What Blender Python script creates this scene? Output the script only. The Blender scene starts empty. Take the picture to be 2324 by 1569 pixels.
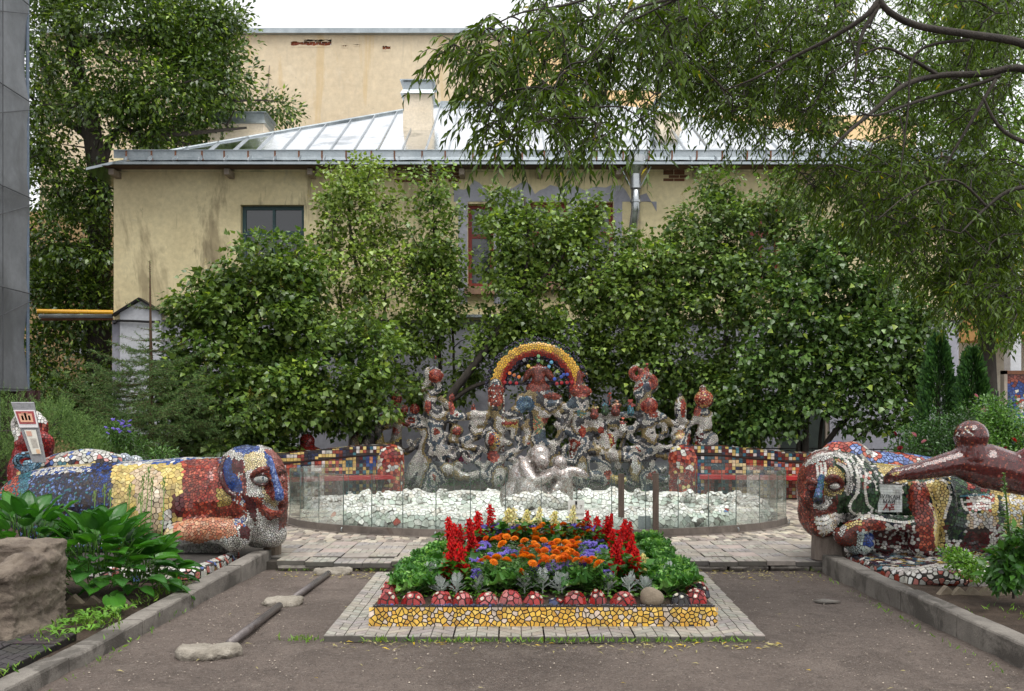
import bpy, bmesh, math, random
import numpy as np
from mathutils import Vector, Matrix, Quaternion, kdtree, noise

random.seed(7); RNG = np.random.default_rng(11)
SC = bpy.context.scene
COL = SC.collection
F, CX, HZ, EYE = 2118.2, 1162.0, 938.1, 1.65      # photo measured in a 2324 px wide copy

# ------------------------------------------------------------------ camera
cam = bpy.data.cameras.new('camera'); cam.sensor_width = 36; cam.lens = 32.81
cam.shift_y = 0.0661; cam.clip_start = 0.05; cam.clip_end = 600
cam_o = bpy.data.objects.new('camera', cam); COL.objects.link(cam_o)
cam_o.location = (0, 0, EYE); cam_o.rotation_euler = (math.pi/2, 0, 0)
SC.camera = cam_o
# ------------------------------------------------------------------ overcast sky
W = bpy.data.worlds.new('World'); SC.world = W; W.use_nodes = True
wn = W.node_tree.nodes; wl = W.node_tree.links
bg = wn['Background']
sky = wn.new('ShaderNodeTexSky'); sky.sky_type = 'NISHITA'; sky.sun_disc = False
SUN_EL, SUN_AZ = math.radians(68), math.radians(165)
sky.sun_elevation = SUN_EL; sky.sun_rotation = SUN_AZ; sky.dust_density = 4; sky.ozone_density = 0.6
hs = wn.new('ShaderNodeHueSaturation'); hs.inputs['Saturation'].default_value = 0.12
mx = wn.new('ShaderNodeMix'); mx.data_type = 'RGBA'; mx.inputs[0].default_value = 0.8
mx.inputs[7].default_value = (9.6, 9.75, 10.0, 1)          # even cloud layer
wl.new(sky.outputs[0], hs.inputs['Color']); wl.new(hs.outputs[0], mx.inputs[6]); wl.new(mx.outputs[2], bg.inputs[0])
bg.inputs[1].default_value = 0.074
sun = bpy.data.lights.new('sun', 'SUN'); sun.energy = 1.5; sun.angle = math.radians(40); sun.color = (1, 0.97, 0.92)
sun_o = bpy.data.objects.new('sun', sun); COL.objects.link(sun_o)
# sun direction: azimuth SUN_AZ measured like the sky node (clockwise from +Y)
_d = Vector((math.sin(SUN_AZ)*math.cos(SUN_EL), math.cos(SUN_AZ)*math.cos(SUN_EL), math.sin(SUN_EL)))
sun_o.rotation_euler = (-_d).to_track_quat('-Z', 'Y').to_euler()
SC.view_settings.view_transform = 'Standard'; SC.view_settings.look = 'None'
SC.view_settings.exposure = 0.98; SC.view_settings.gamma = 1
SC.cycles.max_bounces = 8; SC.cycles.diffuse_bounces = 3; SC.cycles.glossy_bounces = 3
SC.cycles.transparent_max_bounces = 12; SC.cycles.transmission_bounces = 3

# ------------------------------------------------------------------ helpers
def D(dx, dy, Y):
    "a point of the photograph taken at a distance Y"
    return Vector(((dx-CX)/F*Y, Y, EYE-(dy-HZ)/F*Y))
def PX(p):
    return (CX+p[0]/p[1]*F, HZ-(p[2]-EYE)/p[1]*F)
def s(r, g, b):
    f = lambda c: (c/255/12.92) if c <= 10 else ((c/255+0.055)/1.055)**2.4
    return (f(r), f(g), f(b))
def jit(c, a):
    k = 1+random.uniform(-a, a)
    return tuple(max(0, min(1, x*k*(1+random.uniform(-a*.35, a*.35)))) for x in c)

def thing(name, label, cat, loc=(0,0,0), group=None, parent=None, rz=0):
    o = bpy.data.objects.new(name, None); COL.objects.link(o); o.location = loc; o.rotation_euler = (0,0,rz)
    o.empty_display_size = .1
    tag(o, label, cat, group)
    return o
def tag(o, label=None, cat=None, group=None, kind=None):
    if label: o['label'] = label
    if cat: o['category'] = cat
    if group: o['group'] = group
    if kind: o['kind'] = kind
    return o
def adopt(o, parent):
    "keep world coordinates under a translated empty"
    if parent is not None:
        o.parent = parent
        M = Matrix.Identity(4); q = parent
        while q is not None:
            M = q.matrix_parent_inverse @ q.matrix_basis @ M if False else M
            q = q.parent
        o.matrix_parent_inverse = wmat(parent).inverted()
    return o
def wmat(o):
    M = Matrix.LocRotScale(o.location, o.rotation_euler, o.scale)
    if o.parent is not None: M = wmat(o.parent) @ o.matrix_parent_inverse @ M
    return M
def link(name, me, mat, parent=None, local=False):
    o = bpy.data.objects.new(name, me); COL.objects.link(o)
    if mat is not None and not me.materials: me.materials.append(mat)
    if parent is not None:
        if local: o.parent = parent
        else: adopt(o, parent)
    return o
def copy_tree(o, parent=None):
    c = o.copy(); COL.objects.link(c)
    if parent is not None: c.parent = parent
    for ch in list(o.children): copy_tree(ch, c)
    return c
def mesh_np(name, V, Fc, cols=None, smooth=False):
    "V (n,3); Fc (m,k) constant-size faces"
    me = bpy.data.meshes.new(name); V = np.asarray(V, dtype=np.float32); Fc = np.asarray(Fc, dtype=np.int32)
    m, k = Fc.shape
    me.vertices.add(len(V)); me.vertices.foreach_set('co', V.ravel())
    me.loops.add(m*k); me.loops.foreach_set('vertex_index', Fc.ravel())
    me.polygons.add(m); me.polygons.foreach_set('loop_start', np.arange(0, m*k, k, dtype=np.int32))
    if smooth: me.polygons.foreach_set('use_smooth', np.ones(m, dtype=bool))
    me.update(calc_edges=True)
    if cols is not None:
        a = me.attributes.new('Col', 'FLOAT_COLOR', 'FACE')
        c = np.ones((m, 4), dtype=np.float32); c[:, :3] = cols
        a.data.foreach_set('color', c.ravel())
    return me

class MB:
    def __init__(s_): s_.v, s_.f, s_.c, s_.m = [], [], [], []
    def add(s_, verts, faces, col=None, mi=0):
        b = len(s_.v); s_.v += [tuple(v) for v in verts]
        s_.f += [tuple(i+b for i in f) for f in faces]
        s_.c += [col or (.5,.5,.5)]*len(faces); s_.m += [mi]*len(faces); return s_
    def box(s_, lo, hi, col=None, mi=0, M=None):
        x0,y0,z0 = lo; x1,y1,z1 = hi
        v = [(x0,y0,z0),(x1,y0,z0),(x1,y1,z0),(x0,y1,z0),(x0,y0,z1),(x1,y0,z1),(x1,y1,z1),(x0,y1,z1)]
        if M is not None: v = [M @ Vector(p) for p in v]
        return s_.add(v, [(0,3,2,1),(4,5,6,7),(0,1,5,4),(1,2,6,5),(2,3,7,6),(3,0,4,7)], col, mi)
    def cbox(s_, lo, hi, b=.01, col=None, M=None):
        "box with chamfered upper edges"
        x0,y0,z0 = lo; x1,y1,z1 = hi
        v = [(x0,y0,z0),(x1,y0,z0),(x1,y1,z0),(x0,y1,z0),(x0,y0,z1-b),(x1,y0,z1-b),(x1,y1,z1-b),(x0,y1,z1-b),
             (x0+b,y0+b,z1),(x1-b,y0+b,z1),(x1-b,y1-b,z1),(x0+b,y1-b,z1)]
        if M is not None: v = [M @ Vector(p) for p in v]
        q = [(0,3,2,1),(8,9,10,11)]
        for i in range(4):
            j = (i+1) % 4; q += [(i,j,j+4,i+4),(i+4,j+4,j+8,i+8)]
        return s_.add(v, q, col)
    def tube(s_, path, rad, n=7, col=None, caps=True, ell=1.0):
        P = [Vector(p) for p in path]; k = len(P)
        R = [rad]*k if not hasattr(rad, '__len__') else rad
        vs, fs = [], []; ref = None
        for i, p in enumerate(P):
            t = (P[min(i+1,k-1)]-P[max(i-1,0)])
            t = t.normalized() if t.length > 1e-9 else Vector((0,0,1))
            if ref is None: ref = Vector((0,1,0)) if abs(t.y) < .9 else Vector((1,0,0))
            u = (ref - t*ref.dot(t))
            u = u.normalized() if u.length > 1e-6 else t.orthogonal().normalized()
            ref = u; w = t.cross(u)
            for a in range(n):
                th = 2*math.pi*a/n
                vs.append(p + (u*math.cos(th)*ell + w*math.sin(th))*R[i])
        for i in range(k-1):
            for a in range(n):
                b = (a+1) % n; fs.append((i*n+a, i*n+b, (i+1)*n+b, (i+1)*n+a))
        if caps:
            fs.append(tuple(range(n-1, -1, -1))); fs.append(tuple((k-1)*n+a for a in range(n)))
        return s_.add(vs, fs, col)
    def ell(s_, c, r, M=None, nu=14, nv=8, col=None):
        c = Vector(c); r = (r,r,r) if not hasattr(r, '__len__') else r
        vs = []
        for j in range(1, nv):
            ph = math.pi*j/nv
            for i in range(nu):
                th = 2*math.pi*i/nu
                vs.append(Vector((r[0]*math.sin(ph)*math.cos(th), r[1]*math.sin(ph)*math.sin(th), r[2]*math.cos(ph))))
        vs += [Vector((0,0,r[2])), Vector((0,0,-r[2]))]
        if M is not None: vs = [M @ p for p in vs]
        vs = [p+c for p in vs]; fs = []
        for j in range(nv-2):
            for i in range(nu):
                k = (i+1) % nu; fs.append((j*nu+i, (j+1)*nu+i, (j+1)*nu+k, j*nu+k))
        t, b = len(vs)-2, len(vs)-1
        for i in range(nu):
            k = (i+1) % nu; fs.append((t, i, k)); fs.append((b, (nv-2)*nu+k, (nv-2)*nu+i))
        return s_.add(vs, fs, col)
    def lathe(s_, prof, c, n=16, col=None, axis=None):
        "prof: list of (radius, height)"
        vs, fs = [], []; c = Vector(c)
        for r, h in prof:
            for a in range(n):
                th = 2*math.pi*a/n; vs.append(c+Vector((r*math.cos(th), r*math.sin(th), h)))
        for i in range(len(prof)-1):
            for a in range(n):
                b = (a+1) % n; fs.append((i*n+a, i*n+b, (i+1)*n+b, (i+1)*n+a))
        fs.append(tuple(range(n-1,-1,-1))); fs.append(tuple((len(prof)-1)*n+a for a in range(n)))
        return s_.add(vs, fs, col)
    def prism(s_, poly, vec, col=None):
        "polygon (3-D points) swept along vec"
        n = len(poly); vec = Vector(vec); v = [Vector(p) for p in poly]; v += [p+vec for p in v]
        return s_.add(v, [tuple(range(n-1,-1,-1)), tuple(range(n,2*n))]+[(i,(i+1)%n,(i+1)%n+n,i+n) for i in range(n)], col)
    def mesh(s_, name, smooth=False, mats=None):
        me = bpy.data.meshes.new(name); me.from_pydata(s_.v, [], s_.f)
        a = me.attributes.new('Col', 'FLOAT_COLOR', 'FACE')
        a.data.foreach_set('color', [x for c in s_.c for x in (c[0], c[1], c[2], 1)])
        if mats:
            for m_ in mats: me.materials.append(m_)
            me.polygons.foreach_set('material_index', s_.m)
        if smooth: me.polygons.foreach_set('use_smooth', [True]*len(me.polygons))
        me.update(); return me
    def build(s_, name, mat, parent=None, smooth=False, local=False, kind=None, mats=None):
        o = link(name, s_.mesh(name, smooth, mats), mat, parent, local)
        if kind: o['kind'] = kind
        return o

# ------------------------------------------------------------------ materials
def new_mat(name):
    m = bpy.data.materials.new(name); m.use_nodes = True
    return m, m.node_tree.nodes, m.node_tree.links, m.node_tree.nodes['Principled BSDF']
def _noise(n, l, scale, detail=4, rough=.6, coord=None, dist=0, stretch=None):
    t = n.new('ShaderNodeTexNoise'); t.inputs['Scale'].default_value = scale; t.inputs['Detail'].default_value = detail
    t.inputs['Roughness'].default_value = rough; t.inputs['Distortion'].default_value = dist
    if coord is not None:
        if stretch:
            mp = n.new('ShaderNodeMapping'); mp.inputs['Scale'].default_value = stretch
            l.new(coord, mp.inputs[0]); coord = mp.outputs[0]
        l.new(coord, t.inputs['Vector'])
    return t
def _ramp(n, l, src, p0, p1, c0=(0,0,0,1), c1=(1,1,1,1)):
    r = n.new('ShaderNodeValToRGB'); r.color_ramp.elements[0].position = p0; r.color_ramp.elements[1].position = p1
    r.color_ramp.elements[0].color = c0; r.color_ramp.elements[1].color = c1; l.new(src, r.inputs[0]); return r
def _mix(n, l, fac, a, b, mode='MIX'):
    m = n.new('ShaderNodeMix'); m.data_type = 'RGBA'; m.blend_type = mode
    for sock, v in ((m.inputs[0], fac), (m.inputs[6], a), (m.inputs[7], b)):
        if hasattr(v, 'is_linked') or hasattr(v, 'links'): l.new(v, sock)
        elif isinstance(v, (int, float)): sock.default_value = v
        else: sock.default_value = (*v, 1)
    return m.outputs[2]
def surf_mat(name, c0, c1, scale=3, rough=.8, bump=.3, bscale=30, spots=None, metallic=0, stretch=None, r_var=.1, spec=.5, bdist=.02, lo=.35, hi=.65):
    "two tones mixed by noise, fine relief, optional list of (colour, scale, threshold, strength) stains"
    m, n, l, b = new_mat(name); g = n.new('ShaderNodeNewGeometry').outputs['Position']
    t = _noise(n, l, scale, 6, .6, g, .3, stretch)
    col = _mix(n, l, _ramp(n, l, t.outputs[0], lo, hi).outputs[0], c0, c1)
    fine = _noise(n, l, scale*9, 5, .7, g)
    col = _mix(n, l, .35, col, _ramp(n, l, fine.outputs[0], .3, .7, (.55,.55,.55,1), (1.25,1.25,1.25,1)).outputs[0], 'MULTIPLY')
    for sc in spots or []:
        tt = _noise(n, l, sc[1], 6, .65, g, .6, sc[4] if len(sc) > 4 else None)
        f = _ramp(n, l, tt.outputs[0], sc[2], sc[2]+.08).outputs[0]
        mm = n.new('ShaderNodeMath'); mm.operation = 'MULTIPLY'; l.new(f, mm.inputs[0]); mm.inputs[1].default_value = sc[3]
        col = _mix(n, l, mm.outputs[0], col, sc[0])
    l.new(col, b.inputs['Base Color'])
    rr = _ramp(n, l, t.outputs[0], .3, .7, (rough-r_var,)*3+(1,), (min(1, rough+r_var),)*3+(1,)); l.new(rr.outputs[0], b.inputs['Roughness'])
    b.inputs['Metallic'].default_value = metallic; b.inputs['Specular IOR Level'].default_value = spec
    if bump:
        bt = _noise(n, l, bscale, 6, .65, g); bp = n.new('ShaderNodeBump'); bp.inputs['Strength'].default_value = bump
        bp.inputs['Distance'].default_value = bdist; l.new(bt.outputs[0], bp.inputs['Height']); l.new(bp.outputs[0], b.inputs['Normal'])
    return m
def attr_mat(name, rough=.3, var=.25, vscale=25, bump=.1, bscale=60, spec=.5, metallic=0, coat=0, dirt=None):
    "colour comes from the piece itself (Col), worn a little by noise"
    m, n, l, b = new_mat(name); g = n.new('ShaderNodeNewGeometry').outputs['Position']
    a = n.new('ShaderNodeAttribute'); a.attribute_name = 'Col'
    t = _noise(n, l, vscale, 5, .65, g)
    col = _mix(n, l, 1.0, a.outputs['Color'], _ramp(n, l, t.outputs[0], .3, .7, (1-var,)*3+(1,), (1+var*.5,)*3+(1,)).outputs[0], 'MULTIPLY')
    if dirt:
        tt = _noise(n, l, dirt[1], 6, .7, g, .5); f = _ramp(n, l, tt.outputs[0], dirt[2], dirt[2]+.15)
        mm = n.new('ShaderNodeMath'); mm.operation = 'MULTIPLY'; l.new(f.outputs[0], mm.inputs[0]); mm.inputs[1].default_value = dirt[3]
        col = _mix(n, l, mm.outputs[0], col, dirt[0])
    l.new(col, b.inputs['Base Color'])
    l.new(_ramp(n, l, t.outputs[0], .3, .7, (max(.02, rough-.12),)*3+(1,), (rough+.15,)*3+(1,)).outputs[0], b.inputs['Roughness'])
    b.inputs['Specular IOR Level'].default_value = spec; b.inputs['Metallic'].default_value = metallic
    b.inputs['Coat Weight'].default_value = coat; b.inputs['Coat Roughness'].default_value = .08
    if bump:
        bt = _noise(n, l, bscale, 4, .6, g); bp = n.new('ShaderNodeBump'); bp.inputs['Strength'].default_value = bump
        bp.inputs['Distance'].default_value = .01; l.new(bt.outputs[0], bp.inputs['Height']); l.new(bp.outputs[0], b.inputs['Normal'])
    return m
def leaf_mat(name, rough=.45, trans=.3, spec=.35, tint=(1.5, 1.55, .55)):
    m, n, l, b = new_mat(name)
    a = n.new('ShaderNodeAttribute'); a.attribute_name = 'Col'
    l.new(a.outputs['Color'], b.inputs['Base Color']); b.inputs['Roughness'].default_value = rough
    b.inputs['Specular IOR Level'].default_value = spec
    tr = n.new('ShaderNodeBsdfTranslucent')
    l.new(_mix(n, l, 1.0, a.outputs['Color'], tint, 'MULTIPLY'), tr.inputs[0])
    ms = n.new('ShaderNodeMixShader'); ms.inputs[0].default_value = trans
    l.new(b.outputs[0], ms.inputs[1]); l.new(tr.outputs[0], ms.inputs[2])
    l.new(ms.outputs[0], n['Material Output'].inputs[0]); return m

M_TILE = attr_mat('glazed_tile', .2, .3, 24, .15, 90, .45, 0, .12, dirt=((.055,.047,.036), 5, .5, .5))
M_GROUT = surf_mat('dark_grout', (.02,.017,.015), (.05,.043,.037), 8, .9, .5, 40)
M_MIRROR = attr_mat('mirror_tile', .25, .15, 40, .2, 40, .6, .5)
M_LEAF = leaf_mat('leaf', .42, .26)
M_LEAFG = leaf_mat('glossy_leaf', .3, .22, .5)
M_WILLOW = leaf_mat('willow_leaf', .42, .34, .3, (1.6, 1.6, .4))
M_PETAL = leaf_mat('petal', .6, .3, .25, (1.1, 1.05, 1.05))
M_SILVER = leaf_mat('felted_leaf', .8, .15, .1, (1,1,1))
M_NEEDLE = leaf_mat('needle', .55, .12, .3, (1.2,1.25,.7))
M_BARK = surf_mat('bark', (.028,.022,.017), (.06,.05,.04), 14, .9, .8, 60, stretch=(1,1,.3))
M_BARKL = surf_mat('grey_bark', (.055,.046,.036), (.11,.095,.075), 14, .9, .8, 60, stretch=(1,1,.3))
M_EARTH = surf_mat('trodden_earth', (.135,.104,.087), (.21,.166,.141), .9, .78, 1, 80, spots=[((.085,.064,.053), 1.3, .53, .5), ((.24,.195,.165), 2.4, .56, .4), ((.075,.058,.048), 9, .55, .35), ((.28,.235,.205), 24, .56, .45), ((.06,.047,.04), 36, .54, .5), ((.3,.26,.23), 70, .56, .55), ((.045,.036,.031), 95, .55, .55)], bdist=.03, spec=.35)
M_SOIL = surf_mat('garden_soil', (.045,.032,.024), (.1,.073,.055), 5, .95, 1, 40, bdist=.03, spec=.2)
M_CONC = surf_mat('kerb_concrete', (.14,.124,.108), (.24,.217,.19), 3, .85, .8, 70, spots=[((.05,.043,.036), 2.2, .5, .7), ((.26,.24,.215), 7, .62, .5), ((.045,.06,.025), 3.3, .64, .6), ((.05,.045,.04), 45, .6, .5)], bdist=.012)
M_SLAB = attr_mat('paving_slab', .55, .3, 7, .25, 120, .4, dirt=((.07,.06,.052), 3, .56, .5))
M_JOINT = surf_mat('joint_dirt', (.04,.034,.027), (.075,.062,.05), 9, .95, .4, 60)
M_STEEL = surf_mat('galvanised_sheet', (.30,.34,.36), (.40,.44,.46), 3, .38, .1, 10, metallic=.65)
M_DARK = surf_mat('dark_iron', (.012,.012,.013), (.03,.03,.03), 5, .5, .1, 30, metallic=.5)

# ------------------------------------------------------------------ mosaic: real chips laid over a body
def bake(o):
    "evaluate one object in a scene of its own"
    t = bpy.data.scenes.new('tmp'); t.collection.objects.link(o)
    with bpy.context.temp_override(scene=t, view_layer=t.view_layers[0]):
        dg = bpy.context.evaluated_depsgraph_get(); out = bpy.data.meshes.new_from_object(o.evaluated_get(dg))
    bpy.data.objects.remove(o); bpy.data.scenes.remove(t); return out
def remesh(mb, voxel=.02, smooth=6, name='body'):
    me = mb.mesh(name); o = bpy.data.objects.new('tmp', me)
    r = o.modifiers.new('r', 'REMESH'); r.mode = 'VOXEL'; r.voxel_size = voxel
    q = o.modifiers.new('s', 'SMOOTH'); q.iterations = smooth; q.factor = .5
    out = bake(o); out.name = name
    bpy.data.meshes.remove(me)
    out.polygons.foreach_set('use_smooth', [True]*len(out.polygons)); out.update()
    return out
def chips(me, rfun, cfun, gap=.012, thick=.006, face=-.3, tilt=.05, rmax=None, zmin=-9, seed=1):
    "irregular convex chips (a Voronoi split of the surface). -> list of (points, normal, colour, area)"
    rng = random.Random(seed)
    me.calc_loop_triangles()
    nv = len(me.vertices); V = np.empty(nv*3); me.vertices.foreach_get('co', V); V = V.reshape(-1, 3)
    nt = len(me.loop_triangles); T = np.empty(nt*3, dtype=np.int32); me.loop_triangles.foreach_get('vertices', T); T = T.reshape(-1, 3)
    N = np.empty(nv*3); me.vertices.foreach_get('normal', N); N = N.reshape(-1, 3)
    A, B, C = V[T[:,0]], V[T[:,1]], V[T[:,2]]
    ar = np.linalg.norm(np.cross(B-A, C-A), axis=1)/2
    cen = (A+B+C)/3; nn = N[T].mean(axis=1)
    tocam = np.array([0,0,EYE])-cen; tocam /= np.linalg.norm(tocam, axis=1)[:,None]
    ok = ((nn*tocam).sum(1) > face) & (cen[:,2] > zmin)
    ar = ar*ok; tot = ar.sum()
    rm = rmax or rfun(Vector(cen[ok][0]))
    rs = [rfun(Vector(cen[i])) for i in rng.choices(range(nt), weights=ar.tolist(), k=60)]
    ncand = int(tot/(np.mean(np.array(rs)**2))*5)+50
    g = np.random.default_rng(seed)
    ti = g.choice(nt, ncand, p=ar/tot); u = g.random((ncand, 2)); fl = u.sum(1) > 1; u[fl] = 1-u[fl]
    Q = A[ti]+(B-A)[ti]*u[:,:1]+(C-A)[ti]*u[:,1:]
    QN = N[T[ti,0]]*(1-u.sum(1))[:,None]+N[T[ti,1]]*u[:,:1]+N[T[ti,2]]*u[:,1:]
    rm = max(rs)*1.05; grid = {}; acc = []
    for i in range(ncand):
        q = Vector(Q[i]); r = rfun(q); k = (int(q.x//rm), int(q.y//rm), int(q.z//rm)); bad = False
        for a in (-1,0,1):
            for b in (-1,0,1):
                for c in (-1,0,1):
                    for p_, r_ in grid.get((k[0]+a, k[1]+b, k[2]+c), ()):
                        if (p_-q).length_squared < (min(r, r_))**2: bad = True; break
                    if bad: break
                if bad: break
            if bad: break
        if bad: continue
        grid.setdefault(k, []).append((q, r)); acc.append((q, Vector(QN[i]).normalized(), r))
    kd = kdtree.KDTree(len(acc))
    for i, (q, n_, r) in enumerate(acc): kd.insert(q, i)
    kd.balance(); out = []
    for i, (q, n_, r) in enumerate(acc):
        col = cfun(q, n_)
        if col is None: continue
        t = Vector((0,0,1)).cross(n_)
        t = t.normalized() if t.length > .05 else Vector((1,0,0)); w = n_.cross(t)
        h = r*1.05; poly = [(-h,-h),(h,-h),(h,h),(-h,h)]
        for co, j, dd in kd.find_n(q, 14):
            if j == i or dd > 2.6*r: continue
            d = co-q; x, y = d.dot(t), d.dot(w); L = math.hypot(x, y)
            if L < 1e-5: continue
            nx, ny = x/L, y/L; lim = L/2-gap/2; new = []
            for a in range(len(poly)):
                p0, p1 = poly[a], poly[(a+1) % len(poly)]
                d0, d1 = p0[0]*nx+p0[1]*ny-lim, p1[0]*nx+p1[1]*ny-lim
                if d0 <= 0: new.append(p0)
                if (d0 < 0) != (d1 < 0):
                    f = d0/(d0-d1); new.append((p0[0]+(p1[0]-p0[0])*f, p0[1]+(p1[1]-p0[1])*f))
            poly = new
            if len(poly) < 3: break
        if len(poly) < 3: continue
        area = abs(sum(poly[a][0]*poly[a-1][1]-poly[a-1][0]*poly[a][1] for a in range(len(poly))))/2
        if area < (gap*.6)**2: continue
        n2 = (n_+t*rng.uniform(-tilt, tilt)+w*rng.uniform(-tilt, tilt)).normalized()
        pts = []
        for x, y in poly:
            p = t*x+w*y; p = p-n2*p.dot(n2); pts.append(q+p)
        out.append((pts, n2, col, area, thick))
    return out
def chip_geo(c):
    pts, n_, col, ar, th = c; k = len(pts)
    v = [p-n_*th for p in pts]+[p+n_*th for p in pts]
    f = [tuple(range(k, 2*k))]+[(i, (i+1) % k, (i+1) % k+k, i+k) for i in range(k)]
    return v, f, col
def lay(cl, parent, mat, nparts=300, name='mosaic_chip', rest='small_mosaic_chips', world=True):
    "the largest chips as pieces of their own, the rest joined"
    cl = sorted(cl, key=lambda c: -c[3]*max(.1, c[1].dot((Vector((0,0,EYE))-c[0][0]).normalized())))
    for c in cl[:nparts]:
        v, f, col = chip_geo(c); MB().add(v, f, col).build(name, mat, parent)
    if len(cl) > nparts:
        m = MB()
        for c in cl[nparts:]:
            v, f, col = chip_geo(c)
            if c[3] < 6e-4: v, f = v[len(c[0]):], [tuple(range(len(c[0])))]   # tiny ones: glazed face only
            m.add(v, f, col)
        m.build(rest, mat, parent, kind='stuff')
def inpoly(x, y, poly):
    r = False; j = len(poly)-1
    for i in range(len(poly)):
        xi, yi = poly[i]; xj, yj = poly[j]
        if (yi > y) != (yj > y) and x < (xj-xi)*(y-yi)/(yj-yi)+xi: r = not r
        j = i
    return r
def rough(me, fn):
    "displace a mesh along its normals by fn(point)"
    n = len(me.vertices); co = np.empty(n*3); me.vertices.foreach_get('co', co); no = np.empty(n*3); me.vertices.foreach_get('normal', no)
    co = co.reshape(-1, 3); no = no.reshape(-1, 3); d = np.array([fn(Vector(c)) for c in co]); co += no*d[:,None]
    me.vertices.foreach_set('co', co.ravel()); me.update(); return co
def smoothpath(pts, k=4):
    "Catmull-Rom"
    P = [Vector(p) for p in pts]; out = []
    for i in range(len(P)-1):
        p0, p1, p2, p3 = P[max(i-1,0)], P[i], P[i+1], P[min(i+2, len(P)-1)]
        for a in range(k):
            t = a/k
            out.append(.5*((2*p1)+(p2-p0)*t+(2*p0-5*p1+4*p2-p3)*t*t+(3*p1-p0-3*p2+p3)*t**3))
    out.append(P[-1]); return out
def lerp(a, b, t): return a+(b-a)*t

# ------------------------------------------------------------------ leaves
def tmpl(kind):
    if kind == 'heart':
        v = [(0,.03,0),(-.43,.33,.12),(.43,.33,.12),(0,.45,0),(0,1,-.16)]
        f = [(0,3,1),(1,3,4),(0,2,3),(2,4,3)]
    elif kind == 'lance':
        v = [(0,0,0),(-.13,.4,.05),(.13,.4,.05),(0,.45,-.01),(0,1,-.14)]
        f = [(0,3,1),(1,3,4),(0,2,3),(2,4,3)]
    elif kind == 'oval':
        v = [(0,0,0),(-.25,.45,.07),(.25,.45,.07),(0,.5,0),(0,1,-.12)]
        f = [(0,3,1),(1,3,4),(0,2,3),(2,4,3)]
    elif kind == 'needle':
        v = [(-.1,0,0),(.1,0,0),(0,1,0),(0,.35,.12)]; f = [(0,3,2),(1,2,3)]
    elif kind == 'pebble':
        v = [(-.5,0,0),(.5,0,0),(0,-.45,0),(0,.5,.02),(0,0,.4),(.2,.2,.3)]; f = [(0,2,4),(2,1,4),(1,3,5),(3,0,4),(1,5,4),(5,3,4)]
    elif kind == 'spray':
        v = [(0,0,0),(-.22,.35,.04),(.22,.35,.04),(0,.3,0),(-.16,.75,-.02),(.16,.75,-.02),(0,1.05,-.05),(0,.7,0)]
        f = [(0,3,1),(0,2,3),(3,7,4),(3,5,7),(7,6,4),(7,5,6)]
    return np.array(v, dtype=np.float32), np.array(f, dtype=np.int32)
def leaves(name, kind, pos, axis, nor, size, col, mat, parent=None, kindtag=None):
    tv, tf = tmpl(kind); n = len(pos); k = len(tv)
    a = axis/np.maximum(np.linalg.norm(axis, axis=1)[:,None], 1e-6)
    nr = nor-a*(nor*a).sum(1)[:,None]; nr /= np.maximum(np.linalg.norm(nr, axis=1)[:,None], 1e-6)
    x = np.cross(a, nr)
    V = pos[:,None,:]+size[:,None,None]*(tv[None,:,0:1]*x[:,None,:]+tv[None,:,1:2]*a[:,None,:]+tv[None,:,2:3]*nr[:,None,:])
    Fc = (np.arange(n)[:,None,None]*k+tf[None]).reshape(-1, 3)
    me = mesh_np(name, V.reshape(-1, 3), Fc, np.repeat(col, len(tf), axis=0))
    o = link(name, me, mat, parent)
    if kindtag: o['kind'] = kindtag
    return o
def vcol(n, c0, c1, a=.15, c2=None, p2=0):
    t = RNG.random((n, 1)); c = np.array(c0)*(1-t)+np.array(c1)*t
    if c2 is not None:
        k = RNG.random(n) < p2; c[k] = np.array(c2)
    return np.clip(c*(1+RNG.uniform(-a, a, (n, 1))), 0, 1)
def unit(n):
    v = RNG.normal(size=(n, 3)); return v/np.linalg.norm(v, axis=1)[:,None]
# ================================================================== ground, paving, kerbs
def grid_sheet(name, x0, x1, y0, y1, z, nx, ny, mat, amp=.01, fs=1.5, label=None, edge=True):
    V = []; Fc = []
    for j in range(ny+1):
        for i in range(nx+1):
            x = lerp(x0, x1, i/nx); y = lerp(y0, y1, j/ny)
            V.append((x, y, z+amp*(noise.noise(Vector((x*fs, y*fs, 1.7)))+.5*noise.noise(Vector((x*fs*4, y*fs*4, 4.7))))))
    for j in range(ny):
        for i in range(nx):
            a = j*(nx+1)+i; Fc.append((a, a+1, a+nx+2, a+nx+1))
    me = mesh_np(name, V, Fc, None, True)
    o = link(name, me, mat); o['kind'] = 'structure'
    if label: o['label'] = label
    return o
grid_sheet('ground', -150, 150, -30, 260, -.03, 10, 10, M_SOIL, 0, 1, 'dark earth reaching back between the houses')
grid_sheet('path', -3.1, 3.7, 0.5, 10.0, -.004, 150, 210, M_EARTH, .016, 1.3, 'trodden brown earth path between the two kerbs')
grid_sheet('soil_bed', -16, -2.97, 1, 10.9, .062, 60, 60, M_SOIL, .03, 1.4, 'dark planting bed left of the path')
grid_sheet('soil_bed', 3.46, 14, 1, 10.9, .11, 60, 60, M_SOIL, .04, 1.1, 'brown planting bed right of the path')
grid_sheet('soil_bed', -24, 24, 17.4, 24, .1, 80, 30, M_SOIL, .05, .7, 'shaded soil under the lilacs before the house')
grid_sheet('soil_bed', -24, -5.6, 10.5, 17.6, .09, 30, 30, M_SOIL, .05, .7, 'planting bed behind the left statue')
grid_sheet('soil_bed', 6.6, 24, 10.5, 17.6, .09, 30, 30, M_SOIL, .05, .7, 'rose bed behind the right statue')

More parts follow.
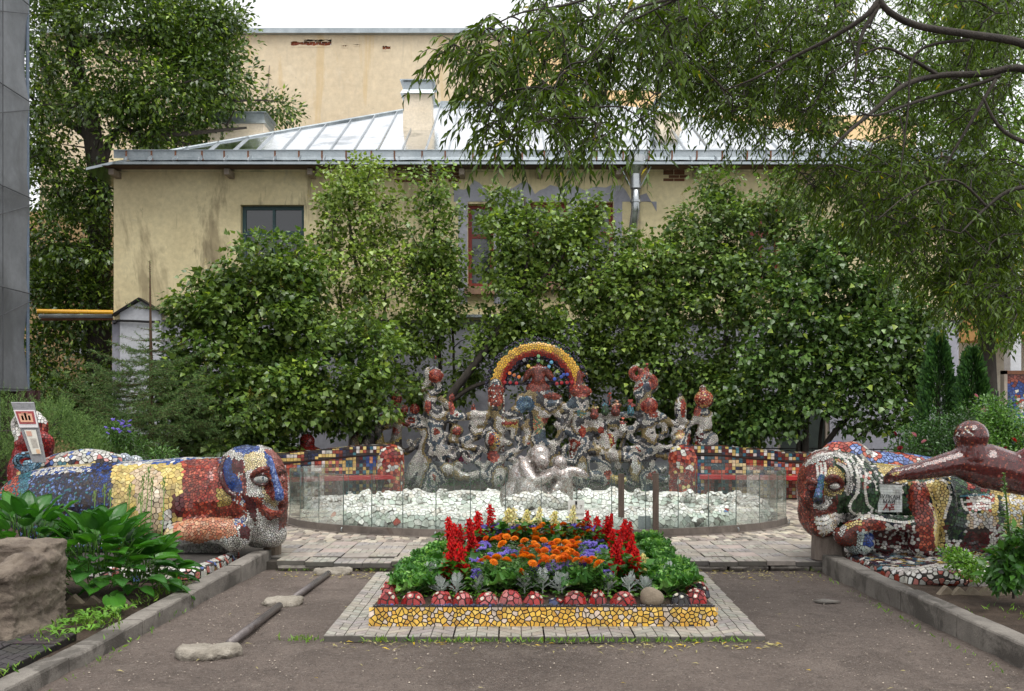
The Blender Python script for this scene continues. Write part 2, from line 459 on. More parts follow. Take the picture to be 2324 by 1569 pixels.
# kerbs
def kerb(name, label, joints, xf, ztop, side):
    r = thing(name, label, 'kerb', (xf(joints[0]), joints[0], 0))
    for a, b in zip(joints, joints[1:]):
        g = .007; y0, y1 = a+g, b-g; dz = random.uniform(-.008, .008); dx = random.uniform(-.008, .008)
        m = MB(); w = .155*side; ch = .018
        n = 9; vs = []; fs = []
        prof = lambda zt: [(0, -.06), (0, zt-ch), (ch*side*.4, zt-ch*.3), (ch*side, zt), (w-ch*side*.5, zt), (w, zt-ch), (w, -.06)]
        for i in range(n):
            y = lerp(y0, y1, i/(n-1)); e = .006 if i in (0, n-1) else 0
            for k, (px, pz) in enumerate(prof(ztop(y)+dz)):
                q = noise.noise(Vector((y*6, k*3.1, side)))*.005
                vs.append((xf(y)+dx+px+q-(e*side*-1 if k < 3 else 0), y, pz+q-e*(k in (2,3,4))))
        for i in range(n-1):
            for k in range(6):
                fs.append((i*7+k, i*7+k+1, (i+1)*7+k+1, (i+1)*7+k))
        fs.append(tuple(range(7))); fs.append(tuple((n-1)*7+k for k in range(6,-1,-1)))
        m.add(vs, fs).build('kerb_stone', M_CONC, r)
    return r
kerb('kerb', 'grey concrete kerb left of the path beside the hostas', [2.9, 3.9, 4.92, 5.95, 6.98, 8.02, 9.12, 10.05],
     lambda y: -2.8+(y-6.2)*.055, lambda y: lerp(.1, .19, max(0, min(1, (y-6.2)/3.6))), -1)
kerb('kerb', 'grey concrete kerb right of the path below the dug soil', [2.7, 3.9, 4.95, 5.93, 6.9, 7.85, 8.8, 9.72],
     lambda y: 3.31-(y-6.05)*.025, lambda y: lerp(.15, .19, max(0, min(1, (y-6.05)/3.6))), 1)

# grooved slabs
def clip(poly, nx, ny, lim):
    new = []
    for a in range(len(poly)):
        p0, p1 = poly[a], poly[(a+1) % len(poly)]
        d0, d1 = p0[0]*nx+p0[1]*ny-lim, p1[0]*nx+p1[1]*ny-lim
        if d0 <= 0: new.append(p0)
        if (d0 < 0) != (d1 < 0):
            f = d0/(d0-d1); new.append((p0[0]+(p1[0]-p0[0])*f, p0[1]+(p1[1]-p0[1])*f))
    return new
def slab_mesh(name, c, t=.3, th=.045, var=.12, g=.008, relief=.006):
    m = MB(); h = t/2-.004
    m.box((-h,-h,-th), (h,h,-relief), tuple(x*.3 for x in c))
    for sx in (-1, 1):
        for k in range(-3, 4):
            P = [(0,-h),(h,-h),(h,h),(0,h)]
            nx, ny = -.58, .81          # slanted bands on each half, meeting as chevrons
            P = clip(P, nx, ny, (k+1)*.075-g/2); P = clip(P, -nx, -ny, -(k*.075)-g/2) if P else P
            P = clip(P, -1, 0, -g/2) if P else P
            parts = [P]
            if k % 2 == 0 and P: # cross cut
                parts = [clip(P, 1, 0, .07-g/2), clip(P, -1, 0, -.07-g/2)]
            for Q in parts:
                if len(Q) < 3: continue
                Q = [(x*sx, y) for x, y in Q]
                if sx < 0: Q = Q[::-1]
                m.prism([(x, y, -relief) for x, y in Q], (0,0,relief), jit(c, var))
    return m.mesh(name)
C_SL = s(158,150,142)
SLABS = [slab_mesh('slab', jit(s(165,158,150), .1), th=.05) for _ in range(4)]
SLABS_D = [slab_mesh('slab', jit(s(66,62,62), .2), th=.05, relief=.007, g=.007) for _ in range(3)]
PLAIN = []
for _ in range(5):
    PLAIN.append(MB().cbox((-.147,-.147,-.05), (.147,.147,0), .006, jit(s(160,150,140), .15)).mesh('slab'))
def put(me, mat, parent, loc, rz=0, tilt=.006, name='paving_slab', sc=1):
    o = link(name, me, mat, parent, local=True)
    o.location = Vector(loc)-parent.location; o.rotation_euler = (random.uniform(-tilt, tilt), random.uniform(-tilt, tilt), rz)
    o.scale = (sc, sc, 1); return o

# raised court: slab strip along the step, then small two-tone pavers round the fountain
FC = (.36, 13.45); FA, FB = 3.55, 1.93            # fountain centre and half axes of its glass fence
court = thing('court_paving', 'pale slabs and small pavers raised one step above the path', None, (0, 9.75, 0)); court['kind'] = 'structure'
MB().box((-8, 9.86, -.02), (9, 17.5, .082)).build('bedding', M_JOINT, court)
for j in range(5):
    for i in range(24):
        x = -2.62+i*.302+(.02 if j else 0)
        if j < 1 and not (-2.5 < x < 3.35): continue
        y = 9.9+j*.3; me = SLABS[(i*7+j*3) % 4] if (j == 0 and i % 3) or (i+j) % 2 else PLAIN[(i*3+j*5) % 5]
        if j == 0 and 0 < i < 6: y -= random.uniform(-.03, .04)
        put(me, M_SLAB, court, (x, y, .105+random.uniform(-.006, .006)-(.012 if j == 0 and i in (3,4) else 0)), random.choice((0, math.pi))+random.uniform(-.012, .012), .012)
# broken stone under the slab edge
for i in range(14):
    x = -2.45+i*.43; m = MB(); n = 12
    vs = []
    for k in range(n):
        t_ = k/(n-1); xx = x+t_*.4
        for zz, dy in ((-.02, .02), (.03, -.015), (.058, .0)):
            vs.append((xx, 9.77+dy+noise.noise(Vector((xx*9, zz*40, 3)))*.028, zz))
    fs = []
    for k in range(n-1):
        for q in range(2): fs.append((k*3+q, (k+1)*3+q, (k+1)*3+q+1, k*3+q+1))
    m.add(vs, fs)
    m.box((x, 9.79, -.02), (x+.4, 9.87, .054))
    m.build('step_stone', M_CONC, court)
pav = []
cols_p = [s(186,176,160), s(150,140,130), s(172,160,144), s(120,112,104), s(140,128,120)]
for j in range(30):
    for i in range(-50, 60):
        x = i*.105+(.03 if j % 2 else 0)+.02*math.sin(j*1.3); y = 11.28+j*.205+(.1 if i % 2 else 0)
        ex = ((x-FC[0])/(FA-.1))**2+((y-FC[1])/(FB-.1))**2
        if ex < 1 or y > 17.3 or x < -5.6 or x > 6.6 or y < 11.25: continue
        pav.append((x, y))
pav.sort(key=lambda p: p[1]+.12*abs(p[0]))
PV = [MB().cbox((-.05,-.099,-.05), (.05,.099,0), .006, jit(c, .08)).mesh('paver') for c in cols_p for _ in range(2)]
rest = MB()
for k, (x, y) in enumerate(pav):
    z = .103+random.uniform(-.003, .003)
    if k < 300: put(random.choice(PV), M_SLAB, court, (x, y, z), random.uniform(-.02, .02), .01, 'paver')
    else: rest.cbox((x-.05, y-.099, .05), (x+.05, y+.099, z), .006, jit(random.choice(cols_p), .1))
rest.build('small_pavers', M_SLAB, court, kind='stuff')
# slab border round the flower bed
border = thing('bed_paving', 'grooved grey slabs bordering the flower bed', None, (.23, 6.75, 0)); border['kind'] = 'structure'
BX0, BX1, BY0, BY1 = -1.365, 1.83, 6.74, 9.44
def skew(x, y): return x+(y-BY0)*lerp(-.005, .045, (x-BX0)/(BX1-BX0))
for k in range(9):
    y = BY0+.15+k*.3
    for x in (BX0+.15, BX1-.15):
        put(SLABS[k % 4], M_SLAB, border, (skew(x, y), y, .045), (0 if x < 0 else math.pi)+random.uniform(-.02, .02), .008)
for i in range(8):
    x = lerp(BX0+.45, BX1-.45, i/7)
    me = SLABS[i % 4]; o = put(me, M_SLAB, border, (x, BY0+.155, .04), random.choice((0, math.pi)), .006, sc=1.08)
for i in range(8):
    x = lerp(BX0+.45, BX1-.45, i/7); put(PLAIN[i % 5], M_SLAB, border, (skew(x, 9.28), 9.28, .04), 0, .01)
MB().box((BX0+.28, BY0+.25, -.02), (BX1-.22, 9.2, .03)).build('bedding', M_JOINT, border)
# dark wet slabs by the log bench and at the right
for (lab, x0, nx, y0, ny, z) in (('dark grooved slabs beside the carved bench', -5.0, 7, 3.4, 11, .105), ('dark slabs behind the right kerb', 3.66, 8, 4.0, 8, .17)):
    pv = thing('side_paving', lab, None, (x0, y0, 0)); pv['kind'] = 'structure'
    for i in range(nx):
        for j in range(ny):
            x, y = x0+i*.3, y0+j*.3
            if x0 < 0 and x > -2.98+(y-6.2)*.055-.12: continue
            put(SLABS_D[(i+j) % 3], M_SLAB, pv, (x, y, z+random.uniform(-.004, .006)), random.choice((0, math.pi/2, math.pi)), .012)

# ================================================================== the yellow house
M_YEL = surf_mat('yellow_plaster', s(212,197,155), s(226,212,170), .9, .88, .25, 25, spots=[(s(120,105,80), .8, .55, .6, (1,1,.35)), (s(150,146,138), .55, .6, .75), (s(92,80,62), 2.2, .58, .5, (1,1,.2)), (s(70,60,48), 5, .66, .5, (1,1,.3)), (s(120,84,64), .9, .7, .8), (s(224,206,160), 1.7, .62, .4)], bdist=.01)
M_GREYP = surf_mat('grey_plaster', s(148,148,158), s(172,172,182), 1.1, .88, .2, 25, spots=[(s(110,108,114), .9, .58, .5), (s(190,190,196), 2.6, .62, .4)], bdist=.01)
M_WHITE = surf_mat('pale_plaster', s(190,192,198), s(208,210,214), 1.3, .85, .15, 25)
M_CREAM = surf_mat('cream_plaster', s(204,186,156), s(212,196,168), .35, .9, .2, 12, spots=[(s(196,168,120), .5, .55, .5, (2.5,1,.15)), (s(188,174,150), 1.4, .58, .5, (1.6,1,.3)), (s(150,140,126), 1.9, .66, .9), (s(140,110,84), 3, .68, .7, (3,1,.3)), (s(222,208,184), .9, .58, .5)], bdist=.02)
M_PEACH = surf_mat('peach_plaster', s(236,200,150), s(242,208,160), .4, .9, .15, 12)
M_OCHRE = surf_mat('ochre_plaster', s(176,146,104), s(196,164,120), .6, .9, .2, 20, spots=[(s(110,95,75), 1, .6, .4)])
M_BRICK = attr_mat('brick', .9, .35, 9, .6, 40, .2)
M_ROOF = surf_mat('wet_roof_sheet', (.42,.45,.47), (.86,.88,.9), .9, .14, .12, 1.6, metallic=1, r_var=.06, bdist=.03, stretch=(1,.5,2.5), lo=.34, hi=.46)  # grey and near-white base colour streaks imitate the wet sheet's patchy reflection
M_SEAMR = surf_mat('seam_sheet', (.4,.43,.45), (.55,.58,.6), 3, .35, .1, 10, metallic=.9)
M_REDW = surf_mat('red_painted_wood', s(112,40,36), s(134,52,44), 4, .6, .2, 60)
M_TEAL = surf_mat('teal_painted_wood', s(40,66,70), s(54,82,84), 4, .6, .2, 60)
M_WOOD = surf_mat('grey_wood', s(140,128,116), s(172,160,146), 6, .85, .3, 60, stretch=(1,1,.3))
M_SOFFIT = surf_mat('soffit_boards', s(70,50,42), s(96,72,60), 5, .9, .3, 30)
M_PIPE = surf_mat('bright_zinc', (.36,.38,.39), (.46,.48,.49), 4, .3, .05, 10, metallic=.9)
M_CHIM = surf_mat('chimney_plaster', s(214,200,176), s(230,216,194), 2, .9, .4, 20, spots=[(s(150,134,112), 2.2, .63, .6)], bdist=.015)
def glass_pane_mat():
    m, n, l, b = new_mat('window_glass'); b.inputs['Base Color'].default_value = (.02,.024,.028,1)
    b.inputs['Roughness'].default_value = .06; b.inputs['Specular IOR Level'].default_value = .8; return m
M_WIN = glass_pane_mat()
def wall_holes(mb, x0, x1, z0, z1, Y, th, holes):
    xs = sorted({x0, x1, *[h[0] for h in holes], *[h[1] for h in holes]}); zs = sorted({z0, z1, *[h[2] for h in holes], *[h[3] for h in holes]})
    for a, b in zip(xs, xs[1:]):
        for c, d in zip(zs, zs[1:]):
            if a < x0 or b > x1 or c < z0 or d > z1: continue
            cx, cz = (a+b)/2, (c+d)/2
            if any(h[0] < cx < h[1] and h[2] < cz < h[3] for h in holes): continue
            mb.add([(a,Y,c),(b,Y,c),(b,Y,d),(a,Y,d)], [(0,1,2,3)])
    for h in holes:  # reveals
        a, b, c, d = h
        if c < z0 or d > z1: continue
        mb.add([(a,Y,c),(b,Y,c),(b,Y,d),(a,Y,d),(a,Y+th,c),(b,Y+th,c),(b,Y+th,d),(a,Y+th,d)], [(0,4,5,1),(1,5,6,2),(2,6,7,3),(3,7,4,0)])
HY = 22.5
def hx(dx, Y=HY): return (dx-CX)/F*Y
def hz(dy, Y=HY): return EYE-(dy-HZ)/F*Y
house = thing('yellow_house', 'yellow plastered two storey house with a wet metal hip roof behind the lilacs', 'house', (0, HY, 0))
XL, XR = hx(258), hx(2172); ZP = hz(712); ZE = 7.62
wins = [(hx(546), hx(690), hz(628), hz(465), 'teal'), (hx(1062), hx(1120), hz(650), hz(463), 'red'),
        (hx(1203), hx(1288), hz(640), hz(459), 'red'), (hx(1335), hx(1392), hz(640), hz(459), 'red'), (hx(1690), hx(1770), hz(640), hz(459), 'red')]
m = MB(); wall_holes(m, XL, XR, ZP, ZE+.25, HY, .28, [w[:4] for w in wins])
m.add([(XL,HY,ZP),(XL,HY,ZE+.25),(XL-.6,32,ZE+.25),(XL-.6,32,ZP)], [(0,1,2,3)])
m.add([(XR,HY,ZP),(XR,32,ZP),(XR,32,ZE+.25),(XR,HY,ZE+.25)], [(0,1,2,3)])
m.build('wall', M_YEL, house)
door = (hx(1764), hx(1882), .02, hz(880))
grs = [(hx(1144), hx(1166), hz(1022), hz(958)), (hx(642), hx(676), hz(1017), hz(950))]
m = MB(); wall_holes(m, XL-.02, XR+.02, -.05, ZP, HY-.04, .3, [door]+grs)
m.add([(XL-.02,HY-.04,-.05),(XL-.02,HY-.04,ZP),(XL-.6,32,ZP),(XL-.6,32,-.05)], [(0,1,2,3)])
m.add([(XR+.02,HY-.04,-.05),(XR+.02,32,-.05),(XR+.02,32,ZP),(XR+.02,HY-.04,ZP)], [(0,1,2,3)])
m.add([(XL-.02,HY-.04,ZP),(XR+.02,HY-.04,ZP),(XR+.02,HY+.02,ZP),(XL-.02,HY+.02,ZP)], [(0,1,2,3)])
m.build('plinth', M_GREYP, house)
MB().box((XL-.03, HY-.12, ZP-.16), (XR, HY-.045, ZP+.02)).build('string_course', M_YEL, house)
MB().box((hx(1030), HY-.2, hz(722)), (hx(1185), HY-.06, hz(716))).build('ledge_flashing', M_STEEL, house)
# grey plaster patch round the red windows
m = MB()
top_ = [(lerp(hx(1030), hx(1490), i/40), HY-.012, hz(425)+.35*noise.noise(Vector((i*.33, 2, 0)))+.12*noise.noise(Vector((i*1.1, 5, 0)))-(.5*max(0, (i-33)/7) if i > 33 else 0)) for i in range(41)]
for p, q in zip(top_, top_[1:]): m.prism([(p[0], p[1], hz(458)), (q[0], q[1], hz(458)), q, p], (0, .016, 0))
for a, b in ((1040, 1061), (1121, 1202), (1289, 1334), (1393, 1412)):
    m.box((hx(a), HY-.012, hz(690)), (hx(b), HY+.005, hz(458)))
m.build('window_surround', M_GREYP, house)
for bx0, bz0, nb, nr in ((hx(895), hz(414), 6, 4), (hx(1505), hz(412), 2, 3)):
    for r_ in range(nr):
        for c_ in range(nb):
            if random.random() < .22: continue
            x = bx0+c_*.26+(.13 if r_ % 2 else 0); z = bz0+r_*.078
            MB().box((x+.005, HY-.01, z+.004), (x+.252, HY+.02, z+.07), jit(s(112,78,60), .25)).build('brick', M_BRICK, house)
M_CURT = surf_mat('net_curtain', (.24,.25,.27), (.36,.37,.39), 3, .9, .2, 20, stretch=(14,1,.3))
for w in wins:
    a, b, c, d, k = w; mt = M_TEAL if k == 'teal' else M_REDW; Y = HY+.16; t = .09
    win = bpy.data.objects.new('window', None); COL.objects.link(win); win.location = (a, Y, c); adopt(win, house)
    fr = MB()
    fr.box((a,Y,c),(b,Y+.07,c+t)); fr.box((a,Y,d-t),(b,Y+.07,d)); fr.box((a,Y+.001,c+t),(a+t,Y+.069,d-t)); fr.box((b-t,Y+.001,c+t),(b,Y+.069,d-t))
    tz = lerp(c, d, .62); fr.box((a+t,Y+.004,tz-.05),(b-t,Y+.066,tz+.05))
    if b-a > .75: fr.box(((a+b)/2-.045,Y+.006,c+t),((a+b)/2+.045,Y+.064,tz-.05)); fr.box(((a+b)/2-.035,Y+.006,tz+.05),((a+b)/2+.035,Y+.064,d-t))
    fr.build('frame', mt, win)
    xs = [a+t, (a+b)/2, b-t] if b-a > .75 else [a+t, b-t]
    for x0, x1 in zip(xs, xs[1:]):
        for z0, z1 in ((c+t, tz-.05), (tz+.05, d-t)):
            MB().box((x0,Y+.03,z0),(x1,Y+.036,z1)).build('pane', M_WIN, win)
    sl = MB().box((a-.08, HY-.14, c-.2), (b+.08, HY+.16, c-.02)); sl.build('sill', surf_mat('sill_stone', s(150,118,98), s(168,136,112), 6, .8, .4, 40) if k == 'red' else M_STEEL, win)
win_doors = MB().box((door[0]+.08, HY+.1, .1), (door[1]-.08, HY+.16, door[3]-.08))
dr = win_doors.build('door', surf_mat('dark_green_door', s(34,44,40), s(48,58,52), 5, .6, .2, 40), house)
MB().box((door[0], HY+.02, .05), (door[0]+.08, HY+.2, door[3])).box((door[1]-.08, HY+.02, .05), (door[1], HY+.2, door[3])).box((door[0]+.08, HY+.03, door[3]-.08), (door[1]-.08, HY+.19, door[3])).build('door_frame', M_WOOD, dr)
for a, b, c, d in grs:
    g = MB().box((a, HY+.02, c), (b, HY+.03, d)).build('vent_grille', M_WOOD, house)
    n = 16
    for i in range(n):
        z = lerp(c, d, (i+.2)/n); MB().add([(a,HY-.05,z),(b,HY-.05,z),(b,HY+.02,z+(d-c)/n*.8),(a,HY+.02,z+(d-c)/n*.8)], [(0,1,2,3)]).build('slat', M_WHITE, g)
# gabled white panel on the left corner
a, b = hx(279), hx(372); zt, zs_ = hz(686), hz(712)
m = MB().prism([(a, HY-.06, .1), (b, HY-.06, .1), (b, HY-.06, zs_), ((a+b)/2, HY-.06, zt), (a, HY-.06, zs_)], (0, -.12, 0))
pn = m.build('gabled_panel', M_WHITE, house)
for (x0, z0), (x1, z1) in (((a-.14, zs_-.09), ((a+b)/2, zt+.03)), ((b+.14, zs_-.09), ((a+b)/2, zt+.03))):
    MB().prism([(x0, HY-.3, z0), (x1, HY-.3, z1), (x1, HY-.3, z1+.05), (x0, HY-.3, z0+.05)], (0, .26, 0)).build('gable_flashing', M_DARK, pn)
MB().tube([(hx(262), HY-.1, hz(735)), (hx(268), HY-.13, hz(733)), (hx(277), HY-.24, hz(730)), (hx(310), HY-.24, hz(731)), (hx(350), HY-.24, hz(733)), (hx(372), HY-.24, hz(732))], .03, 6).build('cable', M_DARK, house)
# ---- roof
EY, RY_ = 21.75, 27.5
EZ = hz(367, EY); RZ = hz(240, RY_)
def rz_at(y): return lerp(EZ, RZ, (y-EY)/(RY_-EY))
A_ = Vector((hx(255, EY), EY, EZ)); B_ = Vector((hx(195, 22.28), 22.28, EZ)); RIDGE0 = Vector((hx(1000, RY_), RY_, RZ)); XRE = XR+.55; RIDGE1 = Vector((XR-7.5, RY_, RZ))
roof = MB().add([A_, (XRE, EY, EZ), RIDGE1, RIDGE0, (XRE, 33, EZ), (-10.9, 33, EZ), B_],
                [(0,1,2,3), (1,4,2), (4,5,3,2), (5,6,0,3)])
roof = roof.add([Vector(v)+Vector((0,0,-.05)) for v in (A_, (XRE,EY,EZ), (XRE,33,EZ), (-10.9,33,EZ), B_)], [(4,3,2,1,0)]).build('roof', M_ROOF, house)
m = MB(); 
for p, q in ((A_, Vector((XRE,EY,EZ))), (B_, A_)):
    m.prism([p, q, q+Vector((0,0,-.06)), p+Vector((0,0,-.06))], (0, .02, 0))
m.build('eave_edge', M_STEEL, roof)
xs = A_.x+.25; k = 0
while xs < XRE-.1:
    x1 = xs+.58+random.uniform(-.03, .03)
    # sheet runs from behind the gutter up to ridge or hip
    def top(x):
        if x < RIDGE0.x: return lerp(EY, RY_, max(0, (x-A_.x)/(RIDGE0.x-A_.x)))
        if x > RIDGE1.x: return lerp(EY, RY_, max(0, (XRE-x)/(XRE-RIDGE1.x)))
        return RY_
    xr = min(x1, XRE-.02)
    y0 = EY+.05; y1a, y1b = top(xs), top(xr)
    if y1a > y0+.1 or y1b > y0+.1:
        y1a, y1b = max(y1a, y0+.05), max(y1b, y0+.05); sh = MB(); n = 6; vs = []
        for i in range(n+1):
            ya, yb = lerp(y0, y1a, i/n), lerp(y0, y1b, i/n)
            for x, y in ((xs+.02, ya), ((xs+xr)/2, (ya+yb)/2), (xr-.02, yb)):
                vs.append((x, y, rz_at(y)+.02+(.012 if x == (xs+xr)/2 else 0)*noise.noise(Vector((x*3, y*2, 0)))))
        sh.add(vs, [(i*3+j, i*3+j+1, i*3+j+4, i*3+j+3) for i in range(n) for j in range(2)])
        so = sh.build('roof_sheet', M_ROOF, house, smooth=True)
        MB().add([(xs-.018, y0, rz_at(y0)+.015), (xs+.018, y0, rz_at(y0)+.015), (xs+.012, y0, rz_at(y0)+.07), (xs-.012, y0, rz_at(y0)+.07),
                  (xs-.018, y1a, rz_at(y1a)+.015), (xs+.018, y1a, rz_at(y1a)+.015), (xs+.012, y1a, rz_at(y1a)+.07), (xs-.012, y1a, rz_at(y1a)+.07)],
                 [(0,1,2,3), (0,4,5,1), (1,5,6,2), (2,6,7,3), (3,7,4,0)]).build('standing_seam', M_SEAMR, so)
    xs = x1
# upright sheet along the ridge and the hip flashing, the box gutter with rusty clips
MB().box((RIDGE0.x, RY_-.05, RZ-.3), (RIDGE1.x, RY_+.1, RZ+.12)).build('ridge_flashing', M_STEEL, roof)
MB().tube([A_.lerp(RIDGE0, .06)+Vector((0,0,.0)), RIDGE0+Vector((0,0,.05))], .05, 6).build('hip_flashing', M_STEEL, roof)
GY = 22.05; gz = rz_at(GY)
M_RUST = surf_mat('rusty_clip', s(96,62,44), s(124,80,54), 8, .8, .3, 40)
x0, x1 = hx(258, GY), XRE-.1
gt = MB().box((x0, GY, gz), (x1, GY+.02, gz+.17)).box((x0-.0, GY-.03, gz+.171), (x1, GY+.03, gz+.19)).build('box_gutter', M_STEEL, house)
x = x0+.3
while x < x1:
    MB().box((x-.018, GY-.02, gz+.005), (x+.018, GY-.001, gz+.168)).build('gutter_clip', M_RUST, gt); x += .58+random.uniform(-.06, .08)
for dx in (270, 527, 712, 880, 1050, 1225, 1400, 1577, 1765, 1940, 2110):
    MB().box((hx(dx)-.06, EY+.3, EZ-.22), (hx(dx)+.06, HY, EZ-.08)).build('eave_bracket', M_WOOD, house)
MB().add([(XL, EY+.06, EZ-.07), (XRE-.05, EY+.06, EZ-.07), (XRE-.05, HY, EZ-.04), (XL, HY, EZ-.04)], [(3,2,1,0)]).build('soffit', M_SOFFIT, house)
# downpipe with hopper
px = hx(1440, 22.2)
dp = MB().lathe([(.05,-.45),(.13,-.45),(.13,-.12),(.26,.14),(.26,.3),(.22,.3)], (px, 22.0, EZ-.12), 18)
dp = dp.build('downpipe', M_PIPE, house, smooth=False)
MB().tube([(px, 22.0, EZ-.4), (px, 22.0, EZ-1.1), (px-.03, 22.2, EZ-1.45), (px-.03, 22.28, EZ-1.7), (px-.03, 22.28, .3)], .105, 14).build('pipe_run', M_PIPE, dp, smooth=True)
for z in (EZ-.55, EZ-.9):
    MB().lathe([(.12,0),(.13,0),(.13,.05),(.12,.05)], (px, 22.0, z), 16).build('pipe_collar', M_PIPE, dp)
for sx in (-1, 1):
    MB().tube([(px+sx*.13, 22.0, EZ-.5), (px+sx*.38, 21.95, EZ-.02)], .012, 5).build('strap', M_STEEL, dp)
# chimneys
def chimney(dx0, dx1, Y, dtop, dbot, label, cap=.22, depth=.8):
    a, b = hx(dx0, Y), hx(dx1, Y); zt, zb = hz(dtop, Y), hz(dbot, Y)
    c = MB().box((a, Y, zb-.4), (b, Y+depth, zt)).box((a-.025, Y-.025, zb-.3), (b+.025, Y+depth+.025, lerp(zb, zt, .5))).build('chimney', M_CHIM, house)
    cc = MB(); cc.add([(a-.09,Y-.09,zt-.02),(b+.09,Y-.09,zt-.02),(b+.09,Y+depth+.09,zt-.02),(a-.09,Y+depth+.09,zt-.02),(a-.03,Y-.02,zt+.1),(b+.03,Y-.02,zt+.1),(b+.03,Y+depth,zt+.1),(a-.03,Y+depth,zt+.1)],
       [(0,1,5,4),(1,2,6,5),(2,3,7,6),(3,0,4,7),(3,2,1,0)])
    cc.box((a-.02,Y-.01,zt+.1),(b+.02,Y+depth,zt+.1+cap)).box((a-.1,Y-.08,zt+.101+cap),(b+.1,Y+depth+.08,zt+.13+cap))
    cc.build('chimney_cap', M_STEEL, c); return c
chimney(917, 978, 24.6, 212, 292, '')
chimney(474, 598, 27.6, 280, 322, '', .2, 1.2)
chimney(1495, 1545, 24.6, 255, 330, '')
chimney(1186, 1288, 29, 222, 260, '', .2, 1)

# ================================================================== houses beyond
bb = thing('cream_building', 'tall cream rendered wall with exposed brick patches behind the yellow house', 'building', (0, 40, 0))
BY = 40
def bxx(d): return hx(d, BY)
def bzz(d): return hz(d, BY)
ph = [(bxx(660), bxx(752), bzz(105), bzz(93)), (bxx(690), bxx(752), bzz(93), bzz(89)), (bxx(775), bxx(790), bzz(107), bzz(102)), (bxx(868), bxx(886), bzz(114), bzz(103)), (bxx(802), bxx(817), bzz(104), bzz(100))]
m = MB(); wall_holes(m, bxx(90), bxx(1150), 0, bzz(80), BY, .12, ph)
m.add([(bxx(1150),BY,0),(bxx(1150),60,0),(bxx(1150),60,bzz(80)),(bxx(1150),BY,bzz(80))], [(0,1,2,3)])
m.add([(bxx(90),60,0),(bxx(90),BY,0),(bxx(90),BY,bzz(80)),(bxx(90),60,bzz(80))], [(0,1,2,3)])
m.build('wall', M_CREAM, bb)
for (a, b, c, d) in ph:
    z = c; r_ = 0
    while z < d-.01:
        x = a-(.13 if r_ % 2 else 0)
        while x < b:
            x0, x1 = max(x, a), min(x+.25, b)
            if x1-x0 > .04: MB().box((x0+.006, BY+.03+random.uniform(0, .05), z+.005), (x1-.006, BY+.14, min(z+.07, d)), jit(s(150,84,58), .35)).build('brick', M_BRICK, bb)
            x += .26
        z += .076; r_ += 1
    # torn plaster lip along the patch
    mm = MB(); n = 14
    for zz, sg in ((c, 1), (d, -1)):
        P = [(lerp(a, b, i/n), BY-.012, zz+sg*max(0, .03+.06*noise.noise(Vector((a+i*.7, zz, 5))))) for i in range(n+1)]
        mm.prism([(a, BY-.012, zz-sg*.04)]+P+[(b, BY-.012, zz-sg*.04)] if sg > 0 else [(b, BY-.012, zz-sg*.04)]+P[::-1]+[(a, BY-.012, zz-sg*.04)], (0, .02, 0))
    mm.build('torn_plaster', M_CREAM, bb)
MB().box((bxx(88), BY-.25, bzz(80)), (bxx(1153), BY+.3, bzz(69))).build('parapet_flashing', M_STEEL, bb)
MB().box((bxx(1150), BY-.02, 0), (bxx(1178), BY+4, bzz(108))).build('side_wall', M_CREAM, bb)
MB().box((bxx(1148), BY-.1, bzz(108)), (bxx(1180), BY+4, bzz(103))).build('side_flashing', M_STEEL, bb)
MB().tube([(bxx(612), BY-.05, bzz(150)), (bxx(606), BY-.05, bzz(235))], .02, 5).build('wall_cable', M_WOOD, bb)
pb = thing('peach_building', 'peach gabled building with a white downpipe seen through the willow', 'building', (bxx(1400), 46, 0))
PY = 46
a, b, c = hx(1178, PY), hx(1300, PY), hx(2080, PY)
m = MB().add([(a,PY,0),(c,PY,0),(c,PY,hz(262,PY)),(hx(1500,PY),PY,hz(262,PY)),(hx(1500,PY),PY,hz(205,PY)),(b+.2,PY,hz(205,PY)),(b+.2,PY,hz(30,PY)),(a,PY,hz(122,PY))], [(0,1,2,3,4,5,6,7)])
m.build('wall', M_PEACH, pb)
MB().prism([(a-.2,PY-.3,hz(124,PY)),(b+.3,PY-.3,hz(22,PY)),(b+.3,PY-.3,hz(6,PY)),(a-.2,PY-.3,hz(108,PY))], (0,.6,0)).build('verge_flashing', M_STEEL, pb)
MB().box((b-.3,PY-.2,0),(b+.05,PY-.02,hz(60,PY))).build('white_strip', M_WHITE, pb)
MB().tube([(hx(1312,PY),PY-.3,hz(120,PY)),(hx(1312,PY),PY-.3,0)], .16, 10).build('downpipe', M_WHITE, pb)
ob = thing('ochre_building', 'ochre house with a pale framed window in the shade under the tree', 'building', (hx(160, 31), 31, 0))
OY = 31
a, b = hx(20, OY), hx(262, OY); w = (hx(172, OY), hx(236, OY), hz(795, OY), hz(712, OY))
m = MB(); wall_holes(m, a, b+2, 0, hz(600, OY), OY, .2, [w]); m.build('wall', M_OCHRE, ob)
wi = MB().box((w[0], OY+.1, w[2]), (w[0]+.12, OY+.18, w[3])).box((w[1]-.12, OY+.1, w[2]), (w[1], OY+.18, w[3])).box((w[0]+.12, OY+.1, w[3]-.1), (w[1]-.12, OY+.18, w[3])).box((w[0]-.1, OY-.15, w[2]-.12), (w[1]+.1, OY+.2, w[2])).build('window', M_WHITE, ob)
MB().box((w[0]+.12, OY+.13, w[2]), (w[1]-.12, OY+.14, w[3]-.1)).build('pane', M_WIN, wi)
MB().box((a, OY-.4, hz(600, OY)), (b+2, OY+8, hz(590, OY))).build('roof_edge', M_STEEL, ob)
MB().box((a, OY, hz(580, OY)), (b+2, OY+6, hz(480, OY))).build('upper_wall', M_OCHRE, ob)
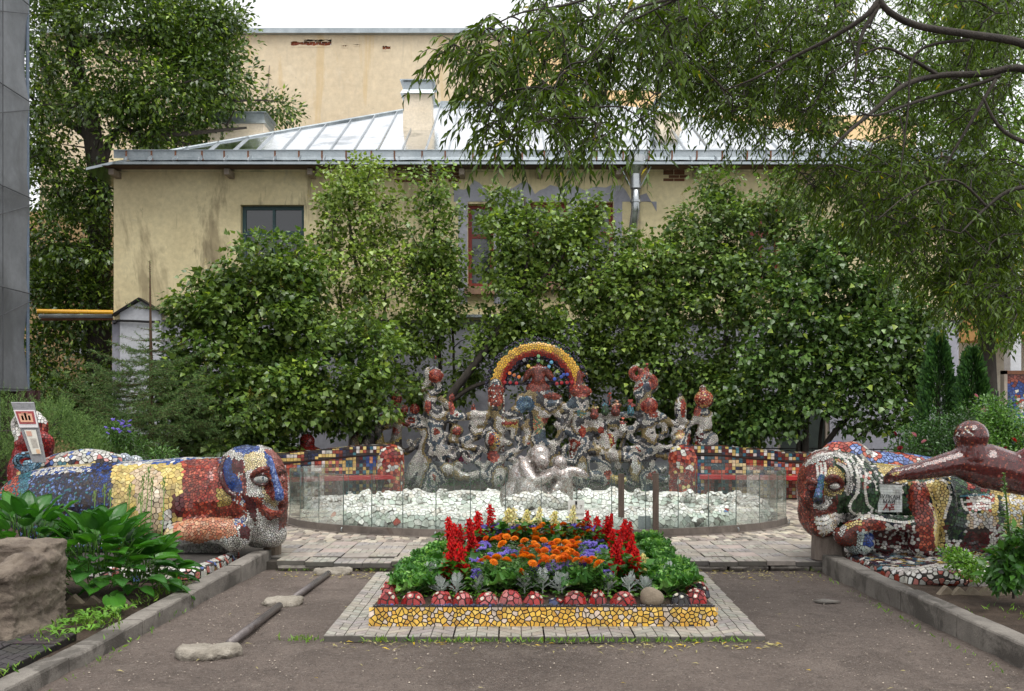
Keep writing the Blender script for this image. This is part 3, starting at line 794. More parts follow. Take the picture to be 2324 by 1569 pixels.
# light building at the far right
lb = thing('pale_building', 'pale cream building at the right edge behind the thuja trees', 'building', (hx(2300, 34), 34, 0))
MB().box((hx(2120, 34), 34, 0), (hx(2700, 34), 44, hz(480, 34))).build('wall', surf_mat('pale_wall', s(226,224,206), s(236,234,220), .6, .9, .1, 20), lb)
MB().box((hx(2100, 36), 36, hz(420, 36)), (hx(2700, 36), 44, hz(380, 36))).build('roof_edge', M_STEEL, lb)
ow = thing('orange_building', 'orange plastered house behind the willow at the right edge', 'building', (hx(2380, 30), 30, 0))
MB().box((hx(2290, 30), 30, hz(760, 30)), (hx(2700, 30), 33.5, hz(500, 30))).build('wall', surf_mat('orange_wall', s(220,170,110), s(230,184,124), .8, .9, .1, 20), ow)
MB().box((hx(2286, 30), 29.8, 0), (hx(2310, 30), 30.2, hz(500, 30))).build('corner_pier', M_WHITE, ow)

# netted scaffold at the far left
M_NET = surf_mat('scaffold_net', (.16,.17,.18), (.22,.23,.245), .7, .9, .4, 60, spots=[((.11,.115,.12), .5, .56, .6)], stretch=(1,1,.5))
nt = thing('scaffold', 'scaffolding wrapped in grey netting at the left edge', 'scaffold', (-10.6, 19, 0))
n, k = 60, 80; V = []; Fc = []
zt, zb = 17, hz(890, 20)
for i in range(n+1):
    y = lerp(13, 20, i/n)
    for j in range(k+1):
        z = lerp(zb, zt, j/k)
        lift = abs(math.sin((z-zb)*math.pi/2.05))
        x = -10.36-.045*lift+.04*noise.noise(Vector((y*.8, z*.5, 2)))+.03*noise.noise(Vector((y*3, z*1.4, 8)))+.04*math.sin(y*2.3+z*.9)*lift
        V.append((x, y, z))
for i in range(n):
    for j in range(k): a = i*(k+1)+j; Fc.append((a, a+1, a+k+2, a+k+1))
link('netting', mesh_np('netting', V, Fc, None, True), M_NET, nt)
MB().box((-14, 13, zb-1.2), (-10.75, 19.8, zt)).build('building_core', M_GREYP, nt)
for z in np.arange(zb+.05, zt, 2.05):
    MB().tube([(-10.47, 13, z), (-10.47, 20.02, z)], .03, 6).build('ledger', M_STEEL, nt)
    MB().tube([(-10.47, 14, z), (-10.47, 19.9, z+2.0)], .024, 6).build('brace', M_STEEL, nt)
M_SEAM_SHADE = surf_mat('net_seam_and_shade', (.07,.073,.078), (.1,.104,.11), 3, .9, .1, 30)
for z in np.arange(zb+.05, zt, 2.05):
    MB().tube([(-10.3, 13, z), (-10.3, 20.0, z)], .014, 5).build('seam', M_SEAM_SHADE, nt)
    MB().tube([(-10.29, 15.5, z+.3), (-10.33, 17.6, z+1.0), (-10.3, 20.0, z+1.9)], .01, 5).build('brace_shade_line', M_SEAM_SHADE, nt)  # thin dark tube imitates shading of the diagonal brace behind the net
for y in (15.2, 17.4, 18.9):
    MB().tube([(-10.31, y, zb), (-10.31, y, zt)], .01, 5).build('seam', M_SEAM_SHADE, nt)
for y in (14, 16, 18, 19.95):
    MB().tube([(-10.5, y, 0), (-10.5, y, zt)], .03, 6).build('standard', M_STEEL, nt)
MB().tube([(-10.38, 20.01, zb), (-10.4, 20.02, zt)], .035, 6).build('blue_edge_rope', surf_mat('blue_rope', s(96,110,128), s(112,126,142), 9, .7, .3, 60), nt)
fe = thing('corrugated_fence', 'brown corrugated metal fence below the netting', 'fence', (-10.6, 19.5, 0))
m = MB(); vs = []
for i in range(81):
    x = lerp(-13.5, -9.9, i/80); vs += [(x, 19.6+.02*math.sin(i*1.25), -.1), (x, 19.6+.02*math.sin(i*1.25), zb+.02)]
m.add(vs, [(2*i, 2*i+2, 2*i+3, 2*i+1) for i in range(80)]); m.build('sheet', surf_mat('brown_sheet', s(58,36,34), s(72,46,42), 3, .6, .1, 30), fe)
gp = thing('gas_pipe', 'yellow gas pipe bridging from the scaffold to the yellow house', 'pipe', (-10.1, 21.6, 4))
MB().tube([(-10.9, 21.4, hz(706.5, 21.4)), (hx(256, 22.2), 22.2, hz(709, 22.2))], .05, 10).build('yellow_pipe', surf_mat('yellow_paint', s(222,160,30), s(236,178,44), 4, .4, .1, 30), gp)
gb = thing('pipe_beam', 'grey pipe and brown beam running under the yellow gas pipe', 'pipe', (-10.1, 21.6, 3.8))
MB().tube([(-10.9, 21.5, hz(718, 21.5)), (hx(256, 22.3), 22.3, hz(718, 22.3))], .045, 10).build('grey_pipe', M_STEEL, gb)
MB().tube([(-10.9, 21.6, hz(725, 21.6)), (hx(256, 22.35), 22.35, hz(724, 22.35))], .035, 8).build('brown_beam', M_RUST, gb)
# ================================================================== mosaic statues
WH = [s(226,222,212), s(212,208,200), s(232,230,224), s(200,196,188)]
CREAM = [s(226,206,150), s(220,196,136), s(232,214,166)]
YELL = [s(222,196,104), s(214,184,92), s(230,206,124), s(206,176,100)]
BEIGE = [s(208,184,146), s(214,192,158), s(200,174,136)]
RED = [s(176,66,44), s(156,52,38), s(194,84,56), s(146,44,34), s(204,104,74)]
BRICKR = [s(140,58,42), s(122,48,36), s(156,72,52), s(106,42,34)]
MAR = [s(96,32,36), s(84,26,30), s(108,42,44)]
PINK = [s(190,110,100), s(176,94,88), s(200,126,114)]
ORNG = [s(206,132,94), s(214,150,112), s(196,116,84), s(220,168,132)]
BLUE = [s(40,74,150), s(34,62,132), s(60,92,164)]
LBLUE = [s(96,122,184), s(120,146,198), s(84,108,170)]
NAVY = [s(46,52,86), s(40,42,62), s(60,62,84), s(54,44,44), s(78,64,60)]
TEAL = [s(52,110,128), s(64,128,142), s(40,92,112)]
GREEN = [s(44,78,48), s(36,64,42), s(58,94,54), s(70,106,64)]
DGREEN = [s(28,46,40), s(22,38,40), s(34,54,44), s(30,40,56)]
OLIVE = [s(166,142,60), s(150,124,50), s(186,162,80)]
def pick(p, a=.12):
    c = random.choice(p); l_ = .3*c[0]+.55*c[1]+.15*c[2]
    return jit(tuple((x*.9+l_*.1)*.86 for x in c), a)

def statue(name, label, cat, prims, rfun, cfun, base, voxel=.022, smooth=5, gap=.012, nparts=300, mat=M_TILE, zmin=.02, thick=.006, face=-.3, seed=3, tilt=.05, group=None):
    root = thing(name, label, cat, base, group); rf0 = rfun; rfun = lambda q: rf0(q)*(.72+.85*abs(noise.noise(q*21)))
    me = remesh(prims, voxel, smooth, 'body'); link('body', me, M_GROUT, root)
    lay(chips(me, rfun, cfun, gap, thick, face, tilt, zmin=zmin, seed=seed), root, mat, nparts)
    return root
def ball(mb, dx, dy, Y, rx, rz, ry=None, rot=0):
    "ellipsoid measured in photo pixels, at the distance Y"
    k = Y/F; M = Matrix.Rotation(rot, 4, 'Y') if rot else None
    mb.ell(D(dx, dy, Y), (rx*k, (ry if ry is not None else rx)*k, rz*k), M); return mb
def ptube(mb, pts, Y, r, n=9, sm=3):
    "pts: (dx, dy[, dY]) ; r in photo pixels (one or a list)"
    P = [D(p[0], p[1], Y+(p[2] if len(p) > 2 else 0)) for p in pts]
    R = [r]*len(P) if not hasattr(r, '__len__') else list(r)
    Q = smoothpath(P, sm); m_ = len(Q)
    RR = [float(np.interp(i/(m_-1)*(len(R)-1), range(len(R)), R))*Y/F for i in range(m_)]
    mb.tube(Q, RR, n)
    mb.ell(Q[0], RR[0], nu=8, nv=6); mb.ell(Q[-1], RR[-1], nu=8, nv=6); return mb
def regions(lst, default, conv=lambda x, y: (x, y)):
    L = [([conv(*p) for p in poly], pal) for poly, pal in lst]
    def f(q, n_):
        x, y = PX(q)
        for poly, pal in L:
            if inpoly(x, y, poly): return pick(pal)
        pal = default(x, y, q, n_)
        return None if pal is None else pick(pal)
    return f

# ---------------------------------------------------------------- left reclining statue
Y0 = 10.15
m = MB()
HC, HR = (590, 1122), (70, 113)                     # head centre and half sizes in photo pixels
ball(m, 588, 1118, Y0, 69, 108, 74); ball(m, 592, 1172, Y0-.03, 60, 72, 66); ball(m, 560, 1090, Y0+.05, 74, 80, 72)
def onhead(x, y, c=HC, r=(70, 112), d=74, Y=Y0):
    "offset in distance of the head's front surface at a photo point"
    q = 1-((x-c[0])/r[0])**2-((y-c[1])/r[1])**2
    return -d*Y/F*math.sqrt(max(.02, q))
def fp(x, y, out=0): return (x, y, onhead(x, y)-out)
ptube(m, [fp(572, 1080, -.015), fp(590, 1071, .01), fp(612, 1072, .012)], Y0, [6, 9, 7])            # brows
ptube(m, [fp(624, 1072, .0), fp(638, 1070, -.0), fp(647, 1078, -.02)], Y0, [6, 8, 6])
ptube(m, [fp(612, 1052, -.02), fp(622, 1080, .01), fp(631, 1108, .035), fp(634, 1124, .055)], Y0, [7, 8, 11, 15])   # nose
ball(m, 597, 1091, Y0+onhead(597, 1091)+.035, 15, 10, 12); ball(m, 639, 1089, Y0+onhead(639, 1089)+.03, 11, 9, 10)   # eyes
ptube(m, [fp(575, 1092, -.0), fp(590, 1102, .006), fp(606, 1100, .004)], Y0, [3, 4, 3])
ball(m, 592, 1128, Y0+onhead(592, 1128)+.08, 26, 25, 26); ball(m, 640, 1130, Y0+onhead(640, 1130)+.06, 16, 24, 20)   # cheeks
ptube(m, [fp(592, 1150, -.02), fp(612, 1166, .01), fp(634, 1164, .012), fp(646, 1154, -.01)], Y0, [5, 9, 9, 5])      # upper lip
ptube(m, [fp(598, 1164, -.02), fp(616, 1178, .012), fp(636, 1174, .01)], Y0, [5, 8, 5])
ball(m, 617, 1212, Y0+onhead(617, 1190)+.12, 34, 30, 34)                                              # chin
# body
path = [(66, 1140, .75), (130, 1137, .7), (240, 1138, .5), (340, 1140, .32), (430, 1138, .2), (520, 1130, .1)]
ptube(m, path, Y0, [72, 84, 92, 98, 102, 92], 20, 4)
for x, r_ in ((110, 70), (250, 80), (380, 86)): ptube(m, [(x, 1185, .55-(x-110)*.0012), (x+90, 1187, .45-(x-110)*.0012)], Y0, r_, 16)
ball(m, 440, 1150, Y0-.02, 60, 75, 70); ball(m, 370, 1160, Y0-.0, 55, 82, 85)                           # shoulder, ribs
ptube(m, [(400, 1215, -.3), (450, 1205, -.38), (500, 1205, -.42), (530, 1215, -.42)], Y0, [26, 28, 28, 32], 12)   # forearm
ball(m, 534, 1215, Y0-.42, 36, 38, 34)                                                                # paw
ball(m, 300, 1235, Y0+.1, 160, 22, 70)
z4 = lambda x, y: (x*.2995, 877.6+.2995*y)
z5 = lambda x, y: (484.2+.1852*x, 992.6+.1852*y)
L5 = [([(595,480),(632,480),(632,545),(595,545)], TEAL), ([(490,490),(560,458),(672,500),(640,555),(540,560)], WH),
  ([(600,180),(665,200),(745,340),(765,480),(840,640),(850,750),(765,750),(752,620),(700,440),(640,260)], LBLUE+BLUE),
  ([(765,640),(850,640),(850,760),(765,760)], BLUE), ([(480,420),(640,350),(700,360),(700,425),(520,475)], BRICKR+RED),
  ([(740,400),(830,340),(900,370),(900,460),(760,450)], BRICKR), ([(770,470),(850,460),(850,530),(780,540)], PINK),
  ([(455,450),(710,400),(765,620),(755,760),(680,740),(600,585),(500,562)], RED+PINK),
  ([(620,150),(760,160),(900,340),(880,450),(750,440),(720,330)], PINK), ([(740,440),(900,440),(910,800),(780,840),(830,740)], RED+PINK),
  ([(375,225),(480,180),(615,200),(695,330),(470,400),(395,430)], CREAM), ([(395,430),(470,460),(600,590),(600,740),(520,740),(405,620)], WH),
  ([(590,585),(650,585),(790,830),(740,870),(600,740)], CREAM), ([(500,740),(600,740),(610,860),(720,900),(830,950),(700,1010),(600,960),(530,850)], RED),
  ([(350,690),(520,740),(525,1090),(440,950),(395,800)], MAR), ([(320,860),(385,850),(360,970),(325,1000)], RED),
  ([(790,830),(930,780),(900,1090),(800,1130)], BRICKR), ([(315,1130),(400,1075),(455,1150),(430,1255),(325,1225)], MAR),
  ([(235,280),(370,280),(370,445),(245,435)], MAR), ([(205,195),(355,185),(365,290),(225,275)], WH), ([(150,250),(245,262),(245,420),(352,540),(365,668),(215,655),(150,555),(115,400)], BLUE),
  ([(110,240),(165,240),(120,400),(205,620),(290,690),(245,750),(140,640),(85,420)], MAR), ([(360,440),(410,440),(410,700),(350,700)], MAR+PINK),
  ([(240,140),(330,75),(560,110),(570,160),(380,225),(260,195)], LBLUE+BLUE), ([(480,70),(760,150),(620,200),(560,150)], WH), ([(30,640),(220,640),(220,830),(60,840)], OLIVE)]
L4 = [([(1000,640),(1120,590),(1230,640),(1230,900),(1180,1110),(1080,1110),(1040,900)], BEIGE), ([(1310,830),(1400,820),(1400,970),(1310,970)], MAR),
  ([(1220,930),(1320,950),(1310,1080),(1220,1070)], WH), ([(1310,1020),(1760,980),(1800,1120),(1500,1190),(1310,1150)], ORNG),
  ([(1120,1050),(1320,1060),(1420,1150),(1200,1160)], CREAM), ([(1150,1150),(2000,1130),(2000,1300),(1150,1300)], WH),
  ([(1380,560),(1660,545),(1680,760),(1860,960),(1660,1060),(1400,1010)], RED+BRICKR), ([(840,600),(1390,590),(1390,1060),(860,1060)], YELL),
  ([(690,560),(900,560),(860,920),(700,900)], BLUE+NAVY), ([(270,560),(770,560),(770,606),(270,615)], CREAM), ([(0,540),(150,560),(130,940),(0,1000)], RED+TEAL),
  ([(110,560),(250,580),(180,940),(90,950)], TEAL), ([(1500,440),(1900,420),(1900,520),(1500,540)], WH), ([(1560,500),(1720,480),(1720,780),(1580,780)], WH+LBLUE)]
LL = [([z5(*p) for p in a], b) for a, b in L5]+[([z4(*p) for p in a], b) for a, b in L4]
def dl(x, y, q, n_):
    if x > 560 and y > 1020: return WH
    if n_.z > .75: return WH+WH+LBLUE+BLUE
    if x < 240: return NAVY+NAVY+NAVY+LBLUE+TEAL
    return WH+WH+RED+LBLUE
def rl(q):
    x, y = PX(q)
    if 250 < x < 420: return .047
    if x > 505: return .0165
    if x < 240: return .024
    return .027
left_statue = statue('reclining_statue', 'long mosaic statue with a smiling human face left of the fountain', 'statue', m, rl, regions(LL, dl), (-4.2, 10.4, .1), .0185, 3, .0048, 300, seed=5)
from mathutils.bvhtree import BVHTree
def skin(root):
    b = [c for c in root.children if c.name.startswith('body')][0].data
    bv = BVHTree.FromPolygons([v.co for v in b.vertices], [p.vertices for p in b.polygons]); o = Vector((0,0,EYE))
    def hit(x, y, out=0):
        h = bv.ray_cast(o, (D(x, y, 10)-o).normalized())[0]
        Yh = h.y if h is not None else 10
        return D(x, y, Yh-out)
    return hit
def feature(root, hit, name, tubes, balls, pal, out=.004, r=.0135, seed=1):
    "a modelled facial feature with its own small chips"
    m_ = MB(); k = 10/F
    for pts, rr in tubes:
        P = smoothpath([hit(x, y, out) for x, y in pts], 3); R = list(rr) if hasattr(rr, '__len__') else [rr]*len(pts)
        RR = [float(np.interp(i/(len(P)-1)*(len(R)-1), range(len(R)), R))*k for i in range(len(P))]
        m_.tube(P, RR, 8); m_.ell(P[0], RR[0], nu=8, nv=6); m_.ell(P[-1], RR[-1], nu=8, nv=6)
    for x, y, rx, rz, d in balls: m_.ell(hit(x, y, d), (rx*k, min(rx, rz)*k*.7, rz*k))
    me = remesh(m_, .0085, 2, name); o = link(name, me, M_GROUT, root)
    cl_ = chips(me, lambda q: r, lambda q, n_: pick(pal, .1), .0028, .0025, -.2, .03, seed=seed)
    mm = MB()
    for c in cl_:
        v, f, col = chip_geo(c); mm.add(v, f, col)
    q = mm.build('chips', M_TILE, o); q['kind'] = 'stuff'; return o
hl = skin(left_statue)
DR = [s(110,34,28), s(92,28,26)]
feature(left_statue, hl, 'eyebrow', [([(570,1083),(580,1072),(597,1065),(613,1064)], [4,6,6,4])], [], BRICKR, .008)
feature(left_statue, hl, 'eyebrow', [([(624,1067),(636,1063),(647,1071)], [4,6,4])], [], BRICKR, .006)
feature(left_statue, hl, 'nose', [([(611,1040),(617,1058),(624,1084),(631,1108),(634,1122)], [6,6,6.5,8,10])], [(634,1128,10,9,.03)], LBLUE+BLUE, .02)
feature(left_statue, hl, 'nostril', [], [(620,1128,8,8,.01),(646,1126,5,7,.0)], RED, .0)
feature(left_statue, hl, 'eye', [], [(592,1089,16,8.5,.002)], [s(214,212,204), s(200,206,206)], r=.012); feature(left_statue, hl, 'eye', [], [(638,1089,8,6,.0)], PINK+WH[:1], r=.012)
feature(left_statue, hl, 'pupil', [], [(597,1088,4,6.5,.02)], [s(30,70,90), s(24,40,60)], r=.009); feature(left_statue, hl, 'eyelid', [([(572,1087),(583,1079),(598,1077),(609,1087)], 2.4), ([(572,1087),(583,1098),(600,1101),(610,1092)], 2.6)], [], DR, .012)
feature(left_statue, hl, 'lip', [([(596,1146),(604,1157),(620,1165),(640,1161)], [3,5,6,4])], [], RED, .006); feature(left_statue, hl, 'lip', [([(598,1158),(613,1173),(634,1172)], [3,5,3])], [], BRICKR, .004)
feature(left_statue, hl, 'ear_rim', [([(512,1040),(502,1062),(504,1090),(515,1112),(534,1126)], [4,6,6,6,5])], [], MAR, .004, .018)
# stump under the chin and the mosaic apron on the ground
MB().lathe([(.1,0),(.1,.42),(.08,.42)], D(618, 1225, Y0+.1)+Vector((0,0,-.3)), 12).build('chin_post', surf_mat('weathered_wood', s(96,84,72), s(120,108,94), 6, .9, .6, 40, stretch=(4,4,.4)), left_statue)
m = MB()
Q = [D(410, 1300, 8.75), D(545, 1262, 9.55), D(420, 1250, 10.1), D(250, 1262, 9.9), D(300, 1290, 9.0)]
m = MB(); m.prism([(-3.6, 8.75, .02), (-2.98, 8.95, .02), (-2.9, 9.95, .02), (-4.6, 9.95, .02), (-4.2, 9.0, .02)], (0, 0, .15))
apron = remesh(m, .03, 3)
lay(chips(apron, lambda q: .04, lambda q, n_: pick(WH+WH+WH+PINK+RED[:1]+LBLUE[:1], .15), .012, .005, .2, .06, zmin=.1, seed=4), left_statue, M_TILE, 0, rest='apron_chips')
link('apron', apron, M_GROUT, left_statue)

# ---------------------------------------------------------------- right reclining statue
Y1 = 9.95
m = MB()
ball(m, 1872, 1112, Y1, 62, 92, 72); ball(m, 1868, 1160, Y1-.02, 56, 64, 62); ball(m, 1905, 1090, Y1+.08, 75, 66, 76)
def h2(x, y, out=0):
    q = 1-((x-1872)/62)**2-((y-1118)/98)**2
    return (x, y, -72*Y1/F*math.sqrt(max(.02, q))-out)
ptube(m, [h2(1876, 1094, -.01), h2(1892, 1086, .008), h2(1912, 1094, -.005)], Y1, [5, 8, 5])
ptube(m, [h2(1828, 1098, -.02), h2(1842, 1090, .006), h2(1854, 1096, .0)], Y1, [5, 7, 5])
ptube(m, [h2(1864, 1082, -.01), h2(1861, 1105, .012), h2(1858, 1125, .04), h2(1857, 1132, .05)], Y1, [7, 8, 10, 13])
ball(m, 1894, 1104, Y1+h2(1894, 1104)[2]+.03, 14, 9, 12); ball(m, 1842, 1107, Y1+h2(1842, 1107)[2]+.03, 11, 8, 10)
ball(m, 1893, 1128, Y1+h2(1893, 1128)[2]+.08, 24, 20, 24); ball(m, 1832, 1132, Y1+h2(1832, 1132)[2]+.06, 16, 24, 20)
ptube(m, [h2(1845, 1147, -.01), h2(1862, 1151, .016), h2(1885, 1146, -.01)], Y1, [5, 8, 5])
ptube(m, [h2(1848, 1158, -.01), h2(1864, 1162, .014), h2(1882, 1156, -.01)], Y1, [5, 8, 5])
ball(m, 1866, 1190, Y1-.24, 32, 30, 34)
ptube(m, [(1930, 1130, .1), (2010, 1140, .2), (2110, 1146, .3), (2230, 1152, .4), (2380, 1158, .5), (2480, 1160, .55)], Y1, [84, 88, 88, 88, 88, 86], 20, 4)
for x in (2010, 2120, 2240): ptube(m, [(x-30, 1190, .1), (x+90, 1192, .15)], Y1, 66, 14)
# hair strands
for k in range(4):
    ptube(m, [(1885+k*20, 1030+k*3, -.12), (1925+k*17, 1068+k*4, -.3), (1936+k*16, 1120, -.36), (1932+k*14, 1160, -.32)], Y1, [8, 10, 12, 10])
ball(m, 1935, 1150, Y1-.34, 16, 22, 14)
ball(m, 2062, 1150, Y1-.18, 20, 20, 18)
# arm, ball, paw, thigh
ptube(m, [(2078, 1098, -.2), (2092, 1140, -.3), (2098, 1190, -.34), (2092, 1235, -.32)], Y1, [16, 24, 30, 30], 12)
ptube(m, [(2095, 1192, -.36), (2030, 1188, -.4), (1975, 1186, -.42), (1935, 1205, -.42)], Y1, [18, 17, 18, 22], 12)
ball(m, 1920, 1217, Y1-.4, 27, 24, 24); ball(m, 1950, 1228, Y1-.3, 34, 32, 30); ball(m, 2140, 1150, Y1-.25, 30, 70, 30)
ball(m, 2100, 1240, Y1+.1, 190, 18, 80)
z6 = lambda x, y: (1755.1+.27*x, 907.8+.27*y)
z7 = lambda x, y: (1791.4+.1928*x, 992.6+.1928*y)
L7 = [([(470,560),(540,535),(595,575),(560,615),(490,610)], WH), ([(225,580),(270,550),(325,570),(310,620),(240,630)], RED), ([(420,480),(520,460),(640,540),(640,600),(590,620),(590,560),(520,520),(440,540)], BRICKR),
  ([(340,470),(405,455),(395,600),(380,690),(305,670),(320,560)], TEAL+LBLUE), ([(295,660),(385,670),(400,780),(295,775)], DGREEN+BLUE), ([(410,690),(500,700),(500,760),(430,830),(440,860),(290,840),(290,770),(400,790)], WH),
  ([(455,380),(550,330),(650,420),(660,520),(620,520),(520,460),(430,480)], YELL), ([(395,480),(640,540),(640,660),(500,700),(410,680)], YELL+OLIVE),
  ([(310,310),(440,290),(450,440),(400,460),(330,500)], WH+WH+PINK), ([(540,250),(640,280),(680,340),(560,300)], ORNG+YELL),
  ([(640,240),(720,330),(760,560),(700,700),(660,640),(690,520),(640,340)], WH), ([(780,280),(860,400),(840,560),(800,680),(770,660),(790,500)], WH), ([(870,440),(960,420),(910,620),(870,600)], WH+RED),
  ([(720,740),(830,690),(910,800),(860,910),(720,890)], GREEN), ([(920,560),(1060,640),(1070,860),(930,830)], GREEN),
  ([(580,620),(700,640),(700,880),(560,900)], GREEN), ([(500,880),(900,880),(1130,960),(900,960),(640,1000),(540,960)], WH), ([(300,930),(520,900),(600,1000),(500,1110),(380,1180),(300,1000)], WH+BEIGE),
  ([(160,330),(330,200),(560,170),(760,210),(720,260),(520,240),(330,300),(190,350)], WH), ([(540,970),(620,960),(620,1060),(540,1060)], GREEN),
  ([(660,1020),(840,980),(840,1030),(680,1080)], YELL), ([(580,1120),(640,1030),(690,1060),(600,1180)], WH), ([(540,1080),(780,1060),(800,1260),(560,1290)], BRICKR), ([(600,960),(1130,930),(1130,1090),(800,1100),(560,1090)], BRICKR+RED),
  ([(880,1140),(985,1140),(985,1280),(860,1280)], BLUE), ([(580,1100),(990,1080),(990,1370),(580,1370)], [s(206,220,214), s(190,210,208), s(214,226,220)]), ([(80,300),(330,300),(330,520),(300,700),(300,1000),(330,1200),(80,1000)], BRICKR+RED),
  ([(280,790),(600,760),(560,900),(300,930)], BRICKR), ([(560,640),(700,560),(660,760),(500,800)], BRICKR)]
L6 = [([(1280,690),(1430,670),(1490,780),(1440,1000),(1430,1250),(1360,1250),(1340,900)], YELL), ([(1120,760),(1200,690),(1290,700),(1320,870),(1370,960),(1360,1270),(1250,1270),(1180,1000),(1140,880)], BRICKR+BRICKR+RED),
  ([(1480,640),(1640,620),(1600,1180),(1460,1180),(1480,800)], DGREEN+GREEN), ([(1610,700),(1700,690),(1700,760),(1620,750)], RED), ([(1730,700),(1810,700),(1800,780),(1740,780)], RED), ([(1630,655),(1700,655),(1700,685),(1630,685)], RED),
  ([(1560,800),(1860,790),(1830,930),(1620,940)], WH+WH+RED), ([(1820,640),(1900,640),(1880,1000),(1840,1000)], YELL), ([(1900,700),(2200,700),(2200,1300),(1980,1300)], YELL+WH), ([(1620,950),(1900,940),(1850,1080),(1640,1080)], WH+BEIGE),
  ([(1640,1060),(1840,1060),(1780,1260),(1540,1260)], MAR+NAVY[3:]), ([(840,1090),(1200,1090),(1180,1270),(840,1270)], MAR+MAR+WH), ([(860,460),(1000,560),(1130,690),(1000,700),(880,600)], YELL), ([(700,470),(1250,500),(1700,640),(1100,680),(900,560)], WH+YELL+MAR),
  ([(1060,780),(1180,860),(1170,970),(1060,960)], GREEN)]
LL = [([z7(*p) for p in a], b) for a, b in L7]+[([z6(*p) for p in a], b) for a, b in L6]
def dr_(x, y, q, n_):
    if x < 1890: return BRICKR
    if y > 1190: return MAR+WH
    if x < 2060: return GREEN+DGREEN+WH[:2]
    return GREEN+DGREEN+YELL[:2]
right_statue = statue('reclining_statue', 'long green and red mosaic statue with a face right of the fountain', 'statue', m, lambda q: .0185 if PX(q)[0] < 1950 else .029, regions(LL, dr_), (4.6, 10.1, .1), .0185, 3, .0055, 300, seed=6)
MB().lathe([(.17,0),(.16,.3),(.14,.42)], D(1878, 1262, Y1-.1)+Vector((0,0,-.03)), 14).build('chin_post', surf_mat('bark_post', s(104,92,84), s(132,120,110), 9, .9, .8, 60, stretch=(3,3,.5)), right_statue)
m = MB(); m.prism([(3.5, 9.0, .04), (3.62, 8.5, .04), (5.3, 8.3, .04), (7.0, 8.6, .04), (7.0, 9.8, .04), (3.5, 9.8, .04)], (0, 0, .14))
for k in range(8): m.ell((3.95+k*.3, 8.55+.05*math.sin(k*1.7), .17), (.28, .22, .09), nu=10, nv=6)
ap2 = remesh(m, .03, 4)
lay(chips(ap2, lambda q: .04, lambda q, n_: pick(PINK+WH+RED[:1] if (q.y < 8.4 or n_.z < .5) else (WH if q.y < 8.9 else WH+NAVY+TEAL+OLIVE+MAR)), .011, .005, .0, .06, zmin=.1, seed=9), right_statue, M_TILE, 0, rest='apron_chips')
link('apron', ap2, M_GROUT, right_statue)
# plaque with writing
pk = Y1/F
_h = [skin(right_statue)(x, y).y for x in (1995, 2020, 2045) for y in (1100, 1131, 1162)]
pc = D(2020, 1131, min(_h)-.015); pw, phh = 54*pk/2, 62*pk/2
hr = skin(right_statue)
def strip(root, hit, path, w, pal, step=5.6, name='tile_row', seed=0):
    "a row of squarish tiles laid along a curve on the statue"
    Q = smoothpath([Vector((x, y, 0)) for x, y in path], 6); L = [0]
    for a, b in zip(Q, Q[1:]): L.append(L[-1]+(b-a).length)
    m_ = MB(); t = 0
    def at(t):
        i = max(0, min(len(L)-2, int(np.searchsorted(L, t))-1)); return Q[i].lerp(Q[i+1], (t-L[i])/max(1e-6, L[i+1]-L[i]))
    while t+step < L[-1]:
        e = step*random.uniform(.8, 1.15); p, q = at(t), at(t+e-.9); d = (q-p); n2 = Vector((-d.y, d.x, 0)).normalized()*w/2*random.uniform(.85, 1.1)
        try: v = [hit(c.x, c.y, .009) for c in (p-n2, q-n2, q+n2, p+n2)]
        except Exception: v = None
        if v and max(a.y for a in v)-min(a.y for a in v) < .12:
            b = [x+Vector((0,.012,0)) for x in v]; m_.add(v+b, [(3,2,1,0),(0,1,5,4),(1,2,6,5),(2,3,7,6),(3,0,4,7)], pick(pal, .1))
        t += e
    if m_.f: m_.build(name, M_TILE, root)
WB = [s(236,232,222), s(226,222,212), s(216,210,198)]
for pth, w_ in (([(175,330),(260,235),(400,195),(560,190),(660,245),(720,360),(745,480)], 6), ([(200,300),(300,215),(420,170),(600,165)], 5), ([(700,205),(760,300),(800,420),(822,540),(800,660),(730,760),(715,840),(760,900),(860,900)], 6), ([(760,200),(860,320),(905,440),(890,560),(905,700),(925,790),(990,850),(1110,905)], 6), ([(845,205),(960,330),(1010,470),(1035,620)], 6),
   ([(560,300),(650,350),(695,450),(685,560),(655,660)], 6), ([(315,960),(420,965),(480,935),(540,905),(640,945),(780,965)], 6), ([(320,1010),(420,1015),(530,960),(640,990),(760,1000)], 6), ([(330,1070),(420,1070),(520,1020)], 7), ([(345,1120),(430,1110),(520,1070)], 7), ([(320,320),(335,400),(330,500)], 5), ([(370,300),(380,400),(375,470)], 5), ([(420,295),(428,400),(425,470)], 5), ([(960,850),(1050,880),(1140,930)], 6)):
    strip(right_statue, hr, [z7(*p) for p in pth], w_, WB)
for pth, w_, pal in (([(1275,700),(1340,680),(1430,675),(1485,740),(1490,830),(1455,930),(1440,1010)], 6, WB), ([(1310,870),(1350,930),(1365,1040),(1360,1180)], 5, WB), ([(1130,700),(1190,690),(1270,700)], 5, ORNG), ([(1570,810),(1700,800),(1840,795)], 4, TEAL), ([(1580,830),(1600,900),(1640,940)], 5, WB), ([(1600,860),(1720,850),(1840,845)], 4, WB), ([(1610,900),(1720,895),(1840,890)], 4, WB), ([(830,990),(950,1010),(1100,1030),(1190,1015)], 6, WB), ([(640,1010),(760,980),(830,990)], 6, YELL)):
    strip(right_statue, hr, [z6(*p) for p in pth], w_, pal)
feature(right_statue, hr, 'eyebrow', [([(1874,1090),(1886,1083),(1902,1086),(1914,1100)], [4,6,6,4])], [], BRICKR, .006)
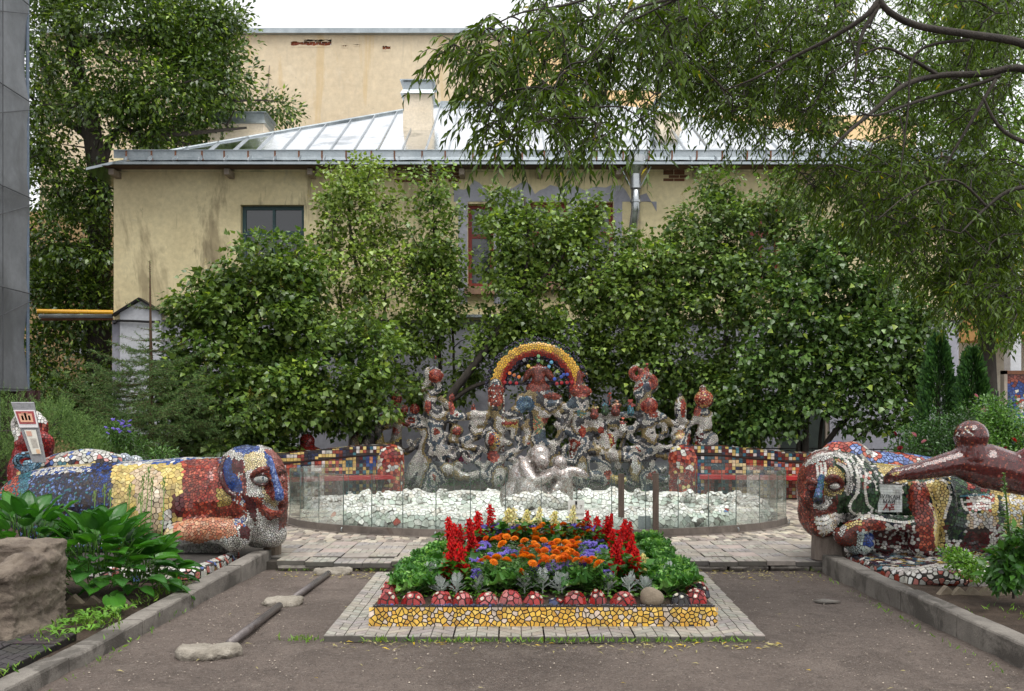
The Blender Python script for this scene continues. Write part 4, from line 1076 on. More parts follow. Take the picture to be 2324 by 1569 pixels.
feature(right_statue, hr, 'eyebrow', [([(1832,1103),(1841,1094),(1855,1098)], [3,5,4])], [], BRICKR, .004)
feature(right_statue, hr, 'nose', [([(1865,1082),(1862,1100),(1858,1118),(1856,1128)], [5.5,6,7.5,9])], [], TEAL+BLUE[:1]+LBLUE[:1], .018); feature(right_statue, hr, 'nose_tip', [], [(1857,1134,10,8,.03)], DGREEN+NAVY[:2])
feature(right_statue, hr, 'eye', [], [(1894,1104,12,6.5,.003)], WH, r=.012); feature(right_statue, hr, 'eye', [], [(1843,1107,9,6,.002)], RED+PINK[:1], r=.012)
feature(right_statue, hr, 'eyelid', [([(1881,1104),(1889,1096),(1902,1098),(1908,1106)], 2.5), ([(1881,1105),(1890,1113),(1902,1112),(1908,1106)], 2.5)], [], MAR+DR, .01); feature(right_statue, hr, 'eyelid', [([(1833,1107),(1841,1099),(1854,1106)], 2.4), ([(1833,1108),(1842,1115),(1854,1108)], 2.4)], [], MAR+DR, .008)
feature(right_statue, hr, 'lip', [([(1848,1146),(1860,1150),(1872,1152),(1884,1140)], [3,4,4,3.5])], [], WH, .006); feature(right_statue, hr, 'lip', [([(1847,1158),(1862,1164),(1880,1160)], [3,5.5,3.5])], [], BRICKR, .006)
plq = thing('plaque', 'white tiled plaque with painted lettering on the right mosaic statue', 'plaque', pc-Vector((0,0,phh)))
MB().box((pc.x-pw, pc.y+.006, pc.z-phh), (pc.x+pw, pc.y+.09, pc.z+phh)).build('backing', M_GROUT, plq)
nx, nz = 8, 11
for i in range(nx):
    for j in range(nz):
        x0 = lerp(pc.x-pw, pc.x+pw, i/nx); x1 = lerp(pc.x-pw, pc.x+pw, (i+1)/nx); z0 = lerp(pc.z-phh, pc.z+phh, j/nz)-.012*(i/nx)*(j > 6); z1 = lerp(pc.z-phh, pc.z+phh, (j+1)/nz)-.012*(i/nx)*(j > 5)
        MB().box((x0+.001, pc.y, z0+.001), (x1-.001, pc.y+.02, z1-.001), jit(s(214,218,216), .06)).build('tile', M_TILE, plq)
def text(body, size, loc, mat, parent, name='lettering', shear=0, extr=.002, ry=0):
    cu = bpy.data.curves.new('t', 'FONT'); cu.body = body; cu.size = size; cu.align_x = 'CENTER'; cu.align_y = 'CENTER'; cu.extrude = extr; cu.shear = shear
    o = bpy.data.objects.new('t', cu); me = bake(o)
    me.transform(Matrix.Translation(loc) @ Matrix.Rotation(ry, 4, 'Y') @ Matrix.Rotation(math.pi/2, 4, 'X'))
    return link(name, me, mat, parent)
M_INK = surf_mat('black_paint', (.012,.012,.012), (.02,.02,.02), 9, .5, 0); M_REDP = surf_mat('red_paint', s(120,22,18), s(136,30,24), 9, .4, 0)
text('ВУЛКАН', .056, (pc.x-.01, pc.y-.003, pc.z+.012), M_INK, plq, ry=.08); text('МАЙ'.replace('Й', 'И'), .056, (pc.x-.012, pc.y-.003, pc.z-.038), M_INK, plq, ry=.06)
sg = MB()
for pts in ([(-.075,-.125),(-.055,-.10),(-.032,-.055),(-.03,-.062),(-.04,-.1),(-.03,-.105)], [(-.024,-.085),(-.02,-.105),(-.006,-.088),(-.004,-.13)], [(.0,-.105),(.018,-.09),(.014,-.075),(.0,-.068),(.04,-.062)], [(.018,-.09),(.034,-.1),(.04,-.09),(.028,-.085)], [(-.005,-.116),(.045,-.112)]):
    sg.tube([(pc.x+x, pc.y-.003, pc.z+z) for x, z in pts], .0055, 6)
sg.build('signature', M_REDP, plq)

# ---------------------------------------------------------------- dark red figure lying over the right statue
Y2 = 9.4
m = MB()
ball(m, 2204, 991, Y2, 37, 37, 37); ptube(m, [(2204, 1012), (2206, 1040)], Y2, [34, 42])
ptube(m, [(2188, 1046, 0), (2140, 1057, -.02), (2090, 1068, -.05), (2048, 1074, -.08)], Y2, [32, 26, 20, 15], 12)
ptube(m, [(2048, 1074, -.08), (2032, 1078, -.09)], Y2, [15, 15])
for k in range(4): ptube(m, [(2030, 1075+k*4, -.1), (2018, 1076+k*5, -.12+k*.01), (2009, 1081+k*5, -.1)], Y2, [5, 4.5, 3.5], 7)
ptube(m, [(2034, 1084, -.1), (2026, 1092, -.13), (2018, 1096, -.12)], Y2, [5, 4.5, 3.5], 7)
ptube(m, [(2180, 1052, 0), (2235, 1058, .02), (2290, 1072, .05), (2360, 1085, .1), (2440, 1090, .15)], Y2, [33, 52, 48, 46, 46], 14)
ptube(m, [(2240, 1045, .05), (2290, 1056, .0), (2335, 1032, -.05), (2390, 1010, -.1)], Y2, [24, 20, 18, 16], 12)
dkr = [s(96,32,30), s(110,40,36), s(84,28,28), s(100,40,40)]
def dc(q, n_):
    x, y = PX(q)
    if math.hypot((x-2033)/10, (y-1075)/4) < 1: return pick(YELL)
    if x > 2320: return pick([s(120,20,26), s(104,22,28)])
    if 2170 < x < 2215 and 968 < y < 990 and random.random() < .22: return pick(WH+ORNG)
    return pick(dkr+dkr+dkr+BRICKR[2:3], .15)
M_TILEG = attr_mat('polished_tile', .1, .2, 40, .1, 90, .6, 0, .5)
statue('human_figure', 'dark red glazed figure stretching an arm over the right statue', 'sculpture', m, lambda q: .017, dc, (4.6, 9.5, .9), .014, 4, .0028, 120, M_TILEG, seed=8, thick=.003, tilt=.02)

# ---------------------------------------------------------------- statues further back
m = MB(); Y3 = 12.4
ball(m, 1934, 1046, Y3, 43, 44, 44); ptube(m, [(1900, 1040, .1), (1960, 1068, .0), (2040, 1075, .1), (2140, 1092, .2)], Y3, [40, 46, 48, 50], 14); ball(m, 1870, 1060, Y3, 45, 40, 45)
statue('reclining_statue', 'white and blue domed mosaic statue behind the right face', 'statue', m, lambda q: .05,
       lambda q, n_: pick([WH, WH, RED, LBLUE, YELL, PINK][int((noise.noise(q*4)+1)*3) % 6]), (4.6, 12.4, .1), .03, 3, .01, 120, seed=12)
m = MB(); Y4 = 12.6
ptube(m, [(60, 1085, .3), (130, 1068, .2), (200, 1058, .1), (252, 1060, 0)], Y4, [34, 38, 40, 32], 14)
ptube(m, [(80, 1120, .3), (250, 1105, 0)], Y4, [40, 40], 14)
def c3(q, n_):
    if n_.z > .35: return pick(WH+WH+PINK[:1]+LBLUE[:1])
    return pick([BRICKR, WH, TEAL, YELL, NAVY][int(q.x*13) % 5])
statue('mosaic_bench', 'white topped mosaic bench with striped sides behind the left statue', 'bench', m, lambda q: .055, c3, (-5.8, 12.6, .1), .03, 3, .01, 160, seed=13)
m = MB(); ball(m, 282, 1043, 12.7, 15, 14, 15); ball(m, 282, 1075, 12.7, 13, 34, 13); statue('mosaic_ball', 'white tiled ball on a post beside the white bench', 'sculpture', m, lambda q: .03, lambda q, n_: pick([s(200,212,222), s(186,200,214)]), (-5.3, 12.7, .1), .025, 3, .006, 40, seed=14)
m = MB(); ball(m, 306, 1048, 12.9, 18, 14, 16); ball(m, 306, 1080, 12.9, 14, 34, 13); statue('mosaic_ball', 'flatter white tiled ball right of the ball by the white bench', 'sculpture', m, lambda q: .03, lambda q, n_: pick([s(214,218,222), s(196,206,214)]), (-5.2, 12.9, .1), .025, 3, .006, 40, seed=15)
# red finial behind the left bench
m = MB(); ball(m, 697, 1002, 17.4, 17, 17); ptube(m, [(697, 1015), (697, 1024), (697, 1080)], 17.4, [17, 32, 36], 14)
statue('red_finial', 'red tiled round knob rising behind the left mosaic wall', 'sculpture', m, lambda q: .045, lambda q, n_: pick([s(140,30,26), s(122,26,24)]), (-3.8, 17.4, .1), .03, 3, .005, 60, seed=16)
# seated red figure far left
m = MB(); Y5 = 12.9
ball(m, 62, 1005, Y5, 27, 36, 26); ball(m, 55, 1035, Y5, 26, 26, 26); ptube(m, [(60, 975), (75, 955), (92, 958), (99, 972), (98, 985)], Y5, [12, 14, 13, 10, 9])
ptube(m, [(75, 990, -.1), (98, 992, -.2), (112, 1006, -.2), (108, 1030, -.15), (112, 1056, -.1)], Y5, [16, 12, 11, 10, 14]); ptube(m, [(50, 1060), (60, 1110)], Y5, [30, 36])
ptube(m, [(40, 985, .1), (38, 960, .15), (60, 940, .1), (85, 945, .05)], Y5, [10, 12, 12, 10])
def c5(q, n_):
    x, y = PX(q)
    if y < 962 or x < 45 and y < 1000: return pick(WH)
    if 92 < x < 104 and y < 975: return pick(WH+RED)
    return pick([s(150,30,30), s(134,26,28), s(166,44,40)])
statue('seated_figure', 'red tiled seated figure with a white wrap at the far left', 'sculpture', m, lambda q: .035, c5, (-6.6, 12.9, .1), .022, 3, .005, 100, seed=17)
m = MB(); cp = D(62, 1050, 12.5); k = 12.5/F
m.tube([cp+Vector((26*k*math.cos(a), .03*math.sin(2*a), 18*k*math.sin(a))) for a in np.linspace(.5, 2*math.pi+.2, 20)], 7*k, 8); m.ell(cp+Vector((3*k,0,-2*k)), (13*k, .06, 8*k))
statue('blue_snake', 'coiled light blue tiled snake before the red seated figure', 'sculpture', m, lambda q: .032, lambda q, n_: pick([s(110,160,186), s(84,136,166), s(140,180,200)]), D(62, 1080, 12.5), .02, 3, .005, 60, seed=18)
# leaning information board
ib = thing('information_board', 'leaning ribbed plastic board with faded printed sheets at the far left', 'sign', D(85, 1055, 12.2))
bw = lambda u, v: D(lerp(lerp(25, 78, u), lerp(74, 106, u), v), lerp(913, 1050, v), 12.15)    # u across, v down
M_PLAS = attr_mat('ribbed_plastic', .3, .1, 20, .1, 60, .5)
m = MB(); n = 60
for i in range(n):
    v0, v1 = i/n, (i+1)/n; a, b = (Vector((0, .0, 0)), Vector((0, -.012, 0)))
    m.add([bw(0, v0), bw(1, v0), bw(1, (v0+v1)/2)+b, bw(0, (v0+v1)/2)+b, bw(1, v1), bw(0, v1)], [(3,2,1,0), (5,4,2,3)], s(176,176,178))
m.build('ribbed_sheet', M_PLAS, ib)
def sheet(name, u0, u1, v0, v1, col, off):
    MB().prism([bw(u0, v0)+Vector((0,off,0)), bw(u0, v1)+Vector((0,off,0)), bw(u1, v1)+Vector((0,off,0)), bw(u1, v0)+Vector((0,off,0))], (0, .004, 0), col).build(name, M_PLAS, ib)
sheet('paper_sheet', .02, .98, .13, .42, s(226,222,222), -.024); sheet('picture', .1, .92, .15, .36, s(160,70,72), -.03)
mm = MB()
for (u0, u1, v0, v1, c) in ((.2,.82,.19,.33,s(222,170,140)), (.34,.66,.175,.2,s(216,160,132)), (.46,.56,.18,.3,s(150,62,58)), (.3,.4,.22,.3,s(190,120,96)), (.62,.72,.22,.3,s(190,120,96))):
    mm.prism([bw(u0, v0)+Vector((0,-.034,0)), bw(u0, v1)+Vector((0,-.034,0)), bw(u1, v1)+Vector((0,-.034,0)), bw(u1, v0)+Vector((0,-.034,0))], (0, .003, 0), c)
mm.build('picture_print', M_PLAS, ib)
sheet('paper_sheet', .22, .82, .46, .86, s(218,214,202), -.024)
mm = MB()
for k in range(9):
    v = .6+k*.018; mm.prism([bw(.4, v)+Vector((0,-.029,0)), bw(.4, v+.006)+Vector((0,-.029,0)), bw(.74, v+.006)+Vector((0,-.029,0)), bw(.74, v)+Vector((0,-.029,0))], (0, .002, 0), s(176,166,156))
for u0, u1, v0, v1, c in ((.3,.56,.48,.56,s(206,160,140)), (.56,.78,.78,.85,s(214,176,140))):
    mm.prism([bw(u0, v0)+Vector((0,-.029,0)), bw(u0, v1)+Vector((0,-.029,0)), bw(u1, v1)+Vector((0,-.029,0)), bw(u1, v0)+Vector((0,-.029,0))], (0, .002, 0), c)
mm.build('faded_print', M_PLAS, ib)
# ================================================================== openwork mosaic wall with the rainbow
YW = 18.2
zA = lambda x, y, d=0: (786.8+.351*x, 774.7+.351*y, d)
zB = lambda x, y, d=0: (1077.3+.351*x, 750.5+.351*y, d)
zC = lambda x, y, d=0: (1331.5+.351*x, 811+.351*y, d)
def wallcol(seed, reds=(), pal=None):
    WD = [s(204,198,188), s(194,188,178), s(212,206,196)]; DK = [s(70,72,78), s(88,90,96), s(52,52,56)]; base = pal or [WD, WD, DK, WD, RED+BRICKR, WD, [s(84,100,112), s(70,84,98)], WD, DK, [s(150,130,84)]]
    def f(q, n_):
        x, y = PX(q)
        for (cx, cy, rx, ry, p) in reds:
            if ((x-cx)/rx)**2+((y-cy)/ry)**2 < 1: return pick(p)
        v = noise.noise(Vector((q.x*2.4+seed*7, q.y*2, q.z*2.4)))*.8+noise.noise(Vector((q.x*6, seed, q.z*6)))*.18
        return pick(base[int((v+1)*.5*len(base)*1.7) % len(base)], .12)
    return f
def col_statue(name, label, tubes, balls, z, reds=(), seed=1, nparts=60, pal=None, base=None, loops=()):
    m = MB(); tubes = list(tubes)
    for (cx, cy, rx, ry, a0, a1, r_) in loops: tubes.append((ring(cx, cy, rx, ry, a0, a1, 10), r_))
    for pts, r in tubes: ptube(m, [z(*p) for p in pts], YW, [a*.45 for a in (r if hasattr(r, '__len__') else [r]*len(pts))], 9, 3)
    for b in balls:
        x, y, d = z(b[0], b[1], b[4] if len(b) > 4 else 0); ball(m, x, y, YW+d, b[2]*.375, b[3]*.375, min(b[2], b[3])*.375)
    rr = [(*z(r_[0], r_[1])[:2], r_[2]*.351, r_[3]*.351, r_[4]) for r_ in reds]
    bp = D(*z(*(base or tubes[0][0][0]))[:2], YW); bp.z = .1
    return statue(name, label, 'sculpture', m, lambda q: .029, wallcol(seed, rr, pal), bp, .028, 1, .007, nparts, seed=20+seed, face=-.15, thick=.008)
def ring(cx, cy, rx, ry, a0=0, a1=2*math.pi, n=12, d=0):
    return [(cx+rx*math.cos(a), cy+ry*math.sin(a), d) for a in np.linspace(a0, a1, n)]
RD = RED+[s(128,30,26)]
col_statue('mosaic_column', 'tall white and red mosaic column with an onion top left of the rainbow',
  [([(520,950),(520,870),(518,740),(560,560),(540,470),(535,350)], [46,44,40,38,34,30]), ([(420,900),(440,820),(480,740),(520,680)], [34,36,28,24]), ([(600,900),(600,700),(590,560),(602,440)], [26,24,22,18]),
   (ring(545, 300, 52, 34, 0, 2*math.pi, 10), 17), ([(530,260),(520,200),(545,170)], [16,14,8]), ([(573,190),(572,140),(574,110)], [12,5,5]), ([(600,480),(690,482),(760,490),(840,470)], [20,22,20,18]), ([(605,370),(650,410),(700,460)], [14,16,16]),
   ([(490,545),(420,545),(370,525),(330,560)], [18,17,16,12]), ([(500,490),(440,492),(390,480)], 13), ([(605,620),(680,635),(760,645),(862,590)], [16,16,20,24]), (ring(690, 720, 38, 34, -1, 4.2, 10), 14), ([(640,690),(600,760),(560,800)], [18,22,26]),
   ([(620,880),(650,830),(700,860),(780,880),(850,860)], [30,40,26,22,20])],
  [(575,225,48,46), (573,100,12,14), (525,425,24,46,-.1), (712,582,40,36), (680,430,13,30), (680,365,16,24), (818,425,12,20), (440,440,30,34), (560,210,30,30)], zA,
  [(575,225,45,44,RD), (573,100,16,18,RD), (525,425,20,42,RD), (712,582,28,26,RD), (680,400,22,75,RD), (818,425,16,24,RD), (440,430,34,40,RD)], 1, 90, base=(520,960), loops=[(660,560,60,50,1.2,5.4,15),(450,620,50,60,-1.5,2.6,15),(560,800,50,40,0,5,16),(760,760,60,50,2,6.5,14),(650,860,60,40,3.1,6.3,18)])
col_statue('mosaic_thicket', 'tangle of dark mosaic stems with red bulbs at the left end of the sculptures',
  [([(130,960),(130,700),(140,600),(120,520)], [40,36,30,22]), ([(210,960),(212,700),(205,600),(180,545)], [30,26,22,18]), ([(320,960),(320,640),(330,560)], [34,28,20]), ([(50,960),(48,700),(46,580)], [34,32,20]),
   ([(90,570),(170,540),(250,552),(300,530),(360,520)], 17), (ring(312, 462, 48, 46, .4, 5.4, 12), 17), ([(360,480),(380,440),(372,420)], [18,14,10]), ([(240,700),(300,660),(380,720),(470,640)], [16,18,16,14])],
  [(225,505,26,30), (320,372,34,38), (46,570,24,40), (145,480,24,18)], zA, [(225,505,30,34,RD), (320,372,38,42,RD), (46,580,28,46,[s(84,34,26), s(100,48,30)]), (375,450,24,40,RD)], 2, 60,
  [[s(140,128,112), s(120,112,100)], [s(76,86,94), s(96,104,108)], BRICKR, [s(150,140,124)], OLIVE, [s(60,50,46)]], base=(200,960))
col_statue('mosaic_column', 'mosaic column with an oval shield and red knobs under the left foot of the rainbow',
  [([(130,960),(125,860),(120,800)], [50,40,30]), ([(140,660),(140,600),(130,520),(135,480)], [34,30,32,34]), ([(135,480),(135,350)], [40,34]), ([(95,640),(40,670),(0,692),(-60,720)], [20,20,20,18]), ([(100,545),(40,552),(-10,540)], [22,24,20]),
   ([(160,600),(230,598),(290,575)], [24,26,20]), ([(150,812),(210,805),(280,770),(370,700)], [20,20,20,20]), ([(40,770),(-40,750),(-120,730)], [18,16,14]), ([(200,560),(260,530),(310,500)], [22,20,16]), ([(90,600),(30,590),(20,640)], [20,18,16]), (ring(265, 660, 22, 36, -1.6, 3.3, 9), 13)],
  [(125,715,58,66), (135,460,48,30), (138,390,50,34), (137,352,20,22), (110,930,90,40), (260,900,80,30), (100,700,26,50,-.25)], zB,
  [(105,705,20,40,RD), (125,715,40,52,[s(206,186,110), s(196,130,70), s(70,84,130)]), (135,420,60,72,RD+BRICKR+WH[:1]), (120,815,36,40,RD), (220,600,60,12,RD), (240,612,60,14,YELL)], 3, 90, base=(130,960), loops=[(30,620,50,50,0,5,16),(60,830,50,50,-1,3.6,16),(220,680,50,50,1.5,6,15),(210,870,60,46,3,7.4,16),(-20,800,46,40,0,5,14)])
col_statue('mosaic_totem', 'central mosaic totem with a red winged bird under the rainbow',
  [([(410,960),(410,740),(410,640),(400,560),(408,470),(412,400)], [44,40,36,34,44,40]), ([(412,330),(412,270),(412,222)], [34,26,10]), ([(412,262),(370,255),(335,300),(318,325)], [16,20,16,6]), ([(412,262),(455,255),(490,300),(510,322)], [16,20,16,6]),
   ([(410,400),(470,418),(545,436)], [26,26,16]), ([(410,400),(350,412),(300,428)], [26,24,16]), (ring(490, 625, 72, 112, -1.5, 2.6, 14), 19), (ring(330, 480, 40, 52, 2.6, 6.2, 9), 24), ([(470,470),(540,480),(590,500),(640,545)], [24,22,22,20]),
   ([(345,480),(280,500),(230,540),(180,570)], [22,22,20,18]), ([(345,560),(338,640),(350,690)], [14,18,12]), ([(410,690),(340,710),(250,800)], [26,22,18]), (ring(450, 490, 32, 36, -2.6, 2.6, 9), 18), ([(520,740),(520,850),(510,960)], [24,26,34])],
  [(410,372,76,34), (440,545,50,30), (410,700,36,30), (440,590,30,16)], zB,
  [(412,280,110,75,BRICKR), (410,365,84,32,BRICKR), (500,425,60,22,BRICKR), (410,610,34,60,[s(180,170,110), s(90,120,90), s(196,120,80)]), (470,580,60,16,RD), (330,480,60,55,[s(70,100,130), s(100,130,150)])], 4, 120, base=(410,960), loops=[(340,560,56,70,1.4,5,17),(300,660,50,50,-1,3.4,15),(480,500,60,46,2,6.6,16),(560,560,46,60,-1.4,2.2,16),(430,800,70,50,0,3.3,18)])
col_statue('mosaic_column', 'mosaic column with a red toadstool cap and tiny figure under the right foot of the rainbow',
  [([(690,960),(690,860),(690,760),(660,690),(668,620),(690,540),(690,450)], [48,40,34,36,36,40,40]), ([(688,372),(675,330),(672,270)], [30,20,14]), ([(660,300),(690,292),(716,284)], [9,9,7]), ([(640,460),(600,500),(560,520)], [22,22,20]), ([(700,540),(760,580),(800,590),(862,596)], [24,24,22,18]),
   ([(790,600),(800,640),(820,690)], [34,42,24]), ([(830,680),(840,760),(840,960)], [26,32,34]), ([(720,740),(780,770),(860,800)], [26,30,32]), ([(640,700),(700,680),(720,640)], 20), ([(650,760),(700,740),(720,700)], 20)],
  [(685,398,70,36), (690,470,46,30), (690,535,32,28), (670,612,26,24), (800,940,90,36)], zB,
  [(685,392,72,38,BRICKR+RD), (675,300,40,50,BRICKR), (692,388,12,10,WH), (815,645,20,26,RD), (695,655,22,40,RD), (690,535,28,24,[s(80,140,140), s(170,150,80)])], 5, 90, base=(690,960), loops=[(620,600,46,60,1.4,5,16),(740,640,50,50,-1.6,2,16),(760,880,60,50,3,6.6,17),(620,800,50,50,0,4.4,16),(790,700,46,46,1,5.6,15)])
col_statue('mosaic_column', 'mosaic column topped by a ringed onion with a red bulb right of the rainbow',
  [([(390,960),(392,680),(395,600),(402,530),(398,460),(406,380),(395,300),(385,230)], [40,36,34,38,34,32,30,26]), (ring(394, 172, 46, 44, 0, 2*math.pi, 12), 20), ([(392,130),(390,90),(389,50)], [22,10,5]), (ring(322, 104, 32, 36, -.4, 4.4, 10), 15),
   ([(340,330),(345,280),(320,230),(325,180)], [20,18,14,10]), ([(440,372),(490,392),(540,428),(580,432)], [24,22,18,18]), ([(350,372),(250,372),(160,376),(90,380)], [14,16,16,14]), ([(40,400),(120,425),(200,452)], [18,18,18]), (ring(265, 420, 74, 50, 0, math.pi, 9), 20),
   ([(165,580),(170,530),(200,495),(250,510)], [18,20,18,14]), ([(-20,600),(80,605),(180,640),(290,655)], [28,32,32,20]), ([(340,590),(290,592),(230,590),(240,540)], [16,14,14,10]), ([(420,540),(460,580),(530,592),(580,560)], [18,18,18,14]), ([(300,800),(320,720),(310,640)], [34,34,20]), ([(130,700),(150,780),(240,800)], [16,22,20]), ([(400,740),(470,790),(540,800)], [18,18,14])],
  [(404,315,52,56), (394,190,30,34), (315,622,26,24), (440,600,24,26), (300,960,110,40), (180,960,80,40)], zC,
  [(404,315,54,50,RD), (430,160,26,50,RD), (322,104,48,50,RD), (390,80,14,60,RD), (394,195,24,30,[s(70,78,96)]), (310,690,20,60,WH), (150,540,30,50,RD+YELL), (200,790,60,40,YELL)], 6, 110, base=(390,960), loops=[(330,500,50,46,0,4.6,15),(460,470,46,50,-1.4,3,15),(260,700,60,50,3,6.6,17),(470,680,50,50,1,5.6,15),(100,520,50,46,2,6.6,15),(350,760,50,40,0,4,16)])
col_statue('mosaic_spear', 'mosaic leaf shaped spear with a red stripe standing on a coiled base',
  [([(605,960),(605,560)], [40,44]), (ring(610, 440, 46, 26, 0, 2*math.pi, 10), 16), (ring(612, 505, 46, 42, .6, 5.8, 11), 17), ([(660,430),(690,420)], 14)], [(607,335,36,82), (605,255,14,26), (612,505,20,22)], zC,
  [(622,330,16,60,RD), (596,330,14,70,WH+NAVY[:1]), (606,500,26,30,ORNG+YELL)], 7, 50, base=(605,960))
col_statue('mosaic_bulb', 'mosaic column with a pointed red and yellow bulb at the right end of the sculptures',
  [([(760,960),(755,560),(740,520),(768,440),(755,360),(735,330)], [44,40,34,34,28,20]), ([(690,420),(712,370),(720,330)], [14,18,14]), ([(790,370),(740,380),(715,410)], [20,18,16]), ([(810,560),(815,520),(790,490)], [28,26,12])], [(758,275,58,56), (750,210,20,30)], zC,
  [(756,260,60,66,RD+ORNG+YELL[:2]), (712,350,24,36,RD), (730,500,22,50,WH+MAR)], 8, 50, base=(760,960))
# small figures on the shelf
for i, (x, y, w_, h_, pal, lab) in enumerate(((50,335,28,44,[BRICKR,OLIVE],'olive and red mosaic figurine leftmost on the shelf'), (120,315,26,42,[GREEN,TEAL],'green mosaic figurine beside the red candle shape on the shelf'), (146,270,11,44,[RD,RD],'pointed red candle shaped mosaic figurine on the shelf'), (187,315,30,42,[BRICKR,ORNG],'red and orange robed mosaic figurine on the shelf'), (285,318,24,44,[TEAL,RD],'blue and red seated mosaic figurine rightmost on the shelf'), (232,430,22,42,[WH,RD],'white and red mosaic figurine in the curved arm'))):
    m = MB(); d = -.12
    if i == 2: ptube(m, [zC(x, y+40, d), zC(x, y, d), zC(x, y-42, d)], YW, [10*.351, 11*.351, 2*.351])
    else:
        ptube(m, [zC(x, y+h_*.9, d), zC(x, y+4, d), zC(x, y-h_*.35, d)], YW, [w_*.351, w_*.62*.351, w_*.34*.351]); xx, yy, _ = zC(x, y-h_*.62, d); ball(m, xx, yy, YW+d, w_*.36*.351, w_*.42*.351)
        ptube(m, [zC(x-w_*.4, y, d), zC(x-w_*.95, y-6, d)], YW, [4, 3]); ptube(m, [zC(x+w_*.4, y, d), zC(x+w_*.95, y-8, d)], YW, [4, 3])
    zm = zC(x, y)[1]
    statue('figurine', lab, 'figurine', m, lambda q: .04, lambda q, n_, pal=pal, zm=zm: pick(pal[0] if PX(q)[1] > zm else pal[1]), D(*zC(x, y+h_)[:2], YW+d), .022, 2, .008, 0, seed=60+i, thick=.005)
# rainbow arch
kr = .351*YW/F; cx_, cy_, _ = zB(402, 378); c0 = D(cx_, cy_, YW+.05); c0.y = YW+.05
arch = thing('rainbow_arch', 'yellow and red mosaic rainbow arch over the central totem', 'arch', (c0.x, c0.y, .1))
m = MB(); n = 48; prof = [(310, 0), (310, -.05), (282, -.09), (238, -.09), (205, -.04), (205, .12), (310, .12)]
vs = []; fs = []
for i in range(n+1):
    a = lerp(-.05, math.pi+.05, i/n)
    for r_, dy in prof: vs.append(c0+Vector((math.cos(a)*r_*kr, dy, math.sin(a)*r_*kr)))
k = len(prof)
for i in range(n):
    for j in range(k): fs.append((i*k+j, i*k+(j+1) % k, (i+1)*k+(j+1) % k, (i+1)*k+j))
fs += [tuple(range(k-1, -1, -1)), tuple(n*k+j for j in range(k))]
for sx in (-1, 1): m.box((c0.x+sx*258*kr-.14, c0.y-.05, .05), (c0.x+sx*258*kr+.14, c0.y+.12, c0.z+.02))
m.add(vs, fs); ame = remesh(m, .03, 2); link('arch_core', ame, M_GROUT, arch)
def ac(q, n_):
    r_ = math.hypot(q.x-c0.x, q.z-c0.z)/kr
    if q.z < c0.z-.06: return pick(BRICKR+WH)
    if r_ > 300: return pick(GREEN+DGREEN)
    if r_ > 252: return jit(random.choice([s(210,162,50), s(218,174,66), s(200,150,44)]), .08)
    if r_ > 240: return pick([s(190,96,50)])
    if r_ > 214: return jit(random.choice([s(150,36,28), s(132,30,26)]), .12)
    return pick([s(40,34,60), s(54,44,72)])
lay(chips(ame, lambda q: .033, ac, .008, .006, .0, .04, seed=40), arch, M_TILE, 260)
# purple bead trim and the bar with coloured discs
bd = [s(44,38,62), s(62,54,84), s(30,28,44)]
m = MB()
for i in range(260):
    a = random.uniform(0, math.pi); r_ = random.choice((318, 326, 334, 200, 194)); m.ell(c0+Vector((math.cos(a)*r_*kr+random.uniform(-.01,.01), random.uniform(-.07,.05), math.sin(a)*r_*kr)), random.uniform(.014,.026), nu=6, nv=4, col=jit(random.choice(bd), .3))
for i in range(160):
    m.ell(c0+Vector((random.uniform(-225, 235)*kr, random.uniform(-.05,.05), (40+random.uniform(-14, 12))*kr)), random.uniform(.014,.024), nu=6, nv=4, col=jit(random.choice(bd), .3))
for (x0, y0, x1, y1) in ((160,330,330,250),(345,230,330,130),(412,165,412,215),(495,205,450,260),(600,285,520,320),(225,275,320,330)):
    for i in range(26):
        t_ = random.random(); p = D(*zB(lerp(x0, x1, t_)+random.uniform(-8,8), lerp(y0, y1, t_)+random.uniform(-8,8))[:2], YW+.06); m.ell(p, random.uniform(.012,.022), nu=6, nv=4, col=jit(random.choice(bd), .3))
m.build('bead_trim', M_TILE, arch, kind='stuff')
MB().tube([D(*zB(170,338)[:2], YW+.07), D(*zB(640,338)[:2], YW+.07)], .04, 8).build('cross_bar', M_GROUT, arch)
for x, y, c in ((195,335,s(150,34,40)),(229,336,s(150,34,40)),(270,340,s(150,34,40)),(531,343,s(150,34,40)),(562,338,s(150,34,40)),(597,336,s(150,34,40)),(629,334,s(150,34,40)),(226,276,s(206,116,54)),(255,288,s(206,116,54)),(286,300,s(206,116,54)),(347,229,s(220,186,80)),(368,246,s(214,170,70)),(412,166,s(110,160,110)),(412,193,s(110,160,110)),(320,190,s(150,150,150)),(480,233,s(90,150,180)),(496,205,s(90,150,180)),(455,247,s(80,130,160)),(516,313,s(50,80,170)),(560,298,s(50,80,170)),(598,284,s(50,80,170)),(575,285,s(40,70,160))):
    p = D(*zB(x, y)[:2], YW-.04); MB().lathe([(.0,0),(.034,0),(.034,.02),(.0,.025)], (0,0,0), 12, c).build('disc', M_TILE, arch).matrix_basis = Matrix.Translation(p) @ Matrix.Rotation(math.pi/2, 4, 'X')

